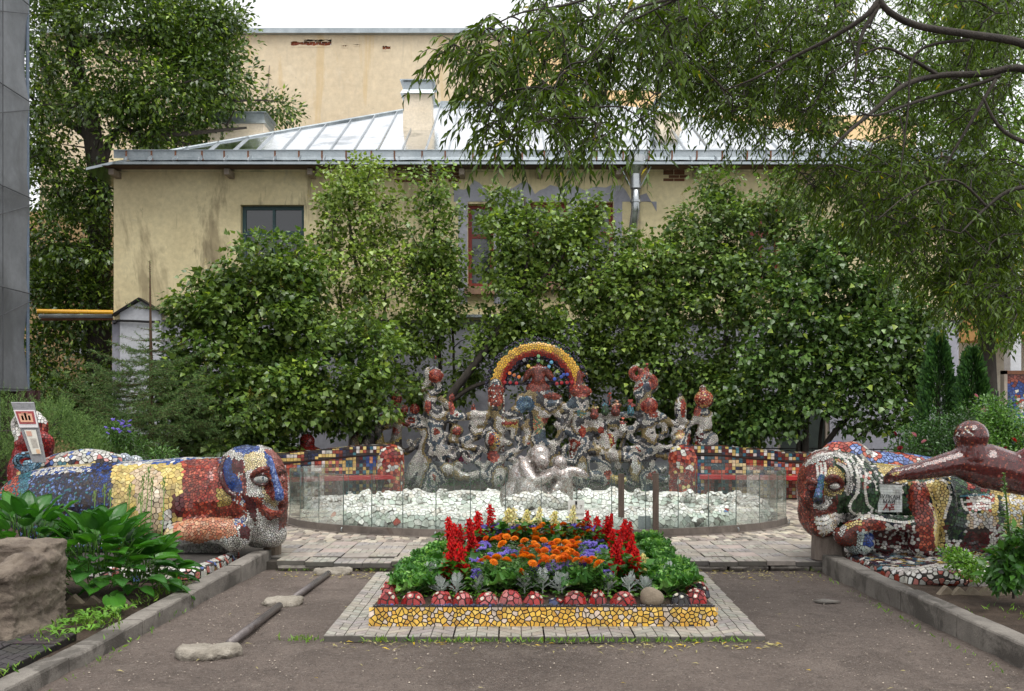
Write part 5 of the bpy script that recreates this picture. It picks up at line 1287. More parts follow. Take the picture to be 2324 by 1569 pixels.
# ================================================================== mosaic bench walls
def bench(name, label, x0, x1, Ya, Yb, ztop, end, colf, seatx, seed):
    "wall from (x0,Ya) to (x1,Yb) in photo columns; end = side with the rounded red end"
    a, b = Vector((hx(x0, Ya), Ya, 0)), Vector((hx(x1, Yb), Yb, 0)); u = (b-a).normalized(); nrm = Vector((u.y, -u.x, 0)); L = (b-a).length
    root = thing(name, label, 'bench', (a+b)/2)
    rad = .26; TH = .3
    # core with a bulge end
    m = MB(); q0, q1 = (rad, L) if end < 0 else (0, L-rad)
    prof = [(0, .05), (0, ztop(0)-.02), (TH, ztop(0)-.02), (TH, .05)]
    n = 24; vs = []; fs = []
    for i in range(n+1):
        t_ = lerp(q0, q1, i/n); zt = ztop(t_/L)-.012
        for d, z in ((.008, .05), (.008, zt-.2), (-.015, zt-.17), (-.0, zt), (TH, zt), (TH, .05)): vs.append(a+u*t_-nrm*d+Vector((0,0,z)))
    for i in range(n):
        for j in range(6): fs.append((i*6+j, i*6+(j+1) % 6, (i+1)*6+(j+1) % 6, (i+1)*6+j))
    fs += [tuple(range(6)), tuple(n*6+j for j in range(5,-1,-1))]
    m.add(vs, fs).build('wall_core', M_GROUT, root)
    ec = a+u*(rad if end < 0 else L-rad); zt = ztop(0 if end < 0 else 1)
    m = MB(); m.tube([ec-nrm*TH*.45+Vector((0,0,.05)), ec-nrm*TH*.45+Vector((0,0,zt-.25)), ec-nrm*TH*.45+Vector((0,0,zt-.08)), ec-nrm*TH*.45+Vector((0,0,zt-.01))], [.28, .28, .24, .1], 18)
    em = remesh(m, .03, 3); link('round_end', em, M_GROUT, root)
    lay(chips(em, lambda q: .05, lambda q, n_: pick(WH+YELL) if abs(noise.noise(Vector((q.x*9+q.z*3, 3, q.z*3)))) < .09 else pick(RED+[s(140,36,34), s(120,30,34)]), .009, .006, -.2, .05, seed=seed), root, M_TILE, 60)
    # square tesserae
    ts = .062; pieces = []
    nt = int((q1-q0)/ts)
    for i in range(nt):
        t0 = q0+i*ts; zt = ztop((t0+ts/2)/L)
        zz = .12
        while zz < zt-.02:
            z1 = zz+ts; band = zz > zt-.2
            if band and zz < zt-.17: zz = zt-.17; z1 = zz+ts*.85
            if z1 > zt-.015: z1 = zt-.012
            if z1-zz > .025:
                d = -.008 if not band else .017
                c = colf(t0/L, (zt-zz)/zt, band, i, int(zz/ts))
                f = nrm*d; g = .0035
                pts = [a+u*(t0+g)+f+Vector((0,0,zz+g)), a+u*(t0+ts-g)+f+Vector((0,0,zz+g)), a+u*(t0+ts-g)+f+Vector((0,0,z1-g)), a+u*(t0+g)+f+Vector((0,0,z1-g))]
                pieces.append((pts, (nrm+Vector((random.uniform(-.03,.03),0,random.uniform(-.03,.03)))).normalized(), c, ts*ts*(1.3 if zz > .45 else .6)+random.random()*.0005, .007))
            zz = z1
        pieces.append(([a+u*(t0+.003)-nrm*.01+Vector((0,0,zt-.012)), a+u*(t0+ts-.003)-nrm*.01+Vector((0,0,zt-.012)), a+u*(t0+ts-.003)-nrm*.25+Vector((0,0,zt-.012)), a+u*(t0+.003)-nrm*.25+Vector((0,0,zt-.012))], Vector((0,0,1)), pick(WH+YELL+BRICKR+NAVY), .0001, .006))
    lay(pieces, root, M_TILE, 300, 'tile', 'more_tiles')
    # red plank seat on brackets
    s0, s1 = seatx; st = MB(); za = .47
    P = lambda t_, d, z: a+u*t_*L+nrm*d+Vector((0,0,z))
    st.prism([P(s0,.02,za), P(s1,.02,za), P(s1,.42,za), P(s0,.42,za)], (0,0,.06))
    so = st.build('seat', surf_mat('red_bench_paint', s(150,26,32), s(172,36,40), 3, .35, .1, 30), root)
    for t_ in (s0+.08, (s0+s1)/2, s1-.08):
        MB().prism([P(t_,.03,za-.005), P(t_,.36,za-.005), P(t_,.03,za-.28)], u*.05).build('bracket', M_DARK, root)
    return root
def cl(u, v, band, i, j):
    h = (i*7919+j*104729) % 97
    if band: return pick([YELL, BRICKR, NAVY, TEAL, WH, MAR][h % 6]) if u > .55 else pick([YELL, YELL, NAVY, BRICKR, WH, NAVY, NAVY][h % 7])
    if u < .16: return pick([RED, WH, TEAL, YELL, BRICKR, PINK, LBLUE][h % 7])
    for cu, cv, r1, p1, p2 in ((.30,.3,.05,RED,WH), (.55,.34,.055,TEAL,YELL), (.72,.3,.05,ORNG,BLUE), (.88,.26,.05,RED,TEAL)):
        d = math.hypot(u-cu, (v-cv)*.38)
        if d < r1*.5: return pick(p1)
        if d < r1: return pick(p2)
    if .795 < u < .83: return pick(WH if j % 2 else [s(150,190,180)])
    if .93 < u: return pick([WH, RED, TEAL, WH][j % 4])
    return pick([NAVY, OLIVE, BRICKR, NAVY, MAR, TEAL, YELL, PINK, NAVY][h % 9], .25)
def cr_(u, v, band, i, j):
    h = (i*7919+j*104729) % 97
    if band: return pick([YELL, BRICKR, TEAL, WH, MAR, NAVY][(i+h) % 6])
    if u > .52: return pick([RED, WH, TEAL, YELL, BRICKR, PINK, LBLUE, RED][h % 8])
    for cu, cv, r1, p1, p2 in ((.24,.3,.055,ORNG,[s(70,90,100)]), (.44,.3,.05,YELL,RED), (.34,.32,.03,NAVY,CREAM)):
        d = math.hypot(u-cu, (v-cv)*.4)
        if d < r1*.4: return pick(p1)
        if d < r1: return pick(p2)
    if u < .06: return pick(WH)
    if .15 < u < .185: return pick([WH, YELL, BRICKR, TEAL][j % 4])
    if u < .15: return pick(TEAL+NAVY+BLUE, .2)
    if u < .32: return pick(RED+BRICKR+TEAL)
    return pick(CREAM+YELL+NAVY+TEAL)
bench('mosaic_bench', 'curved mosaic bench wall with a red seat left of the sculptures', 625, 918, 16.3, 17.2, lambda t_: .96+.12*max(0, min(1, (t_-.1)/.6)), 1, cl, (.05, .86), 31)
bench('mosaic_bench', 'long mosaic bench wall with a red seat right of the sculptures', 1519, 1960, 17.2, 16.6, lambda t_: 1.07-.12*max(0, min(1, (t_-.25)/.4)), -1, cr_, (.16, .98), 32)

# ================================================================== fountain
fo = thing('fountain', 'oval fountain basin of white mosaic boulders inside the glass fence', 'fountain', (FC[0], FC[1], .1))
m = MB(); A2, B2 = 3.12, 1.52
# smooth low outer wall
n = 90; prof = [(.22,.06),(.24,.2),(.2,.33),(.08,.4),(-.12,.38),(-.2,.25),(-.2,.06)]; vs = []; fs = []
for i in range(n):
    a = 2*math.pi*i/n; wob = .03*math.sin(a*9)+.02*math.sin(a*23+1)
    for d, z in prof: vs.append((FC[0]+(A2+d+wob)*math.cos(a), FC[1]+(B2+d+wob)*math.sin(a), z+.02*math.sin(a*17)))
k = len(prof)
for i in range(n):
    for j in range(k): fs.append((i*k+j, ((i+1) % n)*k+j, ((i+1) % n)*k+(j+1) % k, i*k+(j+1) % k))
m.add(vs, fs)
# rough white rocks on the rim
for i in range(230):
    a = random.uniform(0, 2*math.pi); d = random.uniform(-.2, .14); k = random.uniform(.03, .075)
    m.ell((FC[0]+(A2+d)*math.cos(a), FC[1]+(B2+d)*math.sin(a), random.uniform(.36,.43)), (k*random.uniform(.8,1.5), k, k*random.uniform(.6,1.0)), Matrix.Rotation(random.uniform(0,3), 4, 'Z'), nu=9, nv=6)
for i in range(40):
    a = 2*math.pi*i/40+random.uniform(-.05,.05); m.ell((FC[0]+(A2+.23)*math.cos(a), FC[1]+(B2+.23)*math.sin(a), random.uniform(.16,.26)), random.uniform(.04,.07), nu=8, nv=6)
# inner rocks at the group's feet
for dx, r_ in ((1148, 9), (1168, 13), (1193, 16), (1222, 17), (1245, 12), (1266, 16), (1284, 10)):
    m.ell(D(dx, 1145-r_*.6, 12.75), (r_*.0065, r_*.006, r_*.0078), nu=9, nv=6)
m.lathe([(1, .0), (1, .16), (.9, .17)], (0,0,0), 40)
for i in range(len(m.v)-120, len(m.v)): m.v[i] = (FC[0]+m.v[i][0]*(A2-.1), FC[1]+m.v[i][1]*(B2-.1), m.v[i][2]+.04)
fm = remesh(m, .034, 1); 
M_WGROUT = surf_mat('pale_grout', s(98,95,88), s(130,126,118), 6, .9, .4, 40)
link('basin', fm, M_WGROUT, fo)
eyes = [(720, 1175), (760, 1170), (845, 1175), (875, 1180), (905, 1187), (930, 1180), (1690, 1165), (1648, 1160), (1600, 1175), (1560, 1170)]
def fcol(q, n_):
    x, y = PX(q)
    for ex, ey in eyes:
        if math.hypot(x-ex, y-ey) < 4.5: return pick([ORNG[0], RED[0], s(110,140,190), BLUE[0]])
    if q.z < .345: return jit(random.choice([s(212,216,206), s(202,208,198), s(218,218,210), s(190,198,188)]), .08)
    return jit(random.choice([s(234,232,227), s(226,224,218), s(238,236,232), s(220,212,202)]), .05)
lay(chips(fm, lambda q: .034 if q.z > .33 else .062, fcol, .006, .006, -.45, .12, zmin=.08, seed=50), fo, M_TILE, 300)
# mother and child
zM = lambda x, y, d=0: (1101.5+.1157*x, 992.6+.1157*y, d)
YM = 13.25; m = MB(); q_ = .1157
def mb_(x, y, rx, rz, ry=None, d=0): ball(m, *zM(x, y)[:2], YM+d, rx*q_, rz*q_, (ry or rx)*q_)
def mt_(pts, r): ptube(m, [zM(*p) for p in pts], YM, [a*q_ for a in (r if hasattr(r, '__len__') else [r]*len(pts))], 12, 3)
mb_(1065, 360, 212, 224, 215, -.1); mb_(1110, 470, 150, 150, 150, -.18)
mb_(760, 1180, 490, 420, 380); mb_(770, 800, 330, 360, 300); mb_(830, 600, 220, 220, 220, -.02); mt_([(830,560,0),(960,430,-.06)], [170, 150]); mb_(700, 420, 60, 60)
mt_([(760,540,-.2),(840,700,-.3),(960,860,-.38),(1100,850,-.42),(1250,760,-.42)], [120,115,105,90,80]); mt_([(1040,780,-.1),(1200,720,-.2),(1330,660,-.2)], [90,80,70])
mb_(900, 1050, 330, 330, 330, -.25)
mb_(1460, 505, 145, 150, 145, -.12); mt_([(1470,640,-.1),(1480,760,-.1),(1500,1000,-.05),(1510,1300,0)], [110,210,225,215]); mt_([(1600,680,-.1),(1750,670,-.12),(1880,710,-.14),(1960,750,-.14)], [105,95,85,60]); mt_([(1380,720,-.2),(1260,740,-.34),(1150,820,-.4)], [95,80,70])
mt_([(1400,1000,-.25),(1300,1180,-.3),(1320,1350,-.3)], [110,100,90])
me_ = [s(186,179,174), s(176,168,163), s(196,190,185), s(180,166,158)]
def mcol(q, n_):
    x, y = PX(q)
    return jit(random.choice(me_ if random.random() < .93 else [s(150,130,120), s(160,140,130)]), .05)
statue('mother_and_child', 'silver mirror mosaic group of a bending mother and child in the fountain', 'statue', m, lambda q: .022, mcol, (FC[0]-.1, YM, .2), .018, 4, .003, 200, M_MIRROR, zmin=.2, seed=51, thick=.003, tilt=.045)
# glass fence
M_GEDGE = surf_mat('glass_edge', (.22,.34,.29), (.3,.42,.37), 5, .2, 0)
def glass_mat():
    m_, n, l, b = new_mat('fence_glass'); out = n['Material Output']
    tr = n.new('ShaderNodeBsdfTransparent'); tr.inputs[0].default_value = (.96,.985,.972,1)
    gl = n.new('ShaderNodeBsdfGlossy'); gl.inputs[0].default_value = (.92,.96,.94,1); gl.inputs['Roughness'].default_value = .03
    g = n.new('ShaderNodeNewGeometry').outputs['Position']
    bt = n.new('ShaderNodeTexVoronoi'); bt.inputs['Scale'].default_value = 70; l.new(g, bt.inputs['Vector'])
    nm = _noise(n, l, 1.3, 3, .5, g)
    drop = _ramp(n, l, bt.outputs['Distance'], .16, .3, (1,1,1,1), (0,0,0,1))
    zone = _ramp(n, l, nm.outputs[0], .42, .62)
    mu = n.new('ShaderNodeMath'); mu.operation = 'MULTIPLY'; l.new(drop.outputs[0], mu.inputs[0]); l.new(zone.outputs[0], mu.inputs[1])
    bp = n.new('ShaderNodeBump'); bp.inputs['Strength'].default_value = .8; bp.inputs['Distance'].default_value = .004; l.new(mu.outputs[0], bp.inputs['Height']); l.new(bp.outputs[0], gl.inputs['Normal'])
    fr = n.new('ShaderNodeFresnel'); fr.inputs[0].default_value = 1.45
    ad = n.new('ShaderNodeMath'); ad.operation = 'MULTIPLY_ADD'; l.new(mu.outputs[0], ad.inputs[0]); ad.inputs[1].default_value = .22; fm_ = n.new('ShaderNodeMath'); fm_.operation = 'MULTIPLY'; l.new(fr.outputs[0], fm_.inputs[0]); fm_.inputs[1].default_value = .5; l.new(fm_.outputs[0], ad.inputs[2]); ad.use_clamp = True
    ms = n.new('ShaderNodeMixShader'); l.new(ad.outputs[0], ms.inputs[0]); l.new(tr.outputs[0], ms.inputs[1]); l.new(gl.outputs[0], ms.inputs[2])
    df = n.new('ShaderNodeBsdfDiffuse'); df.inputs[0].default_value = (.75,.8,.77,1); m2 = n.new('ShaderNodeMixShader'); m2.inputs[0].default_value = .012; l.new(ms.outputs[0], m2.inputs[1]); l.new(df.outputs[0], m2.inputs[2]); l.new(m2.outputs[0], out.inputs[0]); return m_
M_FGL = glass_mat()
M_DARKG = surf_mat('dark_glass_joint', (.05,.075,.065), (.08,.1,.09), 5, .4, 0)
M_RUSTY = surf_mat('stained_steel', s(92,84,78), s(122,112,104), 4, .6, .3, 50, spots=[(s(70,52,42), 5, .6, .6)])
fence = thing('glass_fence', 'low oval fence of clear glass panes around the fountain', 'fence', (FC[0], FC[1]-FB, .1))
# panes at equal arc length
th_ = np.linspace(0, 2*math.pi, 2000); ex = FA*np.cos(th_); ey = FB*np.sin(th_); sl_ = np.concatenate([[0], np.cumsum(np.hypot(np.diff(ex), np.diff(ey)))]); NP = 40
tt = np.interp(np.arange(NP+1)/NP*sl_[-1], sl_, th_)+.0
pts = [Vector((FC[0]+FA*math.cos(t), FC[1]+FB*math.sin(t), 0)) for t in tt]
for i in range(NP):
    p, q = pts[i], pts[i+1]; u = (q-p).normalized(); nn = Vector((u.y, -u.x, 0)); p2, q2 = p+u*.004, q-u*.004
    m = MB(); zt, zb2 = .86+random.uniform(-.004,.004), .2
    v = [p2-nn*.004, q2-nn*.004, q2+nn*.004, p2+nn*.004]
    vs = [w+Vector((0,0,zb2)) for w in v]+[w+Vector((0,0,zt)) for w in v]
    m.add(vs, [(0,1,5,4), (2,3,7,6)], mi=0); m.add(vs, [(4,5,6,7), (1,2,6,5), (3,0,4,7)], mi=1)
    m.build('pane', None, fence, mats=[M_FGL, M_GEDGE])
    MB().prism([p-nn*.012, q-nn*.012, q+nn*.018, p+nn*.018], (0,0,.1)).build('base_rail', M_RUSTY, fence).location.z += .1
    MB().prism([p-nn*.05, q-nn*.05, q+nn*.06, p+nn*.06], (0,0,.012)).build('foot_flange', M_RUSTY, fence).location.z += .098
    if i % 3 == 0 and nn.y < 0: MB().tube([p+nn*.03+Vector((0,0,.12)), p+nn*.05+Vector((0,0,.13)), p+nn*.05+Vector((0,0,.16)), p+nn*.03+Vector((0,0,.17))], .006, 6).build('bolt_hook', M_STEEL, fence)
    MB().tube([p+Vector((0,0,.2)), p+Vector((0,0,.86))], .0055, 5).build('edge_strip', M_DARKG, fence)
M_OLDW = surf_mat('old_post_wood', s(72,60,52), s(96,82,72), 8, .9, .6, 60, stretch=(3,3,.4))
for dx, yb in ((1408, .36), (1488, .1)):
    t = -math.acos(max(-1, min(1, ((hx(dx, 11.6))-FC[0])/FA))); p = Vector((FC[0]+(FA+.02)*math.cos(t), FC[1]+(FB+.02)*math.sin(t), 0))
    MB().box((p.x-.034, p.y-.05, yb if yb > .2 else .1), (p.x+.034, p.y+.02, .9)).build('gate_post', M_OLDW, fence)
sgp = D(1308, 1180, 11.45)
sn = thing('notice', 'small clear notice with worn grey lettering fixed to the glass fence', 'notice', D(1308, 1200, 11.48))
M_ACR = surf_mat('worn_acrylic', s(206,206,200), s(216,216,210), 5, .3, 0)
kq = 11.45/F
MB().box((sgp.x-35*kq*.5*1.05, 11.475, EYE-(1196-HZ)*kq), (sgp.x+35*kq*.5*1.05, 11.483, EYE-(1136-HZ)*kq)).build('sheet', M_ACR, sn)
M_WORN = surf_mat('worn_ink', s(128,124,116), s(160,154,146), 30, .7, 0)
cx2 = sgp.x
text('НА 7', .07, (cx2+.0, 11.471, EYE-(1152-HZ)*kq), M_WORN, sn); text('ВЕ НИЖНЕЕ', .034, (cx2, 11.471, EYE-(1168-HZ)*kq), M_WORN, sn)
MB().box((cx2-.012, 11.466, EYE-(1146-HZ)*kq), (cx2+.012, 11.474, EYE-(1138-HZ)*kq)).build('clip', M_DARK, sn)
gb_ = MB().box((hx(1450, 11.75)-.0, 11.8, .1), (hx(1478, 11.75), 11.83, EYE-(1172-HZ)*11.8/F)).build('metal_sheet', M_STEEL); tag(gb_, 'grey metal sheet standing behind the gate of the glass fence', 'sheet')
# ================================================================== flower bed
WX0, WX1, WY0, WY1 = -1.085, 1.56, 7.05, 9.12; WZ = .185
bed = thing('flower_bed', 'raised flower bed faced with broken yellow tiles', 'flower bed', ((WX0+WX1)/2, WY0, .04))
def sk(x, y): return x+(y-WY0)*.02
def wallbox(y0, y1, x0, x1): return [(x0, y0, 0)]
m = MB()
o_ = [(WX0, WY0), (WX1, WY0), (sk(WX1, WY1), WY1), (sk(WX0, WY1), WY1)]
t_ = .07; i_ = [(WX0+.1, WY0+t_+.04), (WX1-.1, WY0+t_+.04), (sk(WX1, WY1)-.1, WY1-.1), (sk(WX0, WY1)+.1, WY1-.1)]
ins = .03
ot = [(WX0+ins, WY0+ins), (WX1-ins, WY0+ins), (sk(WX1, WY1)-ins, WY1-ins), (sk(WX0, WY1)+ins, WY1-ins)]
vs = [(x, y, .035) for x, y in o_]+[(x, y, WZ) for x, y in ot]+[(x, y, WZ) for x, y in i_]+[(x, y, .1) for x, y in i_]
fs = []
for k in range(4):
    j = (k+1) % 4; fs += [(k, j, j+4, k+4), (k+4, j+4, j+8, k+8), (k+8, j+8, j+12, k+12)]
m.add(vs, fs).build('wall', M_GROUT, bed)
# broken yellow tiles: Voronoi on each visible side
def flat_chips(P0, U, Vv, wid, hei, r, colf, gap=.007, thick=.006, seed=1):
    rng = random.Random(seed); pts = []
    tries = 0
    while tries < 3600:
        tries += 1; x, y = rng.uniform(0, wid), rng.uniform(0, hei); rr = r*rng.choice((.55, .8, 1.0, 1.35, 1.6))
        if all((x-a)**2+(y-b)**2 > min(rr, c)**2 for a, b, c in pts): pts.append((x, y, rr))
    N_ = U.cross(Vv).normalized(); out = []
    for i, (x, y, rr) in enumerate(pts):
        poly = [(-x+.002, -y+.002), (wid-x-.002, -y+.002), (wid-x-.002, hei-y-.002), (-x+.002, hei-y-.002)]
        for j, (a, b, c) in enumerate(pts):
            if i == j: continue
            dx, dy = a-x, b-y; L = math.hypot(dx, dy)
            if L > 4*r: continue
            poly = clip(poly, dx/L, dy/L, L/2-gap/2)
            if len(poly) < 3: break
        if len(poly) < 3: continue
        ar = abs(sum(poly[k][0]*poly[k-1][1]-poly[k-1][0]*poly[k][1] for k in range(len(poly))))/2
        if ar < 2e-4: continue
        n2 = (N_+U*rng.uniform(-.03,.03)+Vv*rng.uniform(-.03,.03)).normalized()
        q = P0+U*x+Vv*y
        out.append(([q+U*a+Vv*b for a, b in poly], n2, colf(), ar, thick))
    return out
YT = [s(222,178,66), s(212,164,52), s(230,190,90), s(204,152,48)]; PT = [s(200,180,160), s(208,190,172)]
yc = lambda: jit(random.choice(YT if random.random() < .78 else PT), .08)
up = Vector((0, ins, WZ-.035)).normalized(); hh = WZ-.035-.006
cf = flat_chips(Vector((WX0, WY0, .038))+Vector((0,-.001,0)), Vector((1,0,0)), up, WX1-WX0, hh, .042, yc, .008, .005, 2)
lay(cf, bed, M_TILE, 300, 'tile', 'small_tiles')
for x0, ix, sd in ((WX0, 1, 3), (WX1, -1, 4)):
    U = Vector((sk(x0, WY1)-x0, WY1-WY0, 0)).normalized(); up2 = Vector((ix*ins, 0, WZ-.035)).normalized()
    if ix < 0: P0 = Vector((x0+.001, WY0, .038))
    else: U = -U; P0 = Vector((sk(x0, WY1)-.001, WY1, .038))
    lay(flat_chips(P0, U, up2, WY1-WY0-.02, hh, .046, yc, .008, .005, sd), bed, M_TILE, 60, 'tile', 'side_tiles')
# blue pebble band along the coping
m = MB()
for k in range(230):
    x = random.uniform(WX0+.02, WX1-.02); m.ell((x, WY0+ins+random.uniform(.0, .05), WZ+.004), (random.uniform(.008,.016), random.uniform(.008,.014), random.uniform(.006,.012)), nu=6, nv=4, col=jit(random.choice(NAVY[:3]+[s(70,78,120), s(44,44,48), s(60,54,50)] if x < .2 else [s(50,46,44), s(60,58,70), s(70,62,54)]), .3))
m.build('blue_pebbles', M_TILE, bed, kind='stuff')
# soil mound
n = 26; V = []; Fc = []
for j in range(n+1):
    for i in range(n+1):
        u, v = i/n, j/n; y = lerp(WY0+.1, WY1-.08, v); x = lerp(sk(WX0, y)+.08, sk(WX1, y)-.08, u)
        V.append((x, y, .16+.1*math.sin(math.pi*u)**.6*math.sin(math.pi*min(1, v*1.1+.02))**.6+.02*noise.noise(Vector((x*7, y*7, 0)))))
for j in range(n):
    for i in range(n): a = j*(n+1)+i; Fc.append((a, a+1, a+n+2, a+n+1))
link('soil', mesh_np('soil', V, Fc, None, True), M_SOIL, bed)
def soilz(x, y):
    u = min(1, max(0, (x-sk(WX0, y))/(WX1-WX0))); v = min(1, max(0, (y-WY0)/(WY1-WY0)))
    return .16+.1*math.sin(math.pi*u)**.6*math.sin(math.pi*min(1, v*1.1+.02))**.6
# red toadstool caps set in the coping
def cap(dx, w_, Y=7.16, pal=None, dots=True, h=.11, z0=None, seed=0, x=None):
    x = hx(dx, Y) if x is None else x; r = w_/2*.98; h *= .8
    mb = MB(); prof = [(r*1.0, -.03), (r*1.0, .02), (r*.9, h*.5), (r*.62, h*.85), (r*.28, h), (.004, h*1.02)]
    mb.lathe(prof, (x, Y, WZ-.005), 20)
    me = remesh(mb, .012, 3, 'toadstool_cap'); o = link('toadstool_cap', me, M_GROUT, bed)
    pal = pal or [s(150,32,32), s(164,44,42), s(130,28,30), s(172,60,58), s(184,92,92)]
    cl_ = chips(me, lambda q: .033, lambda q, n_: jit(random.choice(pal), .1), .006, .004, -.1, .04, zmin=WZ+.016, seed=70+seed)
    lay(cl_, o, M_TILE, 40, 'chip', 'chips')
    if dots:
        mm = MB(); got = []
        for c in random.sample(cl_, len(cl_)):
            p = c[0][0]
            if c[1].y > .1 or p.z < WZ+.015 or any((p-g).length < r*.75 for g in got): continue
            got.append(p); cc_ = sum(c[0], Vector())/len(c[0])+c[1]*.0055; t1 = c[1].orthogonal().normalized(); t2 = c[1].cross(t1); rr = random.uniform(.0125,.0165)
            v, f, col = chip_geo(([cc_+t1*math.cos(a)*rr+t2*math.sin(a)*rr*random.uniform(.8,1.05) for a in np.linspace(0, 2*math.pi, 9)[:-1]], c[1], jit(s(210,202,184), .06), 0, .003)); mm.add(v, f, col)
            if len(got) == 5: break
        if got: mm.build('white_dots', M_TILE, o)
    return o
for i, (dx, w_) in enumerate(((881,45),(938,50),(1002,47),(1050,46),(1106,49),(1159,52),(1212,44),(1305,51),(1356,37),(1414,55))):
    pal = None if i not in (4, 5) else [s(196,96,96), s(180,70,72), s(206,124,122), s(160,44,44)]
    cap(dx, w_*7.16/F, 7.195+random.uniform(-.01,.02), pal, i not in (5,), .115+random.uniform(-.015,.015), seed=i)
cap(1261, .1, 7.18, [s(40,44,72), s(60,66,100), s(150,40,40)], True, .05, seed=20)
cap(1545, .15, 7.2, [s(30,30,36), s(44,46,60), s(24,24,28)], True, .1, seed=21); cap(1580, .16, 7.22, None, True, .13, seed=22)
for i, (x, y) in enumerate(((WX1-.06, 7.55), (WX1-.04, 7.85), (WX0+.08, 7.7), (WX0+.1, 8.1), (WX0+.1, 8.5), (WX1-.03, 8.3))):
    cap(0, .17, y, None if i != 0 else [s(34,34,40), s(120,30,30), s(40,44,60)], True, .11, seed=30+i, x=sk(x, y))
m = MB(); p = Vector((hx(1480, 7.16), 7.16, WZ+.045)); m.ell(p, (.095, .085, .075)); m.ell(p+Vector((-.02,-.01,.03)), (.075,.07,.06))
bare = link('bare_cap', remesh(m, .012, 2), surf_mat('net_printed_mortar', s(116,104,88), s(146,132,114), 9, .9, .7, 55, bdist=.01), bed)

# ---------------------------------------------------------------- plants of the bed (one mesh set per kind, copied)
def petal_fan(n, rin, rout, z0, z1, w, col, rot=0, cup=.3):
    "n petals in a ring"
    vs, fs, cs = [], [], []
    for k in range(n):
        a = 2*math.pi*k/n+rot; ca, sa = math.cos(a), math.sin(a)
        P = [(rin, 0, z0), ((rin+rout)*.55, -w, lerp(z0, z1, .6)), (rout, -w*.5, z1), (rout*1.03, 0, z1-.003), (rout, w*.5, z1), ((rin+rout)*.55, w, lerp(z0, z1, .6))]
        b = len(vs); vs += [(x*ca-y*sa, x*sa+y*ca, z) for x, y, z in P]; fs.append(tuple(b+i for i in range(6))); cs.append(jit(col, .18))
    return vs, fs, cs
def marigold_head(r=.034, c=s(240,144,24)):
    m = MB()
    for i, (nn, a, b, z0, z1) in enumerate(((11, .2, 1.0, .0, .1), (11, .15, .92, .1, .26), (10, .1, .8, .2, .42), (9, .08, .62, .3, .58), (7, .04, .44, .4, .68), (5, .0, .26, .5, .74))):
        v, f, cs = petal_fan(nn, a*r, b*r, z0*r, z1*r, r*.24, jit(c, .12), i*.4)
        for ff, cc in zip(f, cs): m.add([v[k] for k in ff], [tuple(range(len(ff)))], cc)
    return m.mesh('flower')
MG = [marigold_head(.044), marigold_head(.04, s(220,108,18)), marigold_head(.038, s(236,140,34)), marigold_head(.032, s(210,94,16))]
def tuft(name, n, r, h, kind, size, c0, c1, droop=.3, lo=.15, mat=M_LEAF):
    tt = RNG.random(n); an = RNG.uniform(0, 2*math.pi, n); rr = r*np.sqrt(RNG.random(n)); hh_ = h*(lo+(1-lo)*tt)
    pos = np.stack([rr*np.cos(an), rr*np.sin(an), hh_], 1)
    ax = np.stack([np.cos(an)+RNG.normal(0,.4,n), np.sin(an)+RNG.normal(0,.4,n), RNG.uniform(-.2, .8, n)-droop*.5], 1)
    nor = np.stack([RNG.normal(0,.4,n), RNG.normal(0,.4,n), np.ones(n)], 1)
    tv = leaves(name, kind, pos, ax, nor, size*RNG.uniform(.7,1.2,n), vcol(n, c0, c1), mat)
    me = tv.data; bpy.data.objects.remove(tv); return me
G1, G2 = s(60,100,38), s(104,146,56)
MG_F = [tuft('foliage', 130, .085, .2, 'lance', .055, s(40,72,30), s(70,104,44)) for _ in range(3)]
AG_F = [tuft('foliage', 60, .085, .16, 'oval', .05, G1, G2) for _ in range(2)]
SA_F = [tuft('foliage', 60, .1, .24, 'heart', .075, s(36,78,26), s(76,130,44), mat=M_LEAFG) for _ in range(3)]
def salvia_spike(h=.2, c=s(196,14,14), n=64):
    m = MB()
    m.tube([(0,0,-.12), (0,0,h)], .004, 5, tuple(x*.6 for x in c))
    for k in range(n):
        t = k/n; z = h*t; a = k*2.4; w = (1-t)**.45*.05*(.75+.25*math.sin(t*40))+.006; L = w*random.uniform(.6, 1.35); ca, sa = math.cos(a), math.sin(a)
        tip = Vector((ca*L, sa*L, z+L*.35)); b = Vector((0,0,z)); side = Vector((-sa, ca, 0))*.012; upv = Vector((0,0,.013))
        md = b.lerp(tip, .6); cc = jit(c, .25)
        m.add([b, md+side, md+upv, md-side, tip+side*.7-upv, tip-side*.7-upv, tip+upv*.3], [(0,1,2), (0,2,3), (1,6,2), (2,6,3), (1,4,6), (3,6,5), (0,3,1)], cc)
    return m.mesh('flower_spike')
SP_R = [salvia_spike(.2), salvia_spike(.16, s(206,18,16), 54), salvia_spike(.23, s(186,12,14), 72)]
SP_C = [salvia_spike(.13, s(226,214,140), 40), salvia_spike(.16, s(232,224,168), 46)]
def ager():
    m = MB()
    for k in range(26):
        a = random.uniform(0, 6.3); r = .033*math.sqrt(random.random()); m.ell((r*math.cos(a), r*math.sin(a), .012*(1-r/.033)+random.uniform(-.004,.006)), random.uniform(.006,.0095), nu=6, nv=4, col=jit(random.choice([s(128,112,206), s(146,130,220), s(112,98,190)]), .15))
    return m.mesh('flower')
AG = [ager() for _ in range(3)]
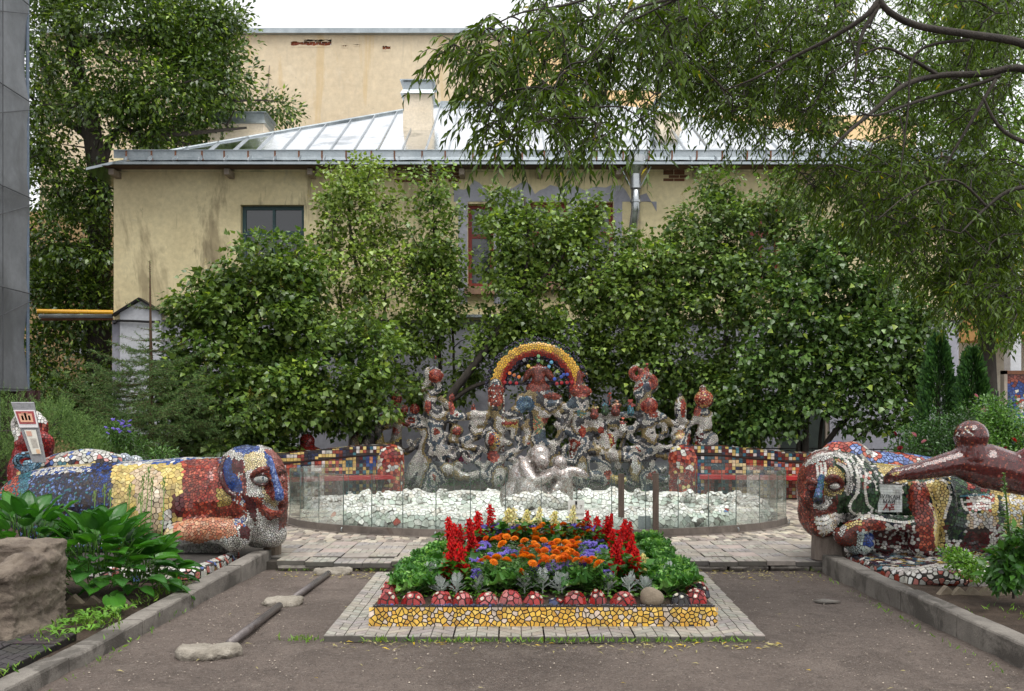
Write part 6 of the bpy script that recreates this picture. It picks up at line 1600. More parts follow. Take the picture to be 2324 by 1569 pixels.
def kale_leaf(L=.17, W=.1, c=s(70,128,52)):
    m = MB(); nu, nv = 14, 11; vs = []; fs = []
    for i in range(nu):
        t = i/(nu-1); w = W*math.sin(math.pi*min(1, t*.82+.1))**.7*(.25+.75*min(1, t*2.2))
        for j in range(nv):
            e = j/(nv-1)*2-1; ruf = abs(e)**1.6
            vs.append((e*w*(1+.12*math.sin(t*34)*ruf), t*L+.02*ruf*math.sin(t*40+e), .03*math.sin(t*2.2)-.012*(1-e*e)+ruf*.03*math.sin(t*34+e*3)*(.4+t)+.5*t*t*L*-.25+.05*abs(e)*w/W))
    for i in range(nu-1):
        for j in range(nv-1):
            e = abs((j+.5)/(nv-1)*2-1); mid = e < .13
            cc = jit(c, .15) if not mid else s(150,176,120)
            m.add([vs[i*nv+j], vs[i*nv+j+1], vs[(i+1)*nv+j+1], vs[(i+1)*nv+j]], [(0,1,2,3)], cc)
    for k in range(34):      # curled frills along the margin
        i = random.randint(4, nu-1); j = random.choice((0, 1, nv-2, nv-1)); p = Vector(vs[i*nv+j]); a = random.uniform(0, 6.28); q = random.uniform(.012,.026)
        d = Vector((math.cos(a)*q, math.sin(a)*q, random.uniform(0,.02))); e = Vector((-math.sin(a)*q*.6, math.cos(a)*q*.6, random.uniform(-.006,.012)))
        m.add([p-d*.3, p+e, p+d, p-e], [(0,1,2,3)], jit(tuple(x*1.25 for x in c), .2))
    return m.mesh('leaf')
KL = [kale_leaf(.17, .1, s(76,124,52)), kale_leaf(.15, .085, s(92,140,60)), kale_leaf(.12, .075, s(120,162,86)), kale_leaf(.18, .1, s(62,108,48))]
def dm_leaf(L=.12):
    m = MB(); c = s(190,197,192)
    m.tube([(0,0,0), (0,L*.5,.01), (0,L,.0)], [.004,.003,.002], 5, c)
    for k in range(6):
        t = .3+.68*k/5; ll = .05*(1-abs(t-.62)*1.3)
        for sx in (-1, 1):
            b = Vector((0, t*L, .008)); tip = b+Vector((sx*ll, ll*.75, .012)); md = b.lerp(tip, .6); w = Vector((-sx*.4, .8, 0))*.009
            m.add([b, md+w, tip, md-w], [(0,1,2), (0,2,3)] if sx > 0 else [(0,2,1), (0,3,2)], jit(c, .1))
            for f_ in (.5, .85):
                q = b.lerp(tip, f_); e = q+Vector((sx*.012, .02, .004)); e2 = q+Vector((sx*.016, -.012, .002)); w2 = Vector((sx*.004, .004, 0))
                m.add([q-w2, q+w2, e], [(0,1,2)], jit(c, .1)); m.add([q-w2, q+w2, e2], [(0,1,2)], jit(c, .1))
    return m.mesh('leaf')
DM = [dm_leaf(.13), dm_leaf(.11)]
def petun(c, c2):
    m = MB(); n = 20; vs = [(0,0,-.012)]
    for r, z in ((.012, 0), (.026, .006), (.036, .002)):
        for k in range(n):
            a = 2*math.pi*k/n; q = 1+.12*math.cos(5*a)*(r > .02); vs.append((r*q*math.cos(a), r*q*math.sin(a), z+(.004*math.sin(10*a) if r > .02 else 0)))
    fs = [(0, 1+(k+1) % n, 1+k) for k in range(n)]; m.add(vs, [], c)
    for f in fs: m.add([vs[i] for i in f], [(0,1,2)], c2)
    for ring_ in range(2):
        for k in range(n):
            a, b = 1+ring_*n+k, 1+ring_*n+(k+1) % n; m.add([vs[a], vs[b], vs[b+n], vs[a+n]], [(0,1,2,3)], jit(c, .12))
    return m.mesh('flower')
PT_D = petun(s(62,30,124), s(40,16,84)); PT_L = petun(s(150,130,198), s(90,60,150))
def child(name, me, mat, parent, loc=(0,0,0), rot=(0,0,0), sc=1):
    o = link(name, me, mat, parent, True); o.location = loc; o.rotation_euler = rot; o.scale = (sc,)*3; return o
def ground_at(dx, dy, h):
    "bloom seen at (dx,dy), h metres above the ground -> its place in the bed"
    Y = (EYE-h)*F/(dy-HZ); return Vector((hx(dx, Y), Y, 0))
def side_words(dx, dy):
    return ('left' if dx < 1100 else 'right' if dx > 1330 else 'middle'), ('front' if dy > 1258 else 'back' if dy < 1212 else 'centre')
USED = {}
def uniq(l):
    USED[l] = USED.get(l, 0)+1; return l
ORD = ['first','second','third','fourth','fifth','sixth','seventh','eighth','ninth','tenth','eleventh','twelfth','thirteenth','fourteenth','fifteenth','sixteenth','seventeenth','eighteenth','nineteenth','twentieth','twenty-first','twenty-second','twenty-third','twenty-fourth','twenty-fifth','twenty-sixth','twenty-seventh','twenty-eighth','twenty-ninth','thirtieth']
for _t in ('thirty','forty','fifty','sixty'):
    ORD += [_t+'-'+q for q in ORD[:9]]+[{'thirty':'fortieth','forty':'fiftieth','fifty':'sixtieth','sixty':'seventieth'}[_t]]
# red salvia: (dx, dy of spike middle)
reds = [(1022,1190),(1038,1200),(1022,1228),(1045,1215),(1073,1200),(1072,1218),(1015,1277),(1024,1255),(1050,1267),(1087,1180),(1116,1177),(1334,1180),(1357,1183),(1381,1183),(1380,1205),(1391,1215),(1414,1195),(1420,1215),(1428,1240),(1400,1265),(1402,1250),(1445,1272),(1052,1288),(1440,1258)]
reds.sort()
for k, (dx, dy) in enumerate(reds):
    Y = min(9.0, max(7.5, (EYE-.52)*F/(dy-HZ))); z = EYE-(dy-HZ)*Y/F; x = hx(dx, Y); gz_ = soilz(x, Y)
    r = thing('red_salvia', f'red salvia spike, {ORD[k]} of the red spikes counted from the left of the bed', 'flower', (x, Y, gz_), 'red salvias in the flower bed')
    child('foliage', SA_F[k % 3], M_LEAFG, r, (0,0,max(0, z-gz_-.36)), (0,0,random.uniform(0,6)), random.uniform(.9,1.2))
    child('flower_spike', SP_R[k % 3], M_PETAL, r, (0,0,z-gz_-.12), (random.uniform(-.2,.2), random.uniform(-.2,.2), random.uniform(0,6)), random.uniform(.95,1.25))
    for q in range(2): child('flower_spike', SP_R[(k+q+1) % 3], M_PETAL, r, (random.uniform(-.07,.07), random.uniform(-.05,.05), z-gz_-.13-random.uniform(.04,.12)), (random.uniform(-.4,.4), random.uniform(-.4,.4), random.uniform(0,6)), random.uniform(.6,.9))
crm = [(1152,1172),(1194,1176),(1222,1176),(1259,1179),(1299,1172),(1456,1278),(1166,1178)]
crm.sort()
for k, (dx, dy) in enumerate(crm):
    Y = 9.0 if dy < 1200 else 7.7; z = EYE-(dy-HZ)*Y/F; x = hx(dx, Y); gz_ = soilz(x, Y)
    r = thing('cream_salvia', f'pale yellow salvia spike, {ORD[k]} of the cream spikes counted from the left', 'flower', (x, Y, gz_), 'cream salvias in the flower bed')
    child('foliage', SA_F[k % 3], M_LEAFG, r, (0,0,z-gz_-.3), (0,0,random.uniform(0,6)), 1.1)
    child('flower_spike', SP_C[k % 2], M_PETAL, r, (0,0,z-gz_-.07), (random.uniform(-.1,.1),0,random.uniform(0,6)), 1.1)
zF = lambda x, y: ((1640+x*.3765)/1.6523, (1950+y*.3765)/1.6523)
zG = lambda x, y: ((2100+x*.3765)/1.6523, (1950+y*.3765)/1.6523)
mg = [zF(*p) for p in ((485,195),(560,205),(600,190),(640,175),(690,180),(730,145),(780,165),(770,200),(820,135),(840,100),(905,110),(960,115),(1010,100),(1050,65),(970,155),(1045,165),(985,205),(1060,215),(1100,125),(1140,150),(1160,80),(1220,150),(1255,55),(650,255),(868,222),(840,280),(870,320),(850,350),(940,290),(990,270),(1000,325),(1070,315),(965,245),(760,375),(860,385),(930,385),(880,365),(1050,385),(1080,400),(1035,430),(440,430),(590,390),(690,415),(560,435),(950,450),(825,525),(1190,235),(1140,250),(1270,250),(1170,300),(1215,310),(1285,315),(1180,340),(1160,390),(1215,400),(1270,375),(1300,345),(1310,280),(500,405))]
mg += [zG(*p) for p in ((35,60),(105,115),(160,140),(205,70),(230,150),(285,130),(20,150),(55,160),(60,245),(120,230),(95,275),(180,255),(145,285),(60,310),(110,340),(160,355),(45,365),(85,405),(160,415),(230,410),(290,420),(320,405),(390,455),(15,310),(20,400),(265,430),(170,200))]
used = [False]*len(mg); k = 0
order = sorted(range(len(mg)), key=lambda i: mg[i][0])
plants = []
for i in order:
    if used[i]: continue
    grp = [i]; used[i] = True
    for j in order:
        if not used[j] and len(grp) < 3 and abs(mg[j][0]-mg[i][0]) < 17 and abs(mg[j][1]-mg[i][1]) < 11: grp.append(j); used[j] = True
    plants.append(grp)
for k, grp in enumerate(plants):
    W3 = []
    for i in grp:
        dx, dy = mg[i]; Y = min(8.95, max(7.35, (EYE-.47)*F/(dy-HZ))); W3.append(Vector((hx(dx, Y), Y, EYE-(dy-HZ)*Y/F)))
    c = sum(W3, Vector())/len(W3); gz_ = soilz(c.x, c.y); near = 'front' if c.y < 7.9 else 'back' if c.y > 8.5 else 'middle'
    r = thing('marigold', f'orange marigold with {["one head","two heads","three heads"][len(grp)-1]}, {ORD[k]} from the left of the bed, {near} rows', 'flower', (c.x, c.y, gz_), 'orange marigolds in the flower bed')
    child('foliage', MG_F[k % 3], M_LEAF, r, (0,0,max(0, c.z-gz_-.27)), (0,0,random.uniform(0,6)), random.uniform(.95,1.2))
    for p in W3: child('flower', random.choice(MG), M_PETAL, r, p-Vector((c.x,c.y,gz_))+Vector((0,0,.008)), (random.uniform(.2,.75), random.uniform(-.2,.2), random.uniform(0,6)), random.uniform(.95,1.22))
ag = [zF(*p) for p in ((470,75),(575,70),(615,60),(685,100),(630,125),(765,75),(775,110),(850,75),(940,75),(1110,75),(555,160),(495,150),(455,240),(495,258),(437,295),(545,355),(625,355),(710,325),(740,315),(785,330),(690,300),(365,395),(405,415),(385,550),(395,512),(1085,255),(1120,300),(1110,405),(1310,65))]
ag += [zG(*p) for p in ((120,65),(262,80),(330,110),(375,80),(350,180),(265,220),(250,235),(328,247),(390,218),(380,305),(435,278),(290,320),(255,355),(305,355),(405,430),(440,520),(460,540),(225,300))]
ag.sort()
for k, (dx, dy) in enumerate(ag):
    Y = min(9.0, max(7.4, (EYE-.42)*F/(dy-HZ))); p = Vector((hx(dx, Y), Y, EYE-(dy-HZ)*Y/F)); gz_ = soilz(p.x, p.y)
    r = thing('ageratum', f'lilac blue ageratum tuft, {ORD[k]} of its kind from the left', 'flower', (p.x, p.y, gz_), 'lilac ageratums in the flower bed')
    child('foliage', AG_F[k % 2], M_LEAF, r, (0,0,max(0, p.z-gz_-.16)), (0,0,random.uniform(0,6)), 1)
    child('flower', AG[k % 3], M_PETAL, r, (0,0,p.z-gz_), (.3,0,random.uniform(0,6)), random.uniform(1.15,1.5))
    if k % 2: child('flower', AG[(k+1) % 3], M_PETAL, r, (random.uniform(-.05,.05),random.uniform(-.04,.04),p.z-gz_-.012), (.3,0,1), .8)
# ornamental kale
ka = [(938,1340,7.4,1.0),(955,1295,7.9,1.05),(975,1262,8.4,1.0),(945,1278,8.1,.9),(1000,1240,8.8,.95),(1150,1318,7.45,1.15),(1175,1300,7.6,1.0),(1330,1318,7.45,1.15),(1350,1300,7.6,.9),(1500,1262,8.5,1.0),(1485,1235,8.8,1.0),(1525,1285,8.1,1.05),(1475,1215,9.0,1.0),(1545,1315,7.55,1.1),(1515,1330,7.42,1.0),(965,1320,7.5,.9),(1440,1215,9.0,.8),(1010,1270,8.2,.8),(1490,1295,7.9,.9),(1550,1290,7.9,.8),(920,1310,7.7,.8)]
ka.sort()
for k, (dx, dy, Y, sc) in enumerate(ka):
    z = EYE-(dy-HZ)*Y/F; x = hx(dx, Y); gz_ = soilz(x, Y)
    r = thing('ornamental_kale', f'frilly green ornamental kale, {ORD[k]} from the left edge of the bed', 'plant', (x, Y, gz_), 'ornamental kale in the flower bed')
    hc = max(.04, z-gz_-.06)
    o = MB().tube([(0,0,0), (.005,0,hc)], [.012,.009], 6, s(120,140,84)).build('stem', M_LEAF, r, local=True)
    for q in range(13):
        a = q*2.4+random.uniform(-.2,.2); el = lerp(.15, 1.2, q/12)
        child('leaf', KL[(q+k) % 4] if q < 9 else KL[2], M_LEAF, r, (0,0,hc*.55+hc*.45*q/12), (el, 0, a), sc*1.3*lerp(1, .6, q/12))
# dusty miller
dmz = [zF(*p) for p in ((40,640),(190,630),(410,640),(870,600),(1050,590),(1210,620))]+[zG(*p) for p in ((480,610),(690,610),(850,640),(1110,510),(20,600),(1080,530))]+[(1010,1295),(975,1292)]
dmz.sort()
for k, (dx, dy) in enumerate(dmz):
    Y = 7.36 if dy > 1305 else 7.8; z = EYE-(dy-HZ)*Y/F; x = hx(dx, Y); gz_ = soilz(x, Y)
    r = thing('dusty_miller', f'silver felted dusty miller plant, {ORD[k]} from the left of the bed', 'plant', (x, Y, gz_), 'dusty millers in the flower bed')
    hc = max(.03, z-gz_-.03)
    MB().tube([(0,0,0), (0,0,hc)], .007, 6, s(190,194,186)).build('stem', M_SILVER, r, local=True)
    for q in range(9): child('leaf', DM[q % 2], M_SILVER, r, (0,0,hc*(.3+.7*q/8)), (lerp(.3, 1.25, q/8), 0, q*2.4+k), random.uniform(.6,.85))
pt = [(*zF(945,485),0),(*zF(1010,495),0),(*zF(825,590),0),(*zF(1110,525),0),(*zF(1140,600),0),(*zF(1170,440),1),(*zF(1280,445),1),(*zF(1115,470),1),(*zF(1140,490),1),(*zG(225,448),0),(*zG(55,445),1),(*zG(40,610),0),(*zF(870,545),0),(*zF(505,640),0)]
pt.sort()
for k, (dx, dy, c) in enumerate(pt):
    Y = 7.5; p = Vector((hx(dx, Y), Y, EYE-(dy-HZ)*Y/F)); gz_ = soilz(p.x, p.y)
    r = thing('petunia', f'{"pale lilac" if c else "deep violet"} petunia among the dusty millers, {ORD[k]} petunia from the left', 'flower', (p.x, p.y, gz_), 'petunias in the flower bed')
    child('foliage', AG_F[k % 2], M_LEAF, r, (0,0,max(0, p.z-gz_-.17)), (0,0,k), .9)
    for q in range(2): child('flower', PT_L if c else PT_D, M_PETAL, r, (random.uniform(-.03,.03)*q, -.02*q, p.z-gz_-.02*q), (random.uniform(.7,1.3), random.uniform(-.3,.3), random.uniform(0,6)), random.uniform(1.0,1.25))
# green filler leaves between the plants
n = 5200; xs_ = RNG.uniform(0, 1, n); ys_ = RNG.uniform(0, 1, n)
Yv = WY0+.18+ys_*(WY1-WY0-.25); Xv = WX0+.14+xs_*(WX1-WX0-.28)+(Yv-WY0)*.02
Zv = np.array([soilz(x, y) for x, y in zip(Xv, Yv)])+RNG.uniform(.0, .12, n)*np.clip((Yv-7.15)*1.6, .25, 1)
an = RNG.uniform(0, 6.28, n)
leaves('bed_foliage', 'oval', np.stack([Xv, Yv, Zv], 1), np.stack([np.cos(an), np.sin(an), RNG.uniform(-.2,.6,n)], 1), np.stack([RNG.normal(0,.4,n), RNG.normal(0,.4,n), np.ones(n)], 1), RNG.uniform(.03,.06,n), vcol(n, s(56,96,34), s(112,156,60)), M_LEAF, bed, 'stuff')
# ================================================================== trees and shrubs
def blob_points(blobs, n, shell=.55):
    "points spread through ellipsoids given in photo pixels; denser towards the skin"
    w = np.array([b[3]*b[4] for b in blobs], dtype=float); w /= w.sum(); idx = RNG.choice(len(blobs), n, p=w)
    u = unit(n); r = RNG.random(n)**shell; out = np.empty((n, 3)); out_n = u.copy()
    for i in range(n):
        b = blobs[idx[i]]; Y = b[2]; k = Y/F; c = D(b[0], b[1], Y); ry = b[5] if len(b) > 5 else b[3]*k
        out[i] = (c.x+u[i,0]*r[i]*b[3]*k, c.y+u[i,1]*r[i]*ry, c.z+u[i,2]*r[i]*b[4]*k)
    return out, out_n
def branchy(mb, pts_from, targets, r0=.02, r1=.006, n=4, sag=.15, seed=0):
    "connect each target to its nearest point of the skeleton, growing the skeleton"
    S = np.array([tuple(p) for p in pts_from], dtype=float); T = np.array([tuple(t) for t in targets], dtype=float); rng = random.Random(seed)
    T = T[np.argsort([np.min(((S-t)**2).sum(1)) for t in T])]
    buf = np.empty((len(S)+3*len(T), 3)); buf[:len(S)] = S; m = len(S)
    for t_ in T:
        Sx = buf[:m]; dd = np.sqrt(((Sx-t_)**2).sum(1))+np.maximum(0, Sx[:,2]-t_[2])*.6
        q = Vector(Sx[int(np.argmin(dd))]); t = Vector(t_); L = (t-q).length
        if L < .05: continue
        md = q.lerp(t, .5)+Vector((rng.uniform(-.1,.1)*L, rng.uniform(-.1,.1)*L, sag*L)); P = smoothpath([q, md, t], 2)
        mb.tube(P, [lerp(r0*min(1, .5+L*.4), r1, i/(len(P)-1)) for i in range(len(P))], n, caps=False)
        buf[m] = md; buf[m+1] = t; buf[m+2] = q.lerp(t, .75); m += 3
def foliage(name, parent, centres, per, spread, kind, size, c0, c1, mat, up=.6, out=None, droop=.25, c2=None, p2=0, sizev=.42, flat=.75):
    nC = len(centres); n = nC*per; C_ = np.repeat(np.asarray(centres), per, axis=0)
    u = unit(n); r = RNG.random(n)[:,None]**.6; off = u*r*spread; off[:,2] *= flat; pos = C_+off
    o_ = u+(np.repeat(out, per, axis=0)*.6 if out is not None else 0)
    ax = o_*1.0+RNG.normal(0,.45,(n,3)); ax[:,2] -= droop
    nor = o_*.5+RNG.normal(0,.35,(n,3)); nor[:,2] += up
    # whole clumps differ a little in hue
    cc = vcol(n, c0, c1, .14, c2, p2)*np.repeat(RNG.uniform(.58,1.22,(nC,1)), per, axis=0)*np.array([1.1,1.0,.84])
    return leaves(name, kind, pos, ax, nor, size*RNG.uniform(1-sizev, 1+sizev, n), np.clip(cc,0,1), mat, parent)

LG0, LG1, LG2 = s(42,80,38), s(84,128,54), s(122,158,64)
def lilac(label, base, stems, blobs, ncl, per, size, c0, c1, spread=.3, seed=1, seeds=0, barkm=M_BARK):
    t = thing('lilac_bush', label, 'bush', base, 'lilac bushes before the yellow house')
    ncl = int(ncl*.5); per = int(per*1.75); spread *= .92
    ce, nn = blob_points(blobs, ncl); mb = MB(); sk_ = []
    b2 = [(b[0], b[1], b[2], b[3]*1.2, b[4]*1.22, (b[5] if len(b) > 5 else .5)*1.1) for b in blobs]; c2_, n2_ = blob_points(b2, ncl//5, .12)
    ce = np.concatenate([ce, c2_]); nn = np.concatenate([nn, n2_])
    for st, r in stems:
        P = smoothpath([D(*p) for p in st], 4); mb.tube(P, [lerp(r, r*.45, i/(len(P)-1)) for i in range(len(P))], 7); sk_ += P[len(P)//3:]
    branchy(mb, sk_, ce[RNG.choice(len(ce), min(len(ce), 190), replace=False)], .02, .006, 5, .1, seed)
    mb.build('trunk', barkm, t, smooth=True)
    foliage('crown', t, ce, per, spread, 'heart', size, c0, c1, M_LEAFG, .7, nn, .35, s(150,180,80), .04)
    if seeds:   # faded seed heads
        sc_, _ = blob_points(blobs, seeds, .1); n = len(sc_)*60; C_ = np.repeat(sc_, 60, axis=0); h_ = RNG.random((n,1))
        off = RNG.normal(0, 1, (n,3))*np.array([.045,.045,0])*(1.1-h_); off[:,2] += h_[:,0]*.22
        leaves('seed_heads', 'oval', C_+off, RNG.normal(0,1,(n,3)), unit(n), RNG.uniform(.012,.022,n), vcol(n, s(120,104,46), s(166,148,64)), M_LEAF, t)
    return t
lilac('dense dark lilac bush with brown seed heads standing nearest on the left', D(640, 1075, 17.6), [([(655,1085,17.6),(650,1000,17.6),(640,930,17.6),(600,820,17.5),(560,700,17.5)], .06), ([(662,1085,17.7),(668,990,17.7),(700,930,17.7),(740,860,17.6)], .045), ([(640,1085,17.6),(620,980,17.5),(540,900,17.3)], .05), ([(670,1085,17.8),(690,980,17.9),(720,900,18.1)], .035)],
      [(520,760,17.2,120,110,.8),(480,860,17.0,110,90,.8),(600,650,17.5,100,110,.8),(640,800,17.4,120,120,.8),(560,920,17.0,160,70,.8),(760,880,17.6,120,80,.7),(450,720,17.2,60,80,.5),(830,800,17.8,80,100,.6),(610,880,17.2,120,110,.8),(500,650,17.4,50,60,.4),(590,620,17.4,90,80,.6),(660,640,17.6,70,80,.6),(640,720,17.4,110,80,.7),(400,860,17.1,50,110,.5),(700,940,17.6,110,30,.5),(470,960,16.9,110,50,.6),(560,1000,17.0,110,40,.6),(860,900,17.9,90,60,.6),(480,1010,16.9,120,40,.5),(600,1020,17.2,90,30,.4),(780,960,17.9,100,40,.5),(430,950,16.9,60,60,.5)], 960, 34, .105, s(56,88,40), s(112,142,70), .33, 1, 120)
lilac('tall light green lilac rising before the left window of the house', D(830, 1090, 20), [([(860,1090,20),(850,900,20),(830,700,20),(800,560,20),(790,450,20)], .06), ([(850,900,20),(870,740,20.1),(880,560,20)], .045), ([(840,1090,20.2),(790,860,20.2),(770,640,20.2)], .045)],
      [(800,420,20,85,60,.8),(760,500,20,80,80,.8),(850,480,20,75,80,.8),(800,600,20,110,80,.9),(740,680,20.1,80,80,.8),(870,640,19.9,70,90,.8),(800,740,19.9,120,60,.8),(820,390,20,55,35,.5)], 330, 26, .092, s(86,118,54), s(146,172,88), .36, 2, 14, M_BARKL)
lilac('slender lilac left of the narrow red window', D(990, 1090, 20.4), [([(1000,1095,20.4),(1000,850,20.4),(985,650,20.4),(985,470,20.4)], .05), ([(1010,1095,20.4),(1030,850,20.4),(1020,640,20.3)], .04)],
      [(990,450,20.4,65,60,.6),(970,540,20.4,55,70,.6),(1010,620,20.4,55,80,.6),(960,640,20.3,60,70,.6),(1000,740,20.2,80,60,.6),(1040,560,20.4,25,50,.4),(930,760,20,70,60,.6),(900,830,20.3,80,60,.5),(950,900,20.6,60,60,.4),(1010,700,20.2,50,60,.5)], 340, 26, .095, s(70,102,48), s(128,158,80), .34, 3, 6)
lilac('broad lilac with a leaning trunk behind the rainbow arch', D(1000, 1080, 19.4), [([(980,1090,19.4),(1015,920,19.4),(1060,850,19.4),(1105,790,19.4),(1130,750,19.4),(1180,690,19.5),(1260,600,19.6)], .1), ([(1018,915,19.4),(1070,880,19.5),(1150,850,19.6),(1240,790,19.8)], .06), ([(1180,690,19.5),(1200,560,19.6),(1190,450,19.6)], .05), ([(1260,600,19.6),(1330,520,19.8)], .04)],
      [(1150,560,19.8,80,90,.8),(1240,560,19.8,100,90,.8),(1330,520,20,70,70,.7),(1180,680,19.6,110,80,.8),(1320,640,19.7,120,90,.8),(1260,760,19.6,150,50,.7),(1130,470,20,50,60,.5),(1140,760,19.6,70,60,.6),(1420,660,19.8,90,90,.8),(1400,560,20,50,50,.5),(1340,490,20,30,45,.4),(1090,840,19.8,70,40,.5),(1040,890,19.9,50,30,.4),(1420,760,19.6,90,50,.6),(1470,620,19.9,70,90,.7),(1480,740,19.7,70,80,.7),(1340,820,19.8,110,50,.6),(1220,820,19.9,80,40,.5),(1420,860,19.9,70,60,.5),(1300,900,20.9,110,60,.5),(1450,930,20.9,110,60,.5),(1220,940,20.9,70,60,.4),(1560,960,20.8,80,50,.4),(1330,980,20.9,120,50,.4),(1180,760,19.7,80,50,.6)], 1150, 28, .1, s(66,98,46), s(124,152,76), .35, 4, 40)
lilac('high lilac with olive seed heads right of the rainbow arch', D(1600, 1090, 19.8), [([(1590,1095,19.8),(1620,960,19.8),(1640,850,19.8),(1650,700,19.9),(1640,560,20)], .08), ([(1640,850,19.8),(1690,770,19.8),(1740,690,19.8)], .05), ([(1600,1095,19.9),(1660,960,19.9),(1730,860,19.9)], .05), ([(1570,1095,19.8),(1560,900,19.8),(1540,720,19.9)], .05)],
      [(1600,520,20,90,80,.8),(1530,600,19.9,80,90,.8),(1640,620,19.9,100,90,.9),(1560,720,19.8,100,80,.8),(1680,720,19.8,110,80,.8),(1720,580,20,90,90,.8),(1620,430,20,40,40,.4),(1700,480,20,70,60,.6),(1520,820,19.7,80,60,.7),(1600,880,19.7,70,60,.6),(1780,450,20,80,50,.6),(1640,960,19.7,50,40,.4),(1560,860,19.8,90,60,.6),(1700,840,19.7,90,50,.6),(1480,880,19.9,50,60,.5),(1640,900,19.8,90,60,.5),(1700,980,20.2,70,50,.4),(1820,520,19.8,60,60,.6)], 800, 28, .1, s(62,94,48), s(118,148,80), .36, 5, 80)
lilac('dark spreading lilac over the green door on the right', D(1840, 1080, 18.6), [([(1830,1085,18.6),(1830,960,18.6),(1850,860,18.7),(1880,760,18.7)], .07), ([(1850,1085,18.6),(1880,1000,18.5),(1950,920,18.5),(2000,850,18.5)], .07), ([(1840,1085,18.7),(1800,940,18.8),(1780,800,18.8)], .06), ([(1870,1085,18.6),(1930,1010,18.3),(1990,960,18.2)], .04), ([(1815,1085,18.6),(1812,960,18.7),(1830,860,18.7)], .05), ([(1860,1085,18.7),(1865,960,18.8),(1900,850,18.8)], .05)],
      [(1800,700,18.8,120,90,.9),(1900,640,18.7,120,90,.9),(1860,780,18.5,130,80,.9),(1980,760,18.4,110,80,.8),(1980,880,18.2,90,60,.7),(2060,820,18.4,60,70,.6),(1760,820,18.6,80,60,.7),(1880,560,18.9,110,70,.8),(2000,660,18.6,100,80,.8),(1940,840,18.3,90,50,.6),(1820,860,18.4,80,40,.6),(2050,920,18.2,40,30,.4),(1960,960,18.1,60,20,.4),(1700,900,18.7,60,60,.5),(2080,740,18.5,60,60,.6),(1880,910,18.3,90,40,.5),(1700,960,18.9,70,50,.5),(1760,930,18.6,70,50,.5),(2040,960,18.2,50,30,.4),(2090,880,18.3,40,40,.4)], 860, 30, .105, s(50,82,42), s(102,136,74), .36, 6, 14)
# big broadleaf tree behind the corner of the house
TY = 27
tree = thing('ash_tree', 'large dark broadleaf tree rising behind the left corner of the house', 'tree', D(225, 1040, TY))
mb = MB(); sk_ = []
for st, r in (([(228,1060),(225,800),(225,520),(222,400),(205,280),(180,180),(165,100),(150,30),(140,-60)], .36), ([(222,400),(215,330),(160,280),(140,265)], .16), ([(175,100),(230,85),(300,70),(360,100),(410,130)], .13), ([(225,420),(260,300),(330,310),(430,330)], .13), ([(165,110),(180,60),(230,0)], .12), ([(205,280),(120,200),(90,120)], .12), ([(190,100),(260,140),(330,190)], .1), ([(225,560),(150,560),(100,620)], .09), ([(330,310),(460,300),(560,290)], .08), ([(300,70),(400,40),(480,60)], .08)):
    P = smoothpath([D(a, b, TY+.3*math.sin(a*.05)) for a, b in st], 4); mb.tube(P, [lerp(r, r*.4, i/(len(P)-1)) for i in range(len(P))], 9); sk_ += P
bl = [(120,90,TY,90,120,2),(250,60,TY-.5,120,90,2),(380,70,TY,110,80,1.6),(460,60,TY,80,70,1.4),(130,260,TY-.6,90,120,1.8),(270,220,TY-.6,130,100,2),(400,200,TY-.4,120,90,1.6),(500,180,TY,80,70,1.2),(520,250,TY+1.5,90,50,1.2),(600,255,TY+1.5,65,40,.9),(420,280,TY+1,120,60,1.4),(330,310,TY,110,60,1.4),(140,420,TY-.6,90,90,1.6),(120,540,TY-1,80,80,1.4),(210,480,TY+.6,60,90,1.2),(130,660,TY-.6,80,70,1.2),(200,620,TY,60,90,1.2),(110,780,TY-.6,70,80,1.2),(200,780,TY+1,60,80,1.2),(130,880,TY-1,80,60,1),(225,560,TY-.9,50,80,.6),(190,700,TY-.9,70,70,.6),(230,850,TY-.9,40,90,.5),(180,930,TY-.9,80,60,.6),(225,430,TY-.9,60,60,.6),(500,30,TY,50,40,.8),(100,-20,TY,120,60,2),(330,-10,TY,160,50,1.8),(640,250,TY+1.5,30,25,.5),(80,300,TY,40,150,.8),(80,600,TY,40,150,.8),(75,850,TY,40,90,.8),(450,130,TY,60,60,.8),(520,110,TY,50,70,1)]
ce, nn = blob_points(bl, 820, .5)
branchy(mb, sk_, ce[RNG.choice(len(ce), 260, replace=False)], .045, .012, 5, .05, 9)
mb.build('trunk', M_BARK, tree, smooth=True)
foliage('crown', tree, ce, 78, .62, 'oval', .145, s(42,70,30), s(94,124,50), M_LEAFG, .5, nn, .3, s(140,172,74), .08)
# bright tree beyond the right edge
TY2 = 24
tr2 = thing('maple_tree', 'fresh green tree behind the willow at the upper right', 'tree', D(2240, 1060, TY2))
mb = MB(); sk_ = []
for st, r in (([(2250,1080),(2240,800),(2230,560),(2220,300),(2200,60)], .25), ([(2230,560),(2150,420),(2090,330)], .1), ([(2225,420),(2300,300),(2360,220)], .1)):
    P = smoothpath([D(a, b, TY2) for a, b in st], 4); mb.tube(P, [lerp(r, r*.4, i/(len(P)-1)) for i in range(len(P))], 8); sk_ += P
bl = [(2150,120,TY2,110,110,1.6),(2260,80,TY2,110,110,1.6),(2120,260,TY2,90,90,1.4),(2240,280,TY2,110,110,1.6),(2300,420,TY2,80,90,1.4),(2180,440,TY2,90,80,1.4),(2120,380,TY2,60,60,1),(2250,580,TY2,100,80,1.4),(2150,600,TY2,60,60,1),(2320,700,TY2,60,90,1.2),(2060,180,TY2,60,60,1),(2180,-20,TY2,130,60,1.4),(2240,720,TY2,80,60,1)]
ce, nn = blob_points(bl, 380, .5); branchy(mb, sk_, ce[RNG.choice(len(ce), 110, replace=False)], .035, .01, 5, .05, 10)
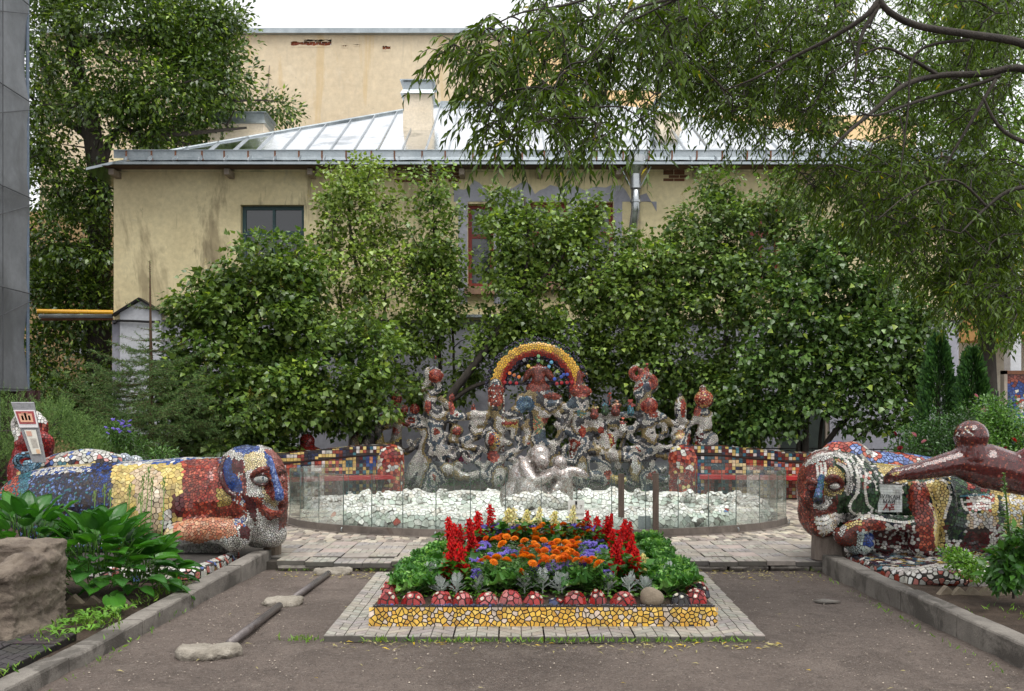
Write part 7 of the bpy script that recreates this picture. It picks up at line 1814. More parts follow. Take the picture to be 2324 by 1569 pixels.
mb.build('trunk', M_BARK, tr2, smooth=True)
foliage('crown', tr2, ce, 62, .5, 'oval', .12, s(72,112,46), s(126,166,70), M_LEAF, .5, nn, .3)
# ---- willow reaching in from the right
wil = thing('willow_tree', 'willow with dark limbs and narrow leaves hanging in from the upper right', 'tree', (6.2, 6.3, .1))
mb = MB(); sk_ = []
for st, r0, r1 in (([(2560,330,6.3),(2430,160,6.2),(2324,100,6.1),(2200,78,6.0),(2080,58,5.9),(2010,20,5.8),(1985,-30,5.8)], 0.0315, 0.0168),
               ([(2480,240,6.4),(2330,158,6.4),(2230,168,6.4),(2130,172,6.4),(2050,195,6.3),(1985,250,6.2),(1925,300,6.1),(1890,335,6.1)], 0.0294, 0.0076),
               ([(1995,0,5.8),(1960,40,5.8),(1880,90,5.9),(1800,130,6.0),(1720,175,6.0),(1645,205,6.1)], 0.0186, 0.0050),
               ([(2000,5,5.8),(1960,70,5.8),(1945,130,5.8),(1940,190,5.8)], 0.0161, 0.0050),
               ([(2270,172,6.4),(2220,190,6.4),(2130,215,6.3),(2060,238,6.2),(1990,262,6.1),(1950,255,6.1)], 0.0155, 0.0062),
               ([(2130,172,6.4),(2060,130,6.3),(1990,110,6.3),(1880,170,6.2)], 0.0149, 0.0050),
               ([(2260,180,6.4),(2190,300,6.4),(2150,370,6.4),(2130,420,6.4)], 0.0136, 0.0037), ([(2200,90,6.0),(2080,120,6.0),(2060,260,6.0),(2040,420,6.0)], 0.0112, 0.0031),
               ([(2400,420,6.2),(2300,430,6.2),(2240,470,6.2),(2180,530,6.1)], 0.0186, 0.0050), ([(2400,350,6.2),(2280,300,6.2),(2230,220,6.2)], 0.0186, 0.0074), ([(2240,470,6.2),(2170,410,6.1),(2080,430,6.0),(1990,500,5.9)], 0.0093, 0.0030),
               ([(1985,-30,5.8),(1850,-20,5.6),(1700,-40,5.5),(1560,-10,5.4),(1450,40,5.4)], 0.0186, 0.0056), ([(1560,-10,5.4),(1440,20,5.3),(1400,60,5.3),(1330,140,5.2)], 0.0093, 0.0031), ([(1450,-40,5.3),(1290,10,5.2),(1180,30,5.1),(1100,70,5.1)], 0.0087, 0.0030), ([(2560,330,6.3),(2700,700,6.3),(2720,1200,6.2)], 0.1600, 0.2200)):
    P = smoothpath([D(*p) for p in st], 5); mb.tube(P, [lerp(r0, r1, i/(len(P)-1)) for i in range(len(P))], 9); sk_ += P
zones = [  # polygon in the photo, number of twig roots, distance range
    ([(1200,-40),(1560,-40),(1600,160),(1480,260),(1340,250),(1260,160)], 130, (5.4, 7.2)), ([(1500,-40),(1960,-40),(1900,110),(1880,260),(1620,255),(1500,180)], 400, (6.2, 8.6)), ([(2000,-40),(2330,-40),(2330,70),(2080,40)], 70, (6.4, 8)),
    ([(1960,150),(2330,130),(2330,380),(2000,380)], 120, (6.6, 8.6)), ([(1040,60),(1230,20),(1330,280),(1150,290),(1070,220)], 42, (5.0, 5.8)), ([(1080,270),(1330,250),(1540,280),(1330,340),(1140,330)], 16, (5.0, 5.8)), ([(1640,250),(1960,240),(2000,400),(1760,330)], 36, (6.4, 8)),
    ([(1960,360),(2330,360),(2330,690),(2090,640),(1980,540),(1930,440)], 330, (6.2, 8)), ([(1780,370),(1980,380),(2010,500),(1860,460)], 40, (6.4, 8)), ([(2120,640),(2330,640),(2330,730),(2200,710)], 34, (6.0, 7)), ([(940,95),(1090,85),(1100,120),(960,125)], 3, (5.2, 5.4)), ([(1850,40),(2000,40),(2000,240),(1870,260)], 40, (6.4, 8.4)), ([(2000,60),(2330,60),(2330,180),(2000,160)], 50, (6.8, 8.6))]
roots = []
for poly, cnt, (ya, yb) in zones:
    xs = [p[0] for p in poly]; ys = [p[1] for p in poly]; k = 0
    while k < cnt:
        x, y = random.uniform(min(xs), max(xs)), random.uniform(min(ys), max(ys))
        if inpoly(x, y, poly): roots.append(D(x, y, random.uniform(ya, yb))); k += 1
branchy(mb, sk_, roots, .011, .0035, 5, .12, 21)
pos, ax, nor, siz = [], [], [], []
for q in roots:
    for t in range(random.randint(4, 6)):
        L = random.uniform(.16, .36); dirv = Vector((random.uniform(-1,.6), random.uniform(-.8,.8), random.uniform(-.9,.5))).normalized()
        P = smoothpath([q, q+dirv*L*.5+Vector((0,0,.0)), q+dirv*L*.85+Vector((0,0,-.32*L))], 2)
        if t < 2 or q.y < 5.9: mb.tube(P, [.0035, .003, .0025, .002, .0015][:len(P)], 3, caps=False)
        nL = int(L*44); 
        for k in range(nL):
            f = (k+1)/nL*(len(P)-1); i = min(int(f), len(P)-2); p = P[i].lerp(P[i+1], f-i); tg = (P[i+1]-P[i]).normalized()
            sd = tg.cross(Vector((random.uniform(-.3,.3), random.uniform(-.3,.3), 1))).normalized()*(1 if k % 2 else -1)
            a_ = tg*.8+sd*random.uniform(.5,1.0)+Vector((0,0,-random.uniform(.1,.6)))
            pos.append(p); ax.append(a_); nor.append((random.gauss(0,.5), random.gauss(0,.5), random.uniform(.2,1))); siz.append(random.uniform(.04,.07)*(1.25 if q.y < 5.9 else 1))
mb.build('trunk', M_BARK, wil, smooth=True)
pos, ax, nor, siz = map(np.array, (pos, ax, nor, siz)); n = len(pos)
leaves('crown', 'lance', pos, ax, nor, siz, vcol(n, s(46,68,18), s(92,116,36), .25, s(186,170,50), .006), M_WILLOW, wil)
# ---- spruce
SY = 16.4
spz = thing('spruce_tree', 'young spruce with a bare leader before the house corner on the left', 'tree', D(340, 1080, SY))
mb = MB(); top = D(340, 592, SY); bot = D(345, 1080, SY); mb.tube([bot, D(343, 850, SY), top], [.06, .035, .008], 7, s(84,62,44))
needles_p, needles_a = [], []; axis_len = (top-bot).length
def twig(p, q, dens=130, ln=1):
    k = int((q-p).length*dens*.72)
    if k < 1: return
    d = np.array((q-p).normalized()); sd = unit(k); sd -= d*(sd@d)[:,None]; sd /= np.linalg.norm(sd, axis=1)[:,None]; f = RNG.random((k,1))
    needles_p.append(np.array(p)*(1-f)+np.array(q)*f); needles_a.append(d*.7+sd)
twig(bot.lerp(top, .8), top, 90)
lev = [(.78,.42,8),(.68,.2,5),(.63,.55,7),(.58,.8,9),(.53,1.0,10),(.48,1.25,11),(.43,1.4,12),(.38,1.6,13),(.33,1.75,13),(.28,1.85,14),(.23,1.9,14),(.18,1.95,14),(.13,1.9,14),(.08,1.7,12)]
for f, L, nb in lev:
    c = bot.lerp(top, f)
    for b in range(nb):
        a = 2*math.pi*b/nb+random.uniform(-.3,.3); l_ = L*random.uniform(.75,1.15); out = Vector((math.cos(a), math.sin(a), 0)); e = c+out*l_+Vector((0,0,l_*random.uniform(.05,.3)))
        if f > .6: e = c+out*l_+Vector((0,0,l_*.16))
        md = c.lerp(e, .5)+Vector((0,0,-.08*l_)); P = smoothpath([c, md, e], 3); mb.tube(P, [.014*max(.5, L), .005, .004, .003, .003, .002, .002][:len(P)], 4, s(84,62,44), caps=False)
        for i in range(len(P)-1): twig(P[i], P[i+1], 110)
        if f < .6:
            for k in range(int(l_*17)):
                g = random.uniform(.25, 1); i = min(int(g*(len(P)-1)), len(P)-2); p = P[i].lerp(P[i+1], g*(len(P)-1)-i); sd = out.cross(Vector((0,0,1)))*random.choice((-1,1)); q = p+(sd*.8+out*.8+Vector((0,0,random.uniform(-.35,.1)))).normalized()*l_*.34*(1.15-g)
                mb.tube([p, q], [.003,.0015], 3, s(84,62,44), caps=False); twig(p, q, 120)
mb.build('trunk', attr_mat('spruce_bark', .9, .3, 20, .3), spz)
needles_p = np.concatenate(needles_p); needles_a = np.concatenate(needles_a); n = len(needles_p); leaves('crown', 'needle', needles_p, needles_a, unit(n), RNG.uniform(.038,.062,n), vcol(n, s(52,84,46), s(112,142,76), .15), M_NEEDLE, spz)
# ---- juniper
jn = thing('juniper_bush', 'feathery light green juniper behind the seated red figure', 'bush', D(90, 1100, 13.8))
bl = [(60,1000,13.8,90,60,.7),(150,980,14,70,55,.6),(220,1020,14,60,40,.5),(20,960,13.9,50,50,.5),(110,960,14,60,40,.5),(200,1050,13.6,80,30,.5),(0,1040,13.6,50,40,.5)]
ce, nn = blob_points(bl, 420, .5); mb = MB(); mb.tube([D(60, 1060, 13.8), D(90, 1100, 13.8), D(160, 1060, 13.9)], .02, 5); branchy(mb, [D(90, 1100, 13.8), D(60, 1060, 13.8), D(160, 1060, 13.9)], ce[:120], .015, .004, 4, .05, 31); mb.build('trunk', M_BARK, jn)
pos, ax = [], []
for c, d in zip(ce, nn):
    L = random.uniform(.12,.3); dv = Vector((d[0]*.4+random.uniform(-.3,.5), d[1]*.4, abs(d[2])*.4+random.uniform(.1,.9))).normalized()
    for sp_ in range(4):
        d2 = (dv+Vector(unit(1)[0])*.35).normalized(); st = Vector(c)+Vector(unit(1)[0])*.06
        for k in range(16): p = st+d2*L*k/16; pos.append(p); q = Vector(unit(1)[0]); ax.append(d2*.6+(q-d2*q.dot(d2))*.8)
n = len(pos); leaves('crown', 'needle', np.array(pos), np.array(ax), unit(n), RNG.uniform(.03,.05,n), vcol(n, s(70,104,52), s(130,160,86), .15), M_NEEDLE, jn)
# ---- thujas
def thuja(label, dx, dtop, dbot, Y, w_):
    t = thing('thuja_tree', label, 'tree', D(dx, dbot, Y)); b, tp = D(dx, dbot, Y), D(dx, dtop, Y); H_ = tp.z-b.z; k = Y/F
    MB().tube([b, tp-Vector((0,0,.3))], [.06,.015], 6).build('trunk', M_BARK, t)
    n = 5200; f = RNG.random(n)**.8; a = RNG.uniform(0, 6.283, n); rr = w_*k*np.minimum(1, (1-f)*1.7)**.6*np.minimum(1, .55+f*2)*(.86+.14*np.sin(a*5+f*18))*(RNG.uniform(.75, 1.05, n))
    pos = np.stack([b.x+rr*np.cos(a), b.y+rr*np.sin(a), b.z+f*H_], 1); axx = np.stack([np.cos(a)*.6, np.sin(a)*.6, np.ones(n)*.9], 1)+RNG.normal(0,.25,(n,3)); no = np.stack([np.cos(a+1.2), np.sin(a+1.2), RNG.normal(0,.3,n)], 1)
    leaves('crown', 'spray', pos, axx, no, RNG.uniform(.08,.15,n), vcol(n, s(28,58,30), s(66,104,42), .2), M_NEEDLE, t)
thuja('dark narrow thuja left of the paler one beside the roses', 2128, 770, 1075, 15.6, 44)
thuja('green narrow thuja nearer the mosaic panel', 2206, 800, 1075, 15.2, 42)
# ---- roses and right border shrubs
def shrub(name, label, cat, blobs, base, ncl, per, size, c0, c1, kind='oval', spread=.14, mat=M_LEAFG, group=None, stem=True):
    t = thing(name, label, cat, base, group); ce, nn = blob_points(blobs, ncl, .5)
    if stem:
        mb = MB(); b = Vector(base); mb.tube([b-Vector((0,0,.05)), b+Vector((0,0,.15))], .01, 5); branchy(mb, [b, b+Vector((0,0,.15))], ce[:40], .009, .003, 4, .1, 5); mb.build('stem', M_BARK, t)
    foliage('foliage', t, ce, per, spread, kind, size, c0, c1, mat, .6, nn, .2); return t, ce
def rose_head(c):
    m = MB()
    for i, (nn_, a, b, z0, z1) in enumerate(((6, .1, 1, 0, .3), (6, .1, .8, .2, .55), (5, .05, .55, .3, .7), (4, 0, .3, .4, .8))):
        v, f, cs = petal_fan(nn_, a*.035, b*.035, z0*.035, z1*.035, .016, c, i*.5)
        for ff, cc in zip(f, cs): m.add([v[k] for k in ff], [tuple(range(len(ff)))], cc)
    return m.mesh('rose_bloom')
RH = {'red': rose_head(s(176,20,26)), 'pink': rose_head(s(206,140,150)), 'dark': rose_head(s(110,18,30))}
rz1, _ = shrub('rose_bush', 'tall rose bush with pink and red blooms before the thujas', 'bush', [(2090,1000,13.6,60,50,.4),(2150,985,13.6,60,60,.4),(2230,960,13.8,60,60,.4),(2070,1030,13.4,50,30,.3),(2180,1040,13.4,90,30,.4)], D(2140, 1110, 13.6), 300, 26, .045, s(30,62,32), s(70,112,54))
rz2, _ = shrub('rose_bush', 'bright green rose bush with a red bloom at the right edge', 'bush', [(2290,985,12.6,50,50,.4),(2250,1010,12.6,40,40,.3),(2320,1020,12.6,50,40,.4),(2260,940,12.8,40,40,.3),(2300,950,12.6,30,30,.3)], D(2290, 1120, 12.6), 260, 26, .045, s(58,104,44), s(104,150,68))
for dx, dy, Y, c, par in ((2073,988,13.1,'pink',rz1),(2098,1004,13.1,'pink',rz1),(2030,985,13.1,'dark',rz1),(2043,1018,13.1,'dark',rz1),(2214,900,13.4,'pink',rz1),(2236,930,13.4,'pink',rz1),(2300,1000,12.1,'red',rz2),(2274,1026,12.1,'dark',rz2),(2282,1020,12.1,'dark',rz2)):
    o = child('bloom', RH[c], M_PETAL, par, D(dx, dy, Y)-par.location, (random.uniform(.5,1.3),0,random.uniform(0,6)), random.uniform(1.0,1.4))
    if dx < 2045: MB().tube([D(dx, dy, Y), D(dx+14, dy+40, Y+.1), D(2065, 1060, Y+.2)], .005, 5, s(50,80,40)).build('cane', M_BARK, par)
# ---- hosta
HL = []
for v_ in range(4):
    m = MB(); L, W_ = .24, .085; nu, nv = 9, 7; vs = []
    for i in range(nu):
        t = i/(nu-1); w = W_*(math.sin(math.pi*(t*.93+.07)**.8))**.8 if t < 1 else 0.001
        for j in range(nv):
            e = j/(nv-1)*2-1; vs.append((e*w, t*L, -.3*L*t*t*(1+.3*v_*.3)+.022*e*e+.004*math.cos(e*14)+.006*math.sin(t*9+v_)*abs(e)))
    c = [s(56,108,32), s(68,122,38), s(46,94,32), s(60,106,46)][v_]
    for i in range(nu-1):
        for j in range(nv-1): m.add([vs[i*nv+j], vs[i*nv+j+1], vs[(i+1)*nv+j+1], vs[(i+1)*nv+j]], [(0,1,2,3)], jit(c, .05) if j not in (2,3) else jit(tuple(x*1.12 for x in c), .04))
    m.tube([(0,-.2,-.09), (0,-.1,-.02), (0,0,0)], [.006,.005,.004], 5, s(96,140,60)); HL.append(m.mesh('leaf', True))
M_HOSTA = leaf_mat('hosta_leaf', .33, .3, .5, (1.3,1.4,.5))
def hosta(label, c, n, R, H_, seed):
    t = thing('hosta', label, 'plant', c, 'hostas beside the left kerb'); rg = random.Random(seed)
    for k in range(n):
        f = (k+.5)/n; a = k*2.39996+rg.uniform(-.3,.3); r = R*math.sqrt(f)*rg.uniform(.85,1.1); z = H_*(1-f**1.6)*rg.uniform(.85,1.1)+.05
        o = child('leaf', HL[k % 4], M_HOSTA, t, (r*math.cos(a), r*math.sin(a), z), (rg.uniform(.1,.4)+(1-f)*1.0-f*.45, rg.uniform(-.25,.25), a-math.pi/2), rg.uniform(.62,1.02))
    return t
hosta('large hosta clump with big ribbed leaves beside the left kerb', D(225, 1345, 7.9), 135, .56, .5, 1)
hosta('hosta clump behind the carved bench at the left edge', D(60, 1330, 8.0), 90, .48, .55, 2)
hosta('small low hosta spilling towards the kerb', D(325, 1340, 8.2), 50, .34, .28, 3)
for k, (dx, dy) in enumerate(((338,1060),(295,1100),(325,1080),(238,1100),(345,1085),(372,1085),(215,1115),(250,1112),(318,1120))):
    b = D(dx-25+k*2, 1300, 8.2); e = D(dx, dy, 8.3+.03*k); st = MB().tube(smoothpath([b, b.lerp(e, .5)+Vector((.02,0,.02)), e], 3), [.006,.005,.005,.004,.004,.003,.003], 5, s(110,150,70))
    for q in range(9):
        p = e.lerp(b, q*.016); a = q*2.4; st.ell(p+Vector((math.cos(a)*.012, math.sin(a)*.012, 0)), (.006,.006,.017), nu=6, nv=4, col=jit(s(130,150,90), .2))
    o = st.build('flower_stalk', M_LEAF); tag(o, f'thin hosta flower stalk with buds, {ORD[k]} built up from the left clump' if False else ['tallest hosta flower stalk with leaning tip over the yellow mosaic','hosta flower stalk leaning left before the navy mosaic','second tallest hosta flower stalk beside the tallest one','short hosta flower stalk standing left of the others','hosta flower stalk before the yellow mosaic belly','rightmost hosta flower stalk before the beige tiles','leftmost thin hosta flower stalk over the leaves','low hosta flower stalk between two big leaves','lowest hosta flower stalk in the middle of the clump'][k], 'flower stalk', 'hosta flower stalks')
# ---- tall lily plant and low greens on the right
def stalk(name, label, base, top_, n, size, c0, c1, wid=.05):
    t = thing(name, label, 'plant', base); P = smoothpath([base, base.lerp(top_, .5)+Vector((.02,0,0)), top_], 4); MB().tube(P, [lerp(.012,.004,i/(len(P)-1)) for i in range(len(P))], 6, s(80,110,50)).build('stem', M_LEAF, t)
    f = RNG.random(n)**.85; pos = np.array([base.lerp(top_, x) for x in f]); a = RNG.uniform(0, 6.283, n)
    axx = np.stack([np.cos(a), np.sin(a), .5-RNG.random(n)*.7+f*.5], 1); nr = np.stack([RNG.normal(0,.3,n), RNG.normal(0,.3,n), np.ones(n)], 1)
    leaves('leaves', 'oval', pos, axx, nr, size*(1.25-f)*RNG.uniform(.8,1.2,n), vcol(n, c0, c1), M_LEAFG, t); return t
stalk('lily_plant', 'tall leafy stalk with a budding tip before the right statue', D(2290, 1345, 7.6), D(2278, 1075, 7.5), 190, .085, s(66,112,44), s(120,160,70))
stalk('lily_plant', 'second leafy stalk leaning out at the right edge', D(2330, 1340, 7.5), D(2322, 1170, 7.3), 150, .09, s(44,84,38), s(84,126,54))
shrub('leafy_plant', 'broad leaved dark green plant at the right edge of the soil', 'plant', [(2300,1280,7.5,40,50,.2),(2270,1300,7.5,25,30,.15),(2325,1240,7.5,30,40,.15)], D(2300, 1345, 7.5), 70, 12, .085, s(40,80,38), s(82,136,56), 'oval', .08)
shrub('carrot_green', 'low bright green seedling patch on the dug soil', 'plant', [(2165,1265,8.3,32,16,.15),(2195,1280,8.1,36,20,.18),(2205,1300,7.9,26,14,.12)], D(2190, 1310, 8.1), 70, 22, .035, s(70,120,40), s(120,170,60), 'oval', .06)
# bellflowers, lilies behind the left statue
for k, (dx, dy, w_, h_, lab) in enumerate(((270,970,30,30,'purple bellflowers blooming above the white mosaic bench'), (300,1010,40,35,'leafy lily clump behind the striped bench'), (360,1025,40,25,'dark green clump behind the left statue back'), (16,1140,18,22,'pale pink flowered plant at the left edge'))):
    Y = 13.4 if k < 3 else 9.0
    t, ce = shrub('border_plant', lab, 'plant', [(dx,dy+15,Y,w_,h_,.3)], D(dx, dy+h_+40, Y), 60, 18, .06, s(40,80,34), s(84,124,54), 'lance', .12)
    if k in (0, 3):
        for q in range(16 if k == 0 else 10): p = D(dx+random.uniform(-w_,w_), dy+random.uniform(-18,14), Y-.3); child('bloom', AG[q % 3], M_PETAL, t, p-t.location, (.6,0,q), .8 if k == 0 else .6)
mbz = thing('magenta_flowers', 'magenta flowers glowing behind the left mosaic column', 'plant', D(1055, 1060, 18.8)); n = 260
leaves('blooms', 'oval', np.array([D(random.gauss(1052,16), random.gauss(1042,6), 18.8+random.uniform(-.1,.2)) for _ in range(n)]), unit(n), unit(n), RNG.uniform(.03,.06,n), vcol(n, s(120,20,64), s(160,40,90)), M_PETAL, mbz)
# ================================================================== smaller things
# carved concrete bench at the lower left
M_BENCH = surf_mat('carved_concrete', s(96,84,74), s(132,120,106), 3.5, .9, 1, 26, spots=[(s(66,58,50), 2.4, .55, .6), (s(150,140,126), 5, .66, .4)], bdist=.03, stretch=(1,1,2.2))
m = MB()
Yb = 6.6
xr = hx(112, Yb+.2); zt_ = EYE-(1228-HZ)*(Yb+.35)/F; zs = EYE-(1300-HZ)*(Yb-.05)/F
m.box((xr-1.9, Yb+.22, .05), (xr-.03, Yb+.56, zt_))                       # back
m.box((xr-1.9, Yb-.28, .05), (xr-.14, Yb+.3, zs))                         # seat block
m.tube([(xr-.1, Yb+.4, zt_-.1), (xr-.1, Yb+.2, zt_-.16), (xr-.13, Yb, zs+.02), (xr-.17, Yb-.2, zs-.06)], [.1,.11,.12,.1], 14)
m.tube([(xr-.1, Yb+.4, .05), (xr-.1, Yb+.1, .05), (xr-.16, Yb-.25, .05)], [.14,.14,.13], 14)
m.box((xr-.3, Yb-.2, .05), (xr-.05, Yb+.5, zs-.04))
bm_ = remesh(m, .018, 8)
rough(bm_, lambda q: noise.noise(Vector((q.x*4, q.y*4, q.z*12)))*.022-abs(noise.noise(Vector((q.x*7, q.y*7, q.z*24))))*.026-max(0, .12-abs(noise.noise(Vector((q.x*5+3, q.y*5, q.z*17)))))*.09+noise.noise(q*30)*.008)
bn = link('carved_bench', bm_, M_BENCH); tag(bn, 'rough carved concrete bench at the lower left beside the hostas', 'bench')
# pipe with concrete lumps
M_LUMP = surf_mat('pale_concrete_lump', s(132,124,112), s(166,158,146), 7, .92, 1, 40, spots=[(s(96,88,78), 6, .6, .6)], bdist=.02)
pp = thing('ground_pipe', 'rusty steel pipe lying along the path left of the flower bed', 'pipe', D(600, 1420, 7.2))
M_OLDP = surf_mat('wet_rusty_pipe', s(92,86,86), s(116,108,106), 5, .35, .3, 60, spots=[(s(66,48,40), 7, .58, .6)], metallic=.35)
def gp_(dx, dy, z): Y = (EYE-z)*F/(dy-HZ); return Vector((hx(dx, Y), Y, z))
for a, b in (((520,1462,.035), (634,1375,.035)), ((668,1357,.035), (745,1302,.035))):
    MB().tube([gp_(*a), gp_(*b)], .031, 16).build('pipe_length', M_OLDP, pp, smooth=True)
for k, (dx, dy, rx, ry, rz, lab) in enumerate(((474,1482,.2,.13,.06,'flat concrete lump at the near end of the pipe'), (640,1368,.16,.11,.06,'concrete lump between the two pipe lengths'), (757,1300,.18,.1,.06,'concrete lump at the far end of the pipe'))):
    c = gp_(dx, dy, .02); m = MB(); m.ell(c, (rx, ry, rz), nu=16, nv=8); m.ell(c+Vector((rx*.5, .03, .012)), (rx*.6, ry*.7, rz)); m.ell(c+Vector((-rx*.5, -.02, .0)), (rx*.55, ry*.8, rz*.8))
    me = remesh(m, .014, 2)
    co = rough(me, lambda q: noise.noise(q*9)*.035+noise.noise(q*26)*.014+noise.noise(q*60)*.006)
    co[:,2] = np.minimum(co[:,2], c.z+rz*.85+np.array([.012*noise.noise(Vector(x)*7)+.006*noise.noise(Vector(x)*30) for x in co])); me.vertices.foreach_set('co', co.ravel()); me.update()
    o = link('concrete_lump', me, M_LUMP); tag(o, lab, 'rubble', 'concrete lumps on the pipe')
# zigzag brick edging
ebr = surf_mat('edging_brick', s(110,98,84), s(140,128,110), 6, .9, .6, 40)
zl = [(172,1362,7.75),(215,1366,7.7),(248,1368,7.65),(285,1370,7.6)]
zr = [(2180,1347,7.95),(2210,1345,7.95),(2240,1343,7.95),(2272,1341,7.95),(2305,1338,7.95),(2150,1350,8.0)]
lw = ['nearest the carved bench','second from the carved bench','third from the carved bench','nearest the left kerb']
rw = ['second from the right kerb','third from the right kerb','fourth from the right kerb','fifth from the right kerb','last before the lily stalk','nearest the right kerb']
for k, ((dx, dy, Y), lab) in enumerate([(p, 'tilted edging brick left of the path, '+l) for p, l in zip(zl, lw)]+[(p, 'tilted edging brick in the right bed, '+l) for p, l in zip(zr, rw)]):
    c = D(dx, dy, Y); c.z = .075 if dx < 1000 else .1
    M = Matrix.Translation(c) @ Matrix.Rotation(random.uniform(-.15,.15), 4, 'Z') @ Matrix.Rotation(math.radians(45+random.uniform(-7,7)), 4, 'Y')
    o = MB().cbox((-.06,-.03,-.13), (.06,.03,.045), .006, M=M).build('edging_brick', ebr); tag(o, lab, 'brick', 'zigzag edging bricks')
# far right: mosaic panel, fences
MP = 17.5; a, b, zt, zb = hx(2285, MP), hx(2420, MP), hz(850, MP), .5
mp = thing('mosaic_mural', 'upright colourful mosaic panel at the right edge', 'mural', ((a+b)/2, MP, .1))
MB().box((a, MP, zb), (b, MP+.1, zt)).build('board', M_GROUT, mp); MB().box((a-.06, MP-.03, .1), (a-.004, MP+.12, zt+.08)).build('frame_post', M_WOOD, mp); MB().box((a-.06, MP-.03, zt+.002), (b, MP+.12, zt+.07)).build('frame_top', M_RUST, mp)
def pcol():
    return None
cl_ = flat_chips(Vector((a, MP-.002, zb)), Vector((1,0,0)), Vector((0,0,1)), b-a, zt-zb, .06, lambda: (0,0,0), .008, .004, 5)
new = []
for pts, n_, c, ar, th in cl_:
    q = pts[0]; u_ = (q.x-a)/(b-a); v_ = (q.z-zb)/(zt-zb)
    if v_ > .93: c = pick(BRICKR)
    elif u_ < .12: c = pick(BLUE+[s(50,70,140)])
    elif math.hypot((u_-.55)*.9, v_-.62) < .17: c = pick(BRICKR+MAR)
    elif math.hypot((u_-.55)*.9, v_-.62) < .3: c = pick(WH+YELL+LBLUE)
    elif abs(u_-.22+.1*math.sin(v_*9)) < .06: c = pick(WH+RED)
    else: c = pick([WH, BLUE, RED, LBLUE, YELL, TEAL][int((noise.noise(q*2.2)+1)*5) % 6])
    new.append((pts, n_, c, ar, th))
lay(new, mp, M_TILE, 80)
def railing(name, label, x0, x1, Y, z0, z1, step, mat, cat='fence', scroll=False):
    t = thing(name, label, cat, ((x0+x1)/2, Y, z0)); 
    for z in (z1-.02, z0+.12): MB().tube([(x0, Y, z), (x1, Y, z)], .012, 5).build('rail', mat, t)
    x = x0
    while x <= x1:
        MB().tube([(x, Y, z0), (x, Y, z1+(.06 if not scroll else 0))], .009, 5).build('bar', mat, t)
        if scroll: MB().tube([(x+step*.5+.09*math.cos(q), Y, z1-.13+.07*math.sin(q)) for q in np.linspace(0, 5.5, 10)], .007, 4).build('scroll', mat, t)
        x += step
    return t
railing('iron_railing', 'low black scrolled railing before the grey wall on the right', hx(1950, 19), hx(2080, 19), 19, .1, EYE-(1018-HZ)*19/F, .3, M_DARK, scroll=True)
railing('iron_railing', 'low black railing under the lilac beside the green door', hx(1660, 19.6), hx(1930, 19.6), 19.6, .1, EYE-(1016-HZ)*19.6/F, .34, M_DARK, scroll=True)
railing('iron_fence', 'dark picket fence beside the mosaic panel', hx(2235, 22), hx(2300, 22), 22, .6, hz(924, 22), .11, M_DARK)
gp2 = MB().box((hx(2259, 22)-.03, 21.9, .1), (hx(2259, 22)+.03, 21.96, hz(888, 22))).build('fence_pole', M_DARK); tag(gp2, 'thin dark pole rising over the picket fence', 'pole')
pw_ = MB().box((hx(2225, 23), 23, 0), (hx(2310, 23), 23.3, hz(945, 23))).build('white_parapet', M_WHITE); tag(pw_, 'low white wall under the picket fence', 'wall')
# ---- litter: fallen leaves, grit, weeds
n = 420
pos = np.zeros((n,3)); k = 0
while k < n:
    r = random.random()
    if r < .42: x, y = random.uniform(-1.3, 1.9), random.gauss(6.62, .08)
    elif r < .68: x, y = random.uniform(1.9, 3.15), random.gauss(9.55, .2)
    elif r < .8: x, y = random.uniform(-2.4, -1.4), random.gauss(9.5, .15)
    else: x, y = random.uniform(-2.6, 3.1), random.uniform(3.5, 9.6)
    if BX0-.03 < x < BX1+.12 and BY0 < y < BY1: continue
    pos[k] = (x, y, .014); k += 1
a = RNG.uniform(0, 6.28, n)
o = leaves('fallen_leaves', 'lance', pos, np.stack([np.cos(a), np.sin(a), RNG.normal(0,.06,n)], 1), np.stack([RNG.normal(0,.2,n), RNG.normal(0,.2,n), np.ones(n)], 1), RNG.uniform(.03,.065,n), vcol(n, s(190,178,120), s(150,140,100), .2, s(214,180,40), .12), M_LEAF); tag(o, 'narrow fallen leaves scattered over the path', 'fallen leaves', kind='stuff')
n = 9000; gx = RNG.uniform(-2.7, 3.2, n); gy = 3.4+RNG.random(n)**.7*6.3; ok_ = ~((gx > BX0-.03) & (gx < BX1+.12) & (gy > BY0-.02) & (gy < BY1)); gx, gy = gx[ok_], gy[ok_]; n = len(gx)
o = leaves('grit', 'pebble', np.stack([gx, gy, np.full(n, .004)], 1), np.stack([RNG.normal(0,1,n), RNG.normal(0,1,n), np.zeros(n)], 1), np.tile([0,0,1.], (n,1)), RNG.uniform(.004,.013,n)*(RNG.random(n)**2+.5), vcol(n, s(84,74,66), s(170,158,144), .25), attr_mat('grit', .9, .2, 30, 0)); tag(o, 'loose grit strewn on the trodden path', 'grit', kind='stuff')
wp = []
for cx, cy, w_, h_, cnt in ((.3, 6.69, 1.4, .035, 420), (-2.55, 9.72, .6, .05, 60), (-2.72, 6.6, .03, 2.2, 70), (-3.15, 6.9, .25, .5, 500), (3.1, 7.5, .04, 2.0, 90), (-1.5, 6.75, .12, .08, 90), (-1.2, 9.7, .6, .04, 70), (-3.0, 8.2, .12, .7, 320), (-3.0, 5.2, .04, 1.0, 120), (3.9, 7.2, .3, .3, 60)):
    for q in range(cnt): wp.append((random.gauss(cx, w_*.6) if w_ < 1 else random.uniform(cx-w_, cx+w_), random.gauss(cy, h_*.5), .01 if -2.78 < cx < 3.2 else .11))
wp = [p for p in wp if not (BX0 < p[0] < BX1 and BY0 < p[1] < BY1)]
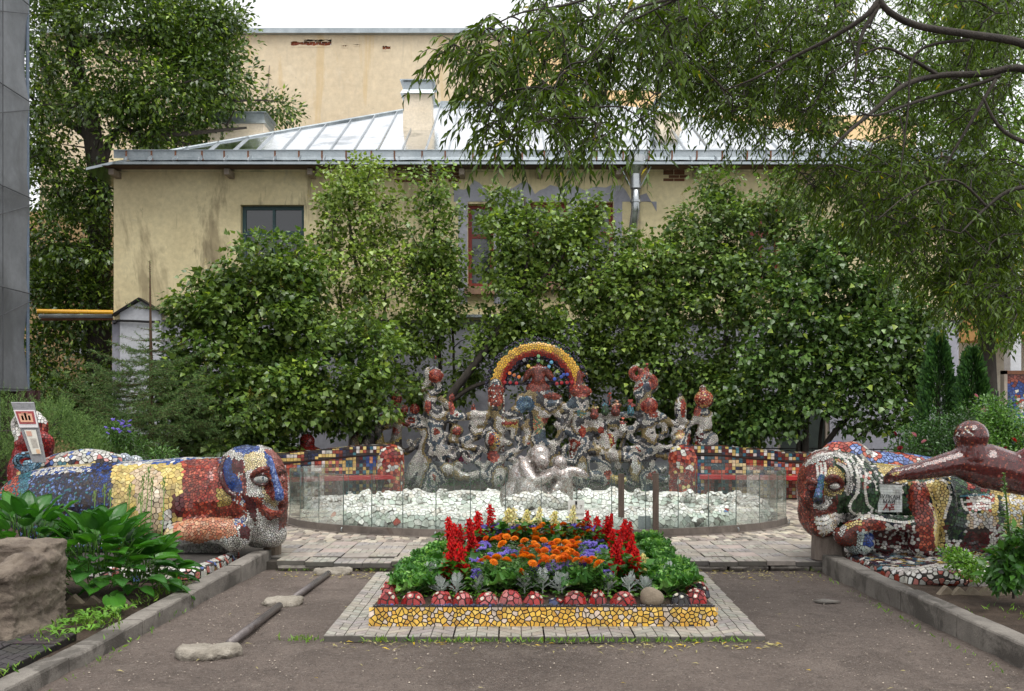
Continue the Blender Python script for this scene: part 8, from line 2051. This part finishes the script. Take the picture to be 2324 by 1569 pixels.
n = len(wp); P_ = np.array(wp); msk = np.array([noise.noise(Vector((p[0]*3, p[1]*3, 2))) > -.25 for p in wp]); P_ = P_[msk]; n = len(P_)
o = leaves('weeds', 'lance', P_, np.concatenate([RNG.normal(0,.5,(n,2)), RNG.uniform(.4,1,(n,1))], 1), unit(n), RNG.uniform(.02,.06,n), vcol(n, s(70,110,34), s(126,160,60)), M_LEAF); tag(o, 'small weeds and moss sprouting along the kerbs', 'weeds', kind='stuff')
m = MB(); 
for k in range(16):
    c = Vector((random.uniform(-3.3,-2.95), random.uniform(6.4,7.3), .12)); 
    for q in range(7):
        a = q*.9+random.random(); m.add([c, c+Vector((math.cos(a)*.05-.012*math.sin(a), math.sin(a)*.05+.012*math.cos(a), .035)), c+Vector((math.cos(a)*.1, math.sin(a)*.1, .03)), c+Vector((math.cos(a)*.05+.012*math.sin(a), math.sin(a)*.05-.012*math.cos(a), .035))], [(0,1,2,3)], jit(s(98,144,50), .2))
o = m.build('rosette_weeds', M_LEAF); tag(o, 'bright rosette weeds between the carved bench and the kerb', 'weeds', kind='stuff')
st_ = MB().tube([gp_(2050, 1338, .008), gp_(2090, 1334, .012), gp_(2132, 1332, .008)], [.005,.006,.003], 5).build('twig', M_BARK); tag(st_, 'thin dry twig lying on the path at the right', 'twig')
fl_ = MB().prism([gp_(1845, 1366, .008), gp_(1870, 1370, .008), gp_(1908, 1368, .008), gp_(1872, 1362, .008)], (0,0,.012)).build('stone_flake', M_CONC); tag(fl_, 'flat stone flake on the path near the right kerb', 'stone')
# grass-like understory behind the court so the soil is not bare
n = 9000; X_ = RNG.uniform(-14, 14, n); Y_ = RNG.uniform(17.6, 21.5, n)
o = leaves('ground_cover', 'oval', np.stack([X_, Y_, RNG.uniform(.1,.4,n)], 1), np.concatenate([RNG.normal(0,1,(n,2)), RNG.uniform(0,.8,(n,1))], 1), unit(n)+np.array([0,0,1]), RNG.uniform(.05,.1,n), vcol(n, s(30,60,26), s(60,100,44)), M_LEAF); tag(o, 'low leafy ground cover under the lilacs', 'ground cover', kind='stuff')
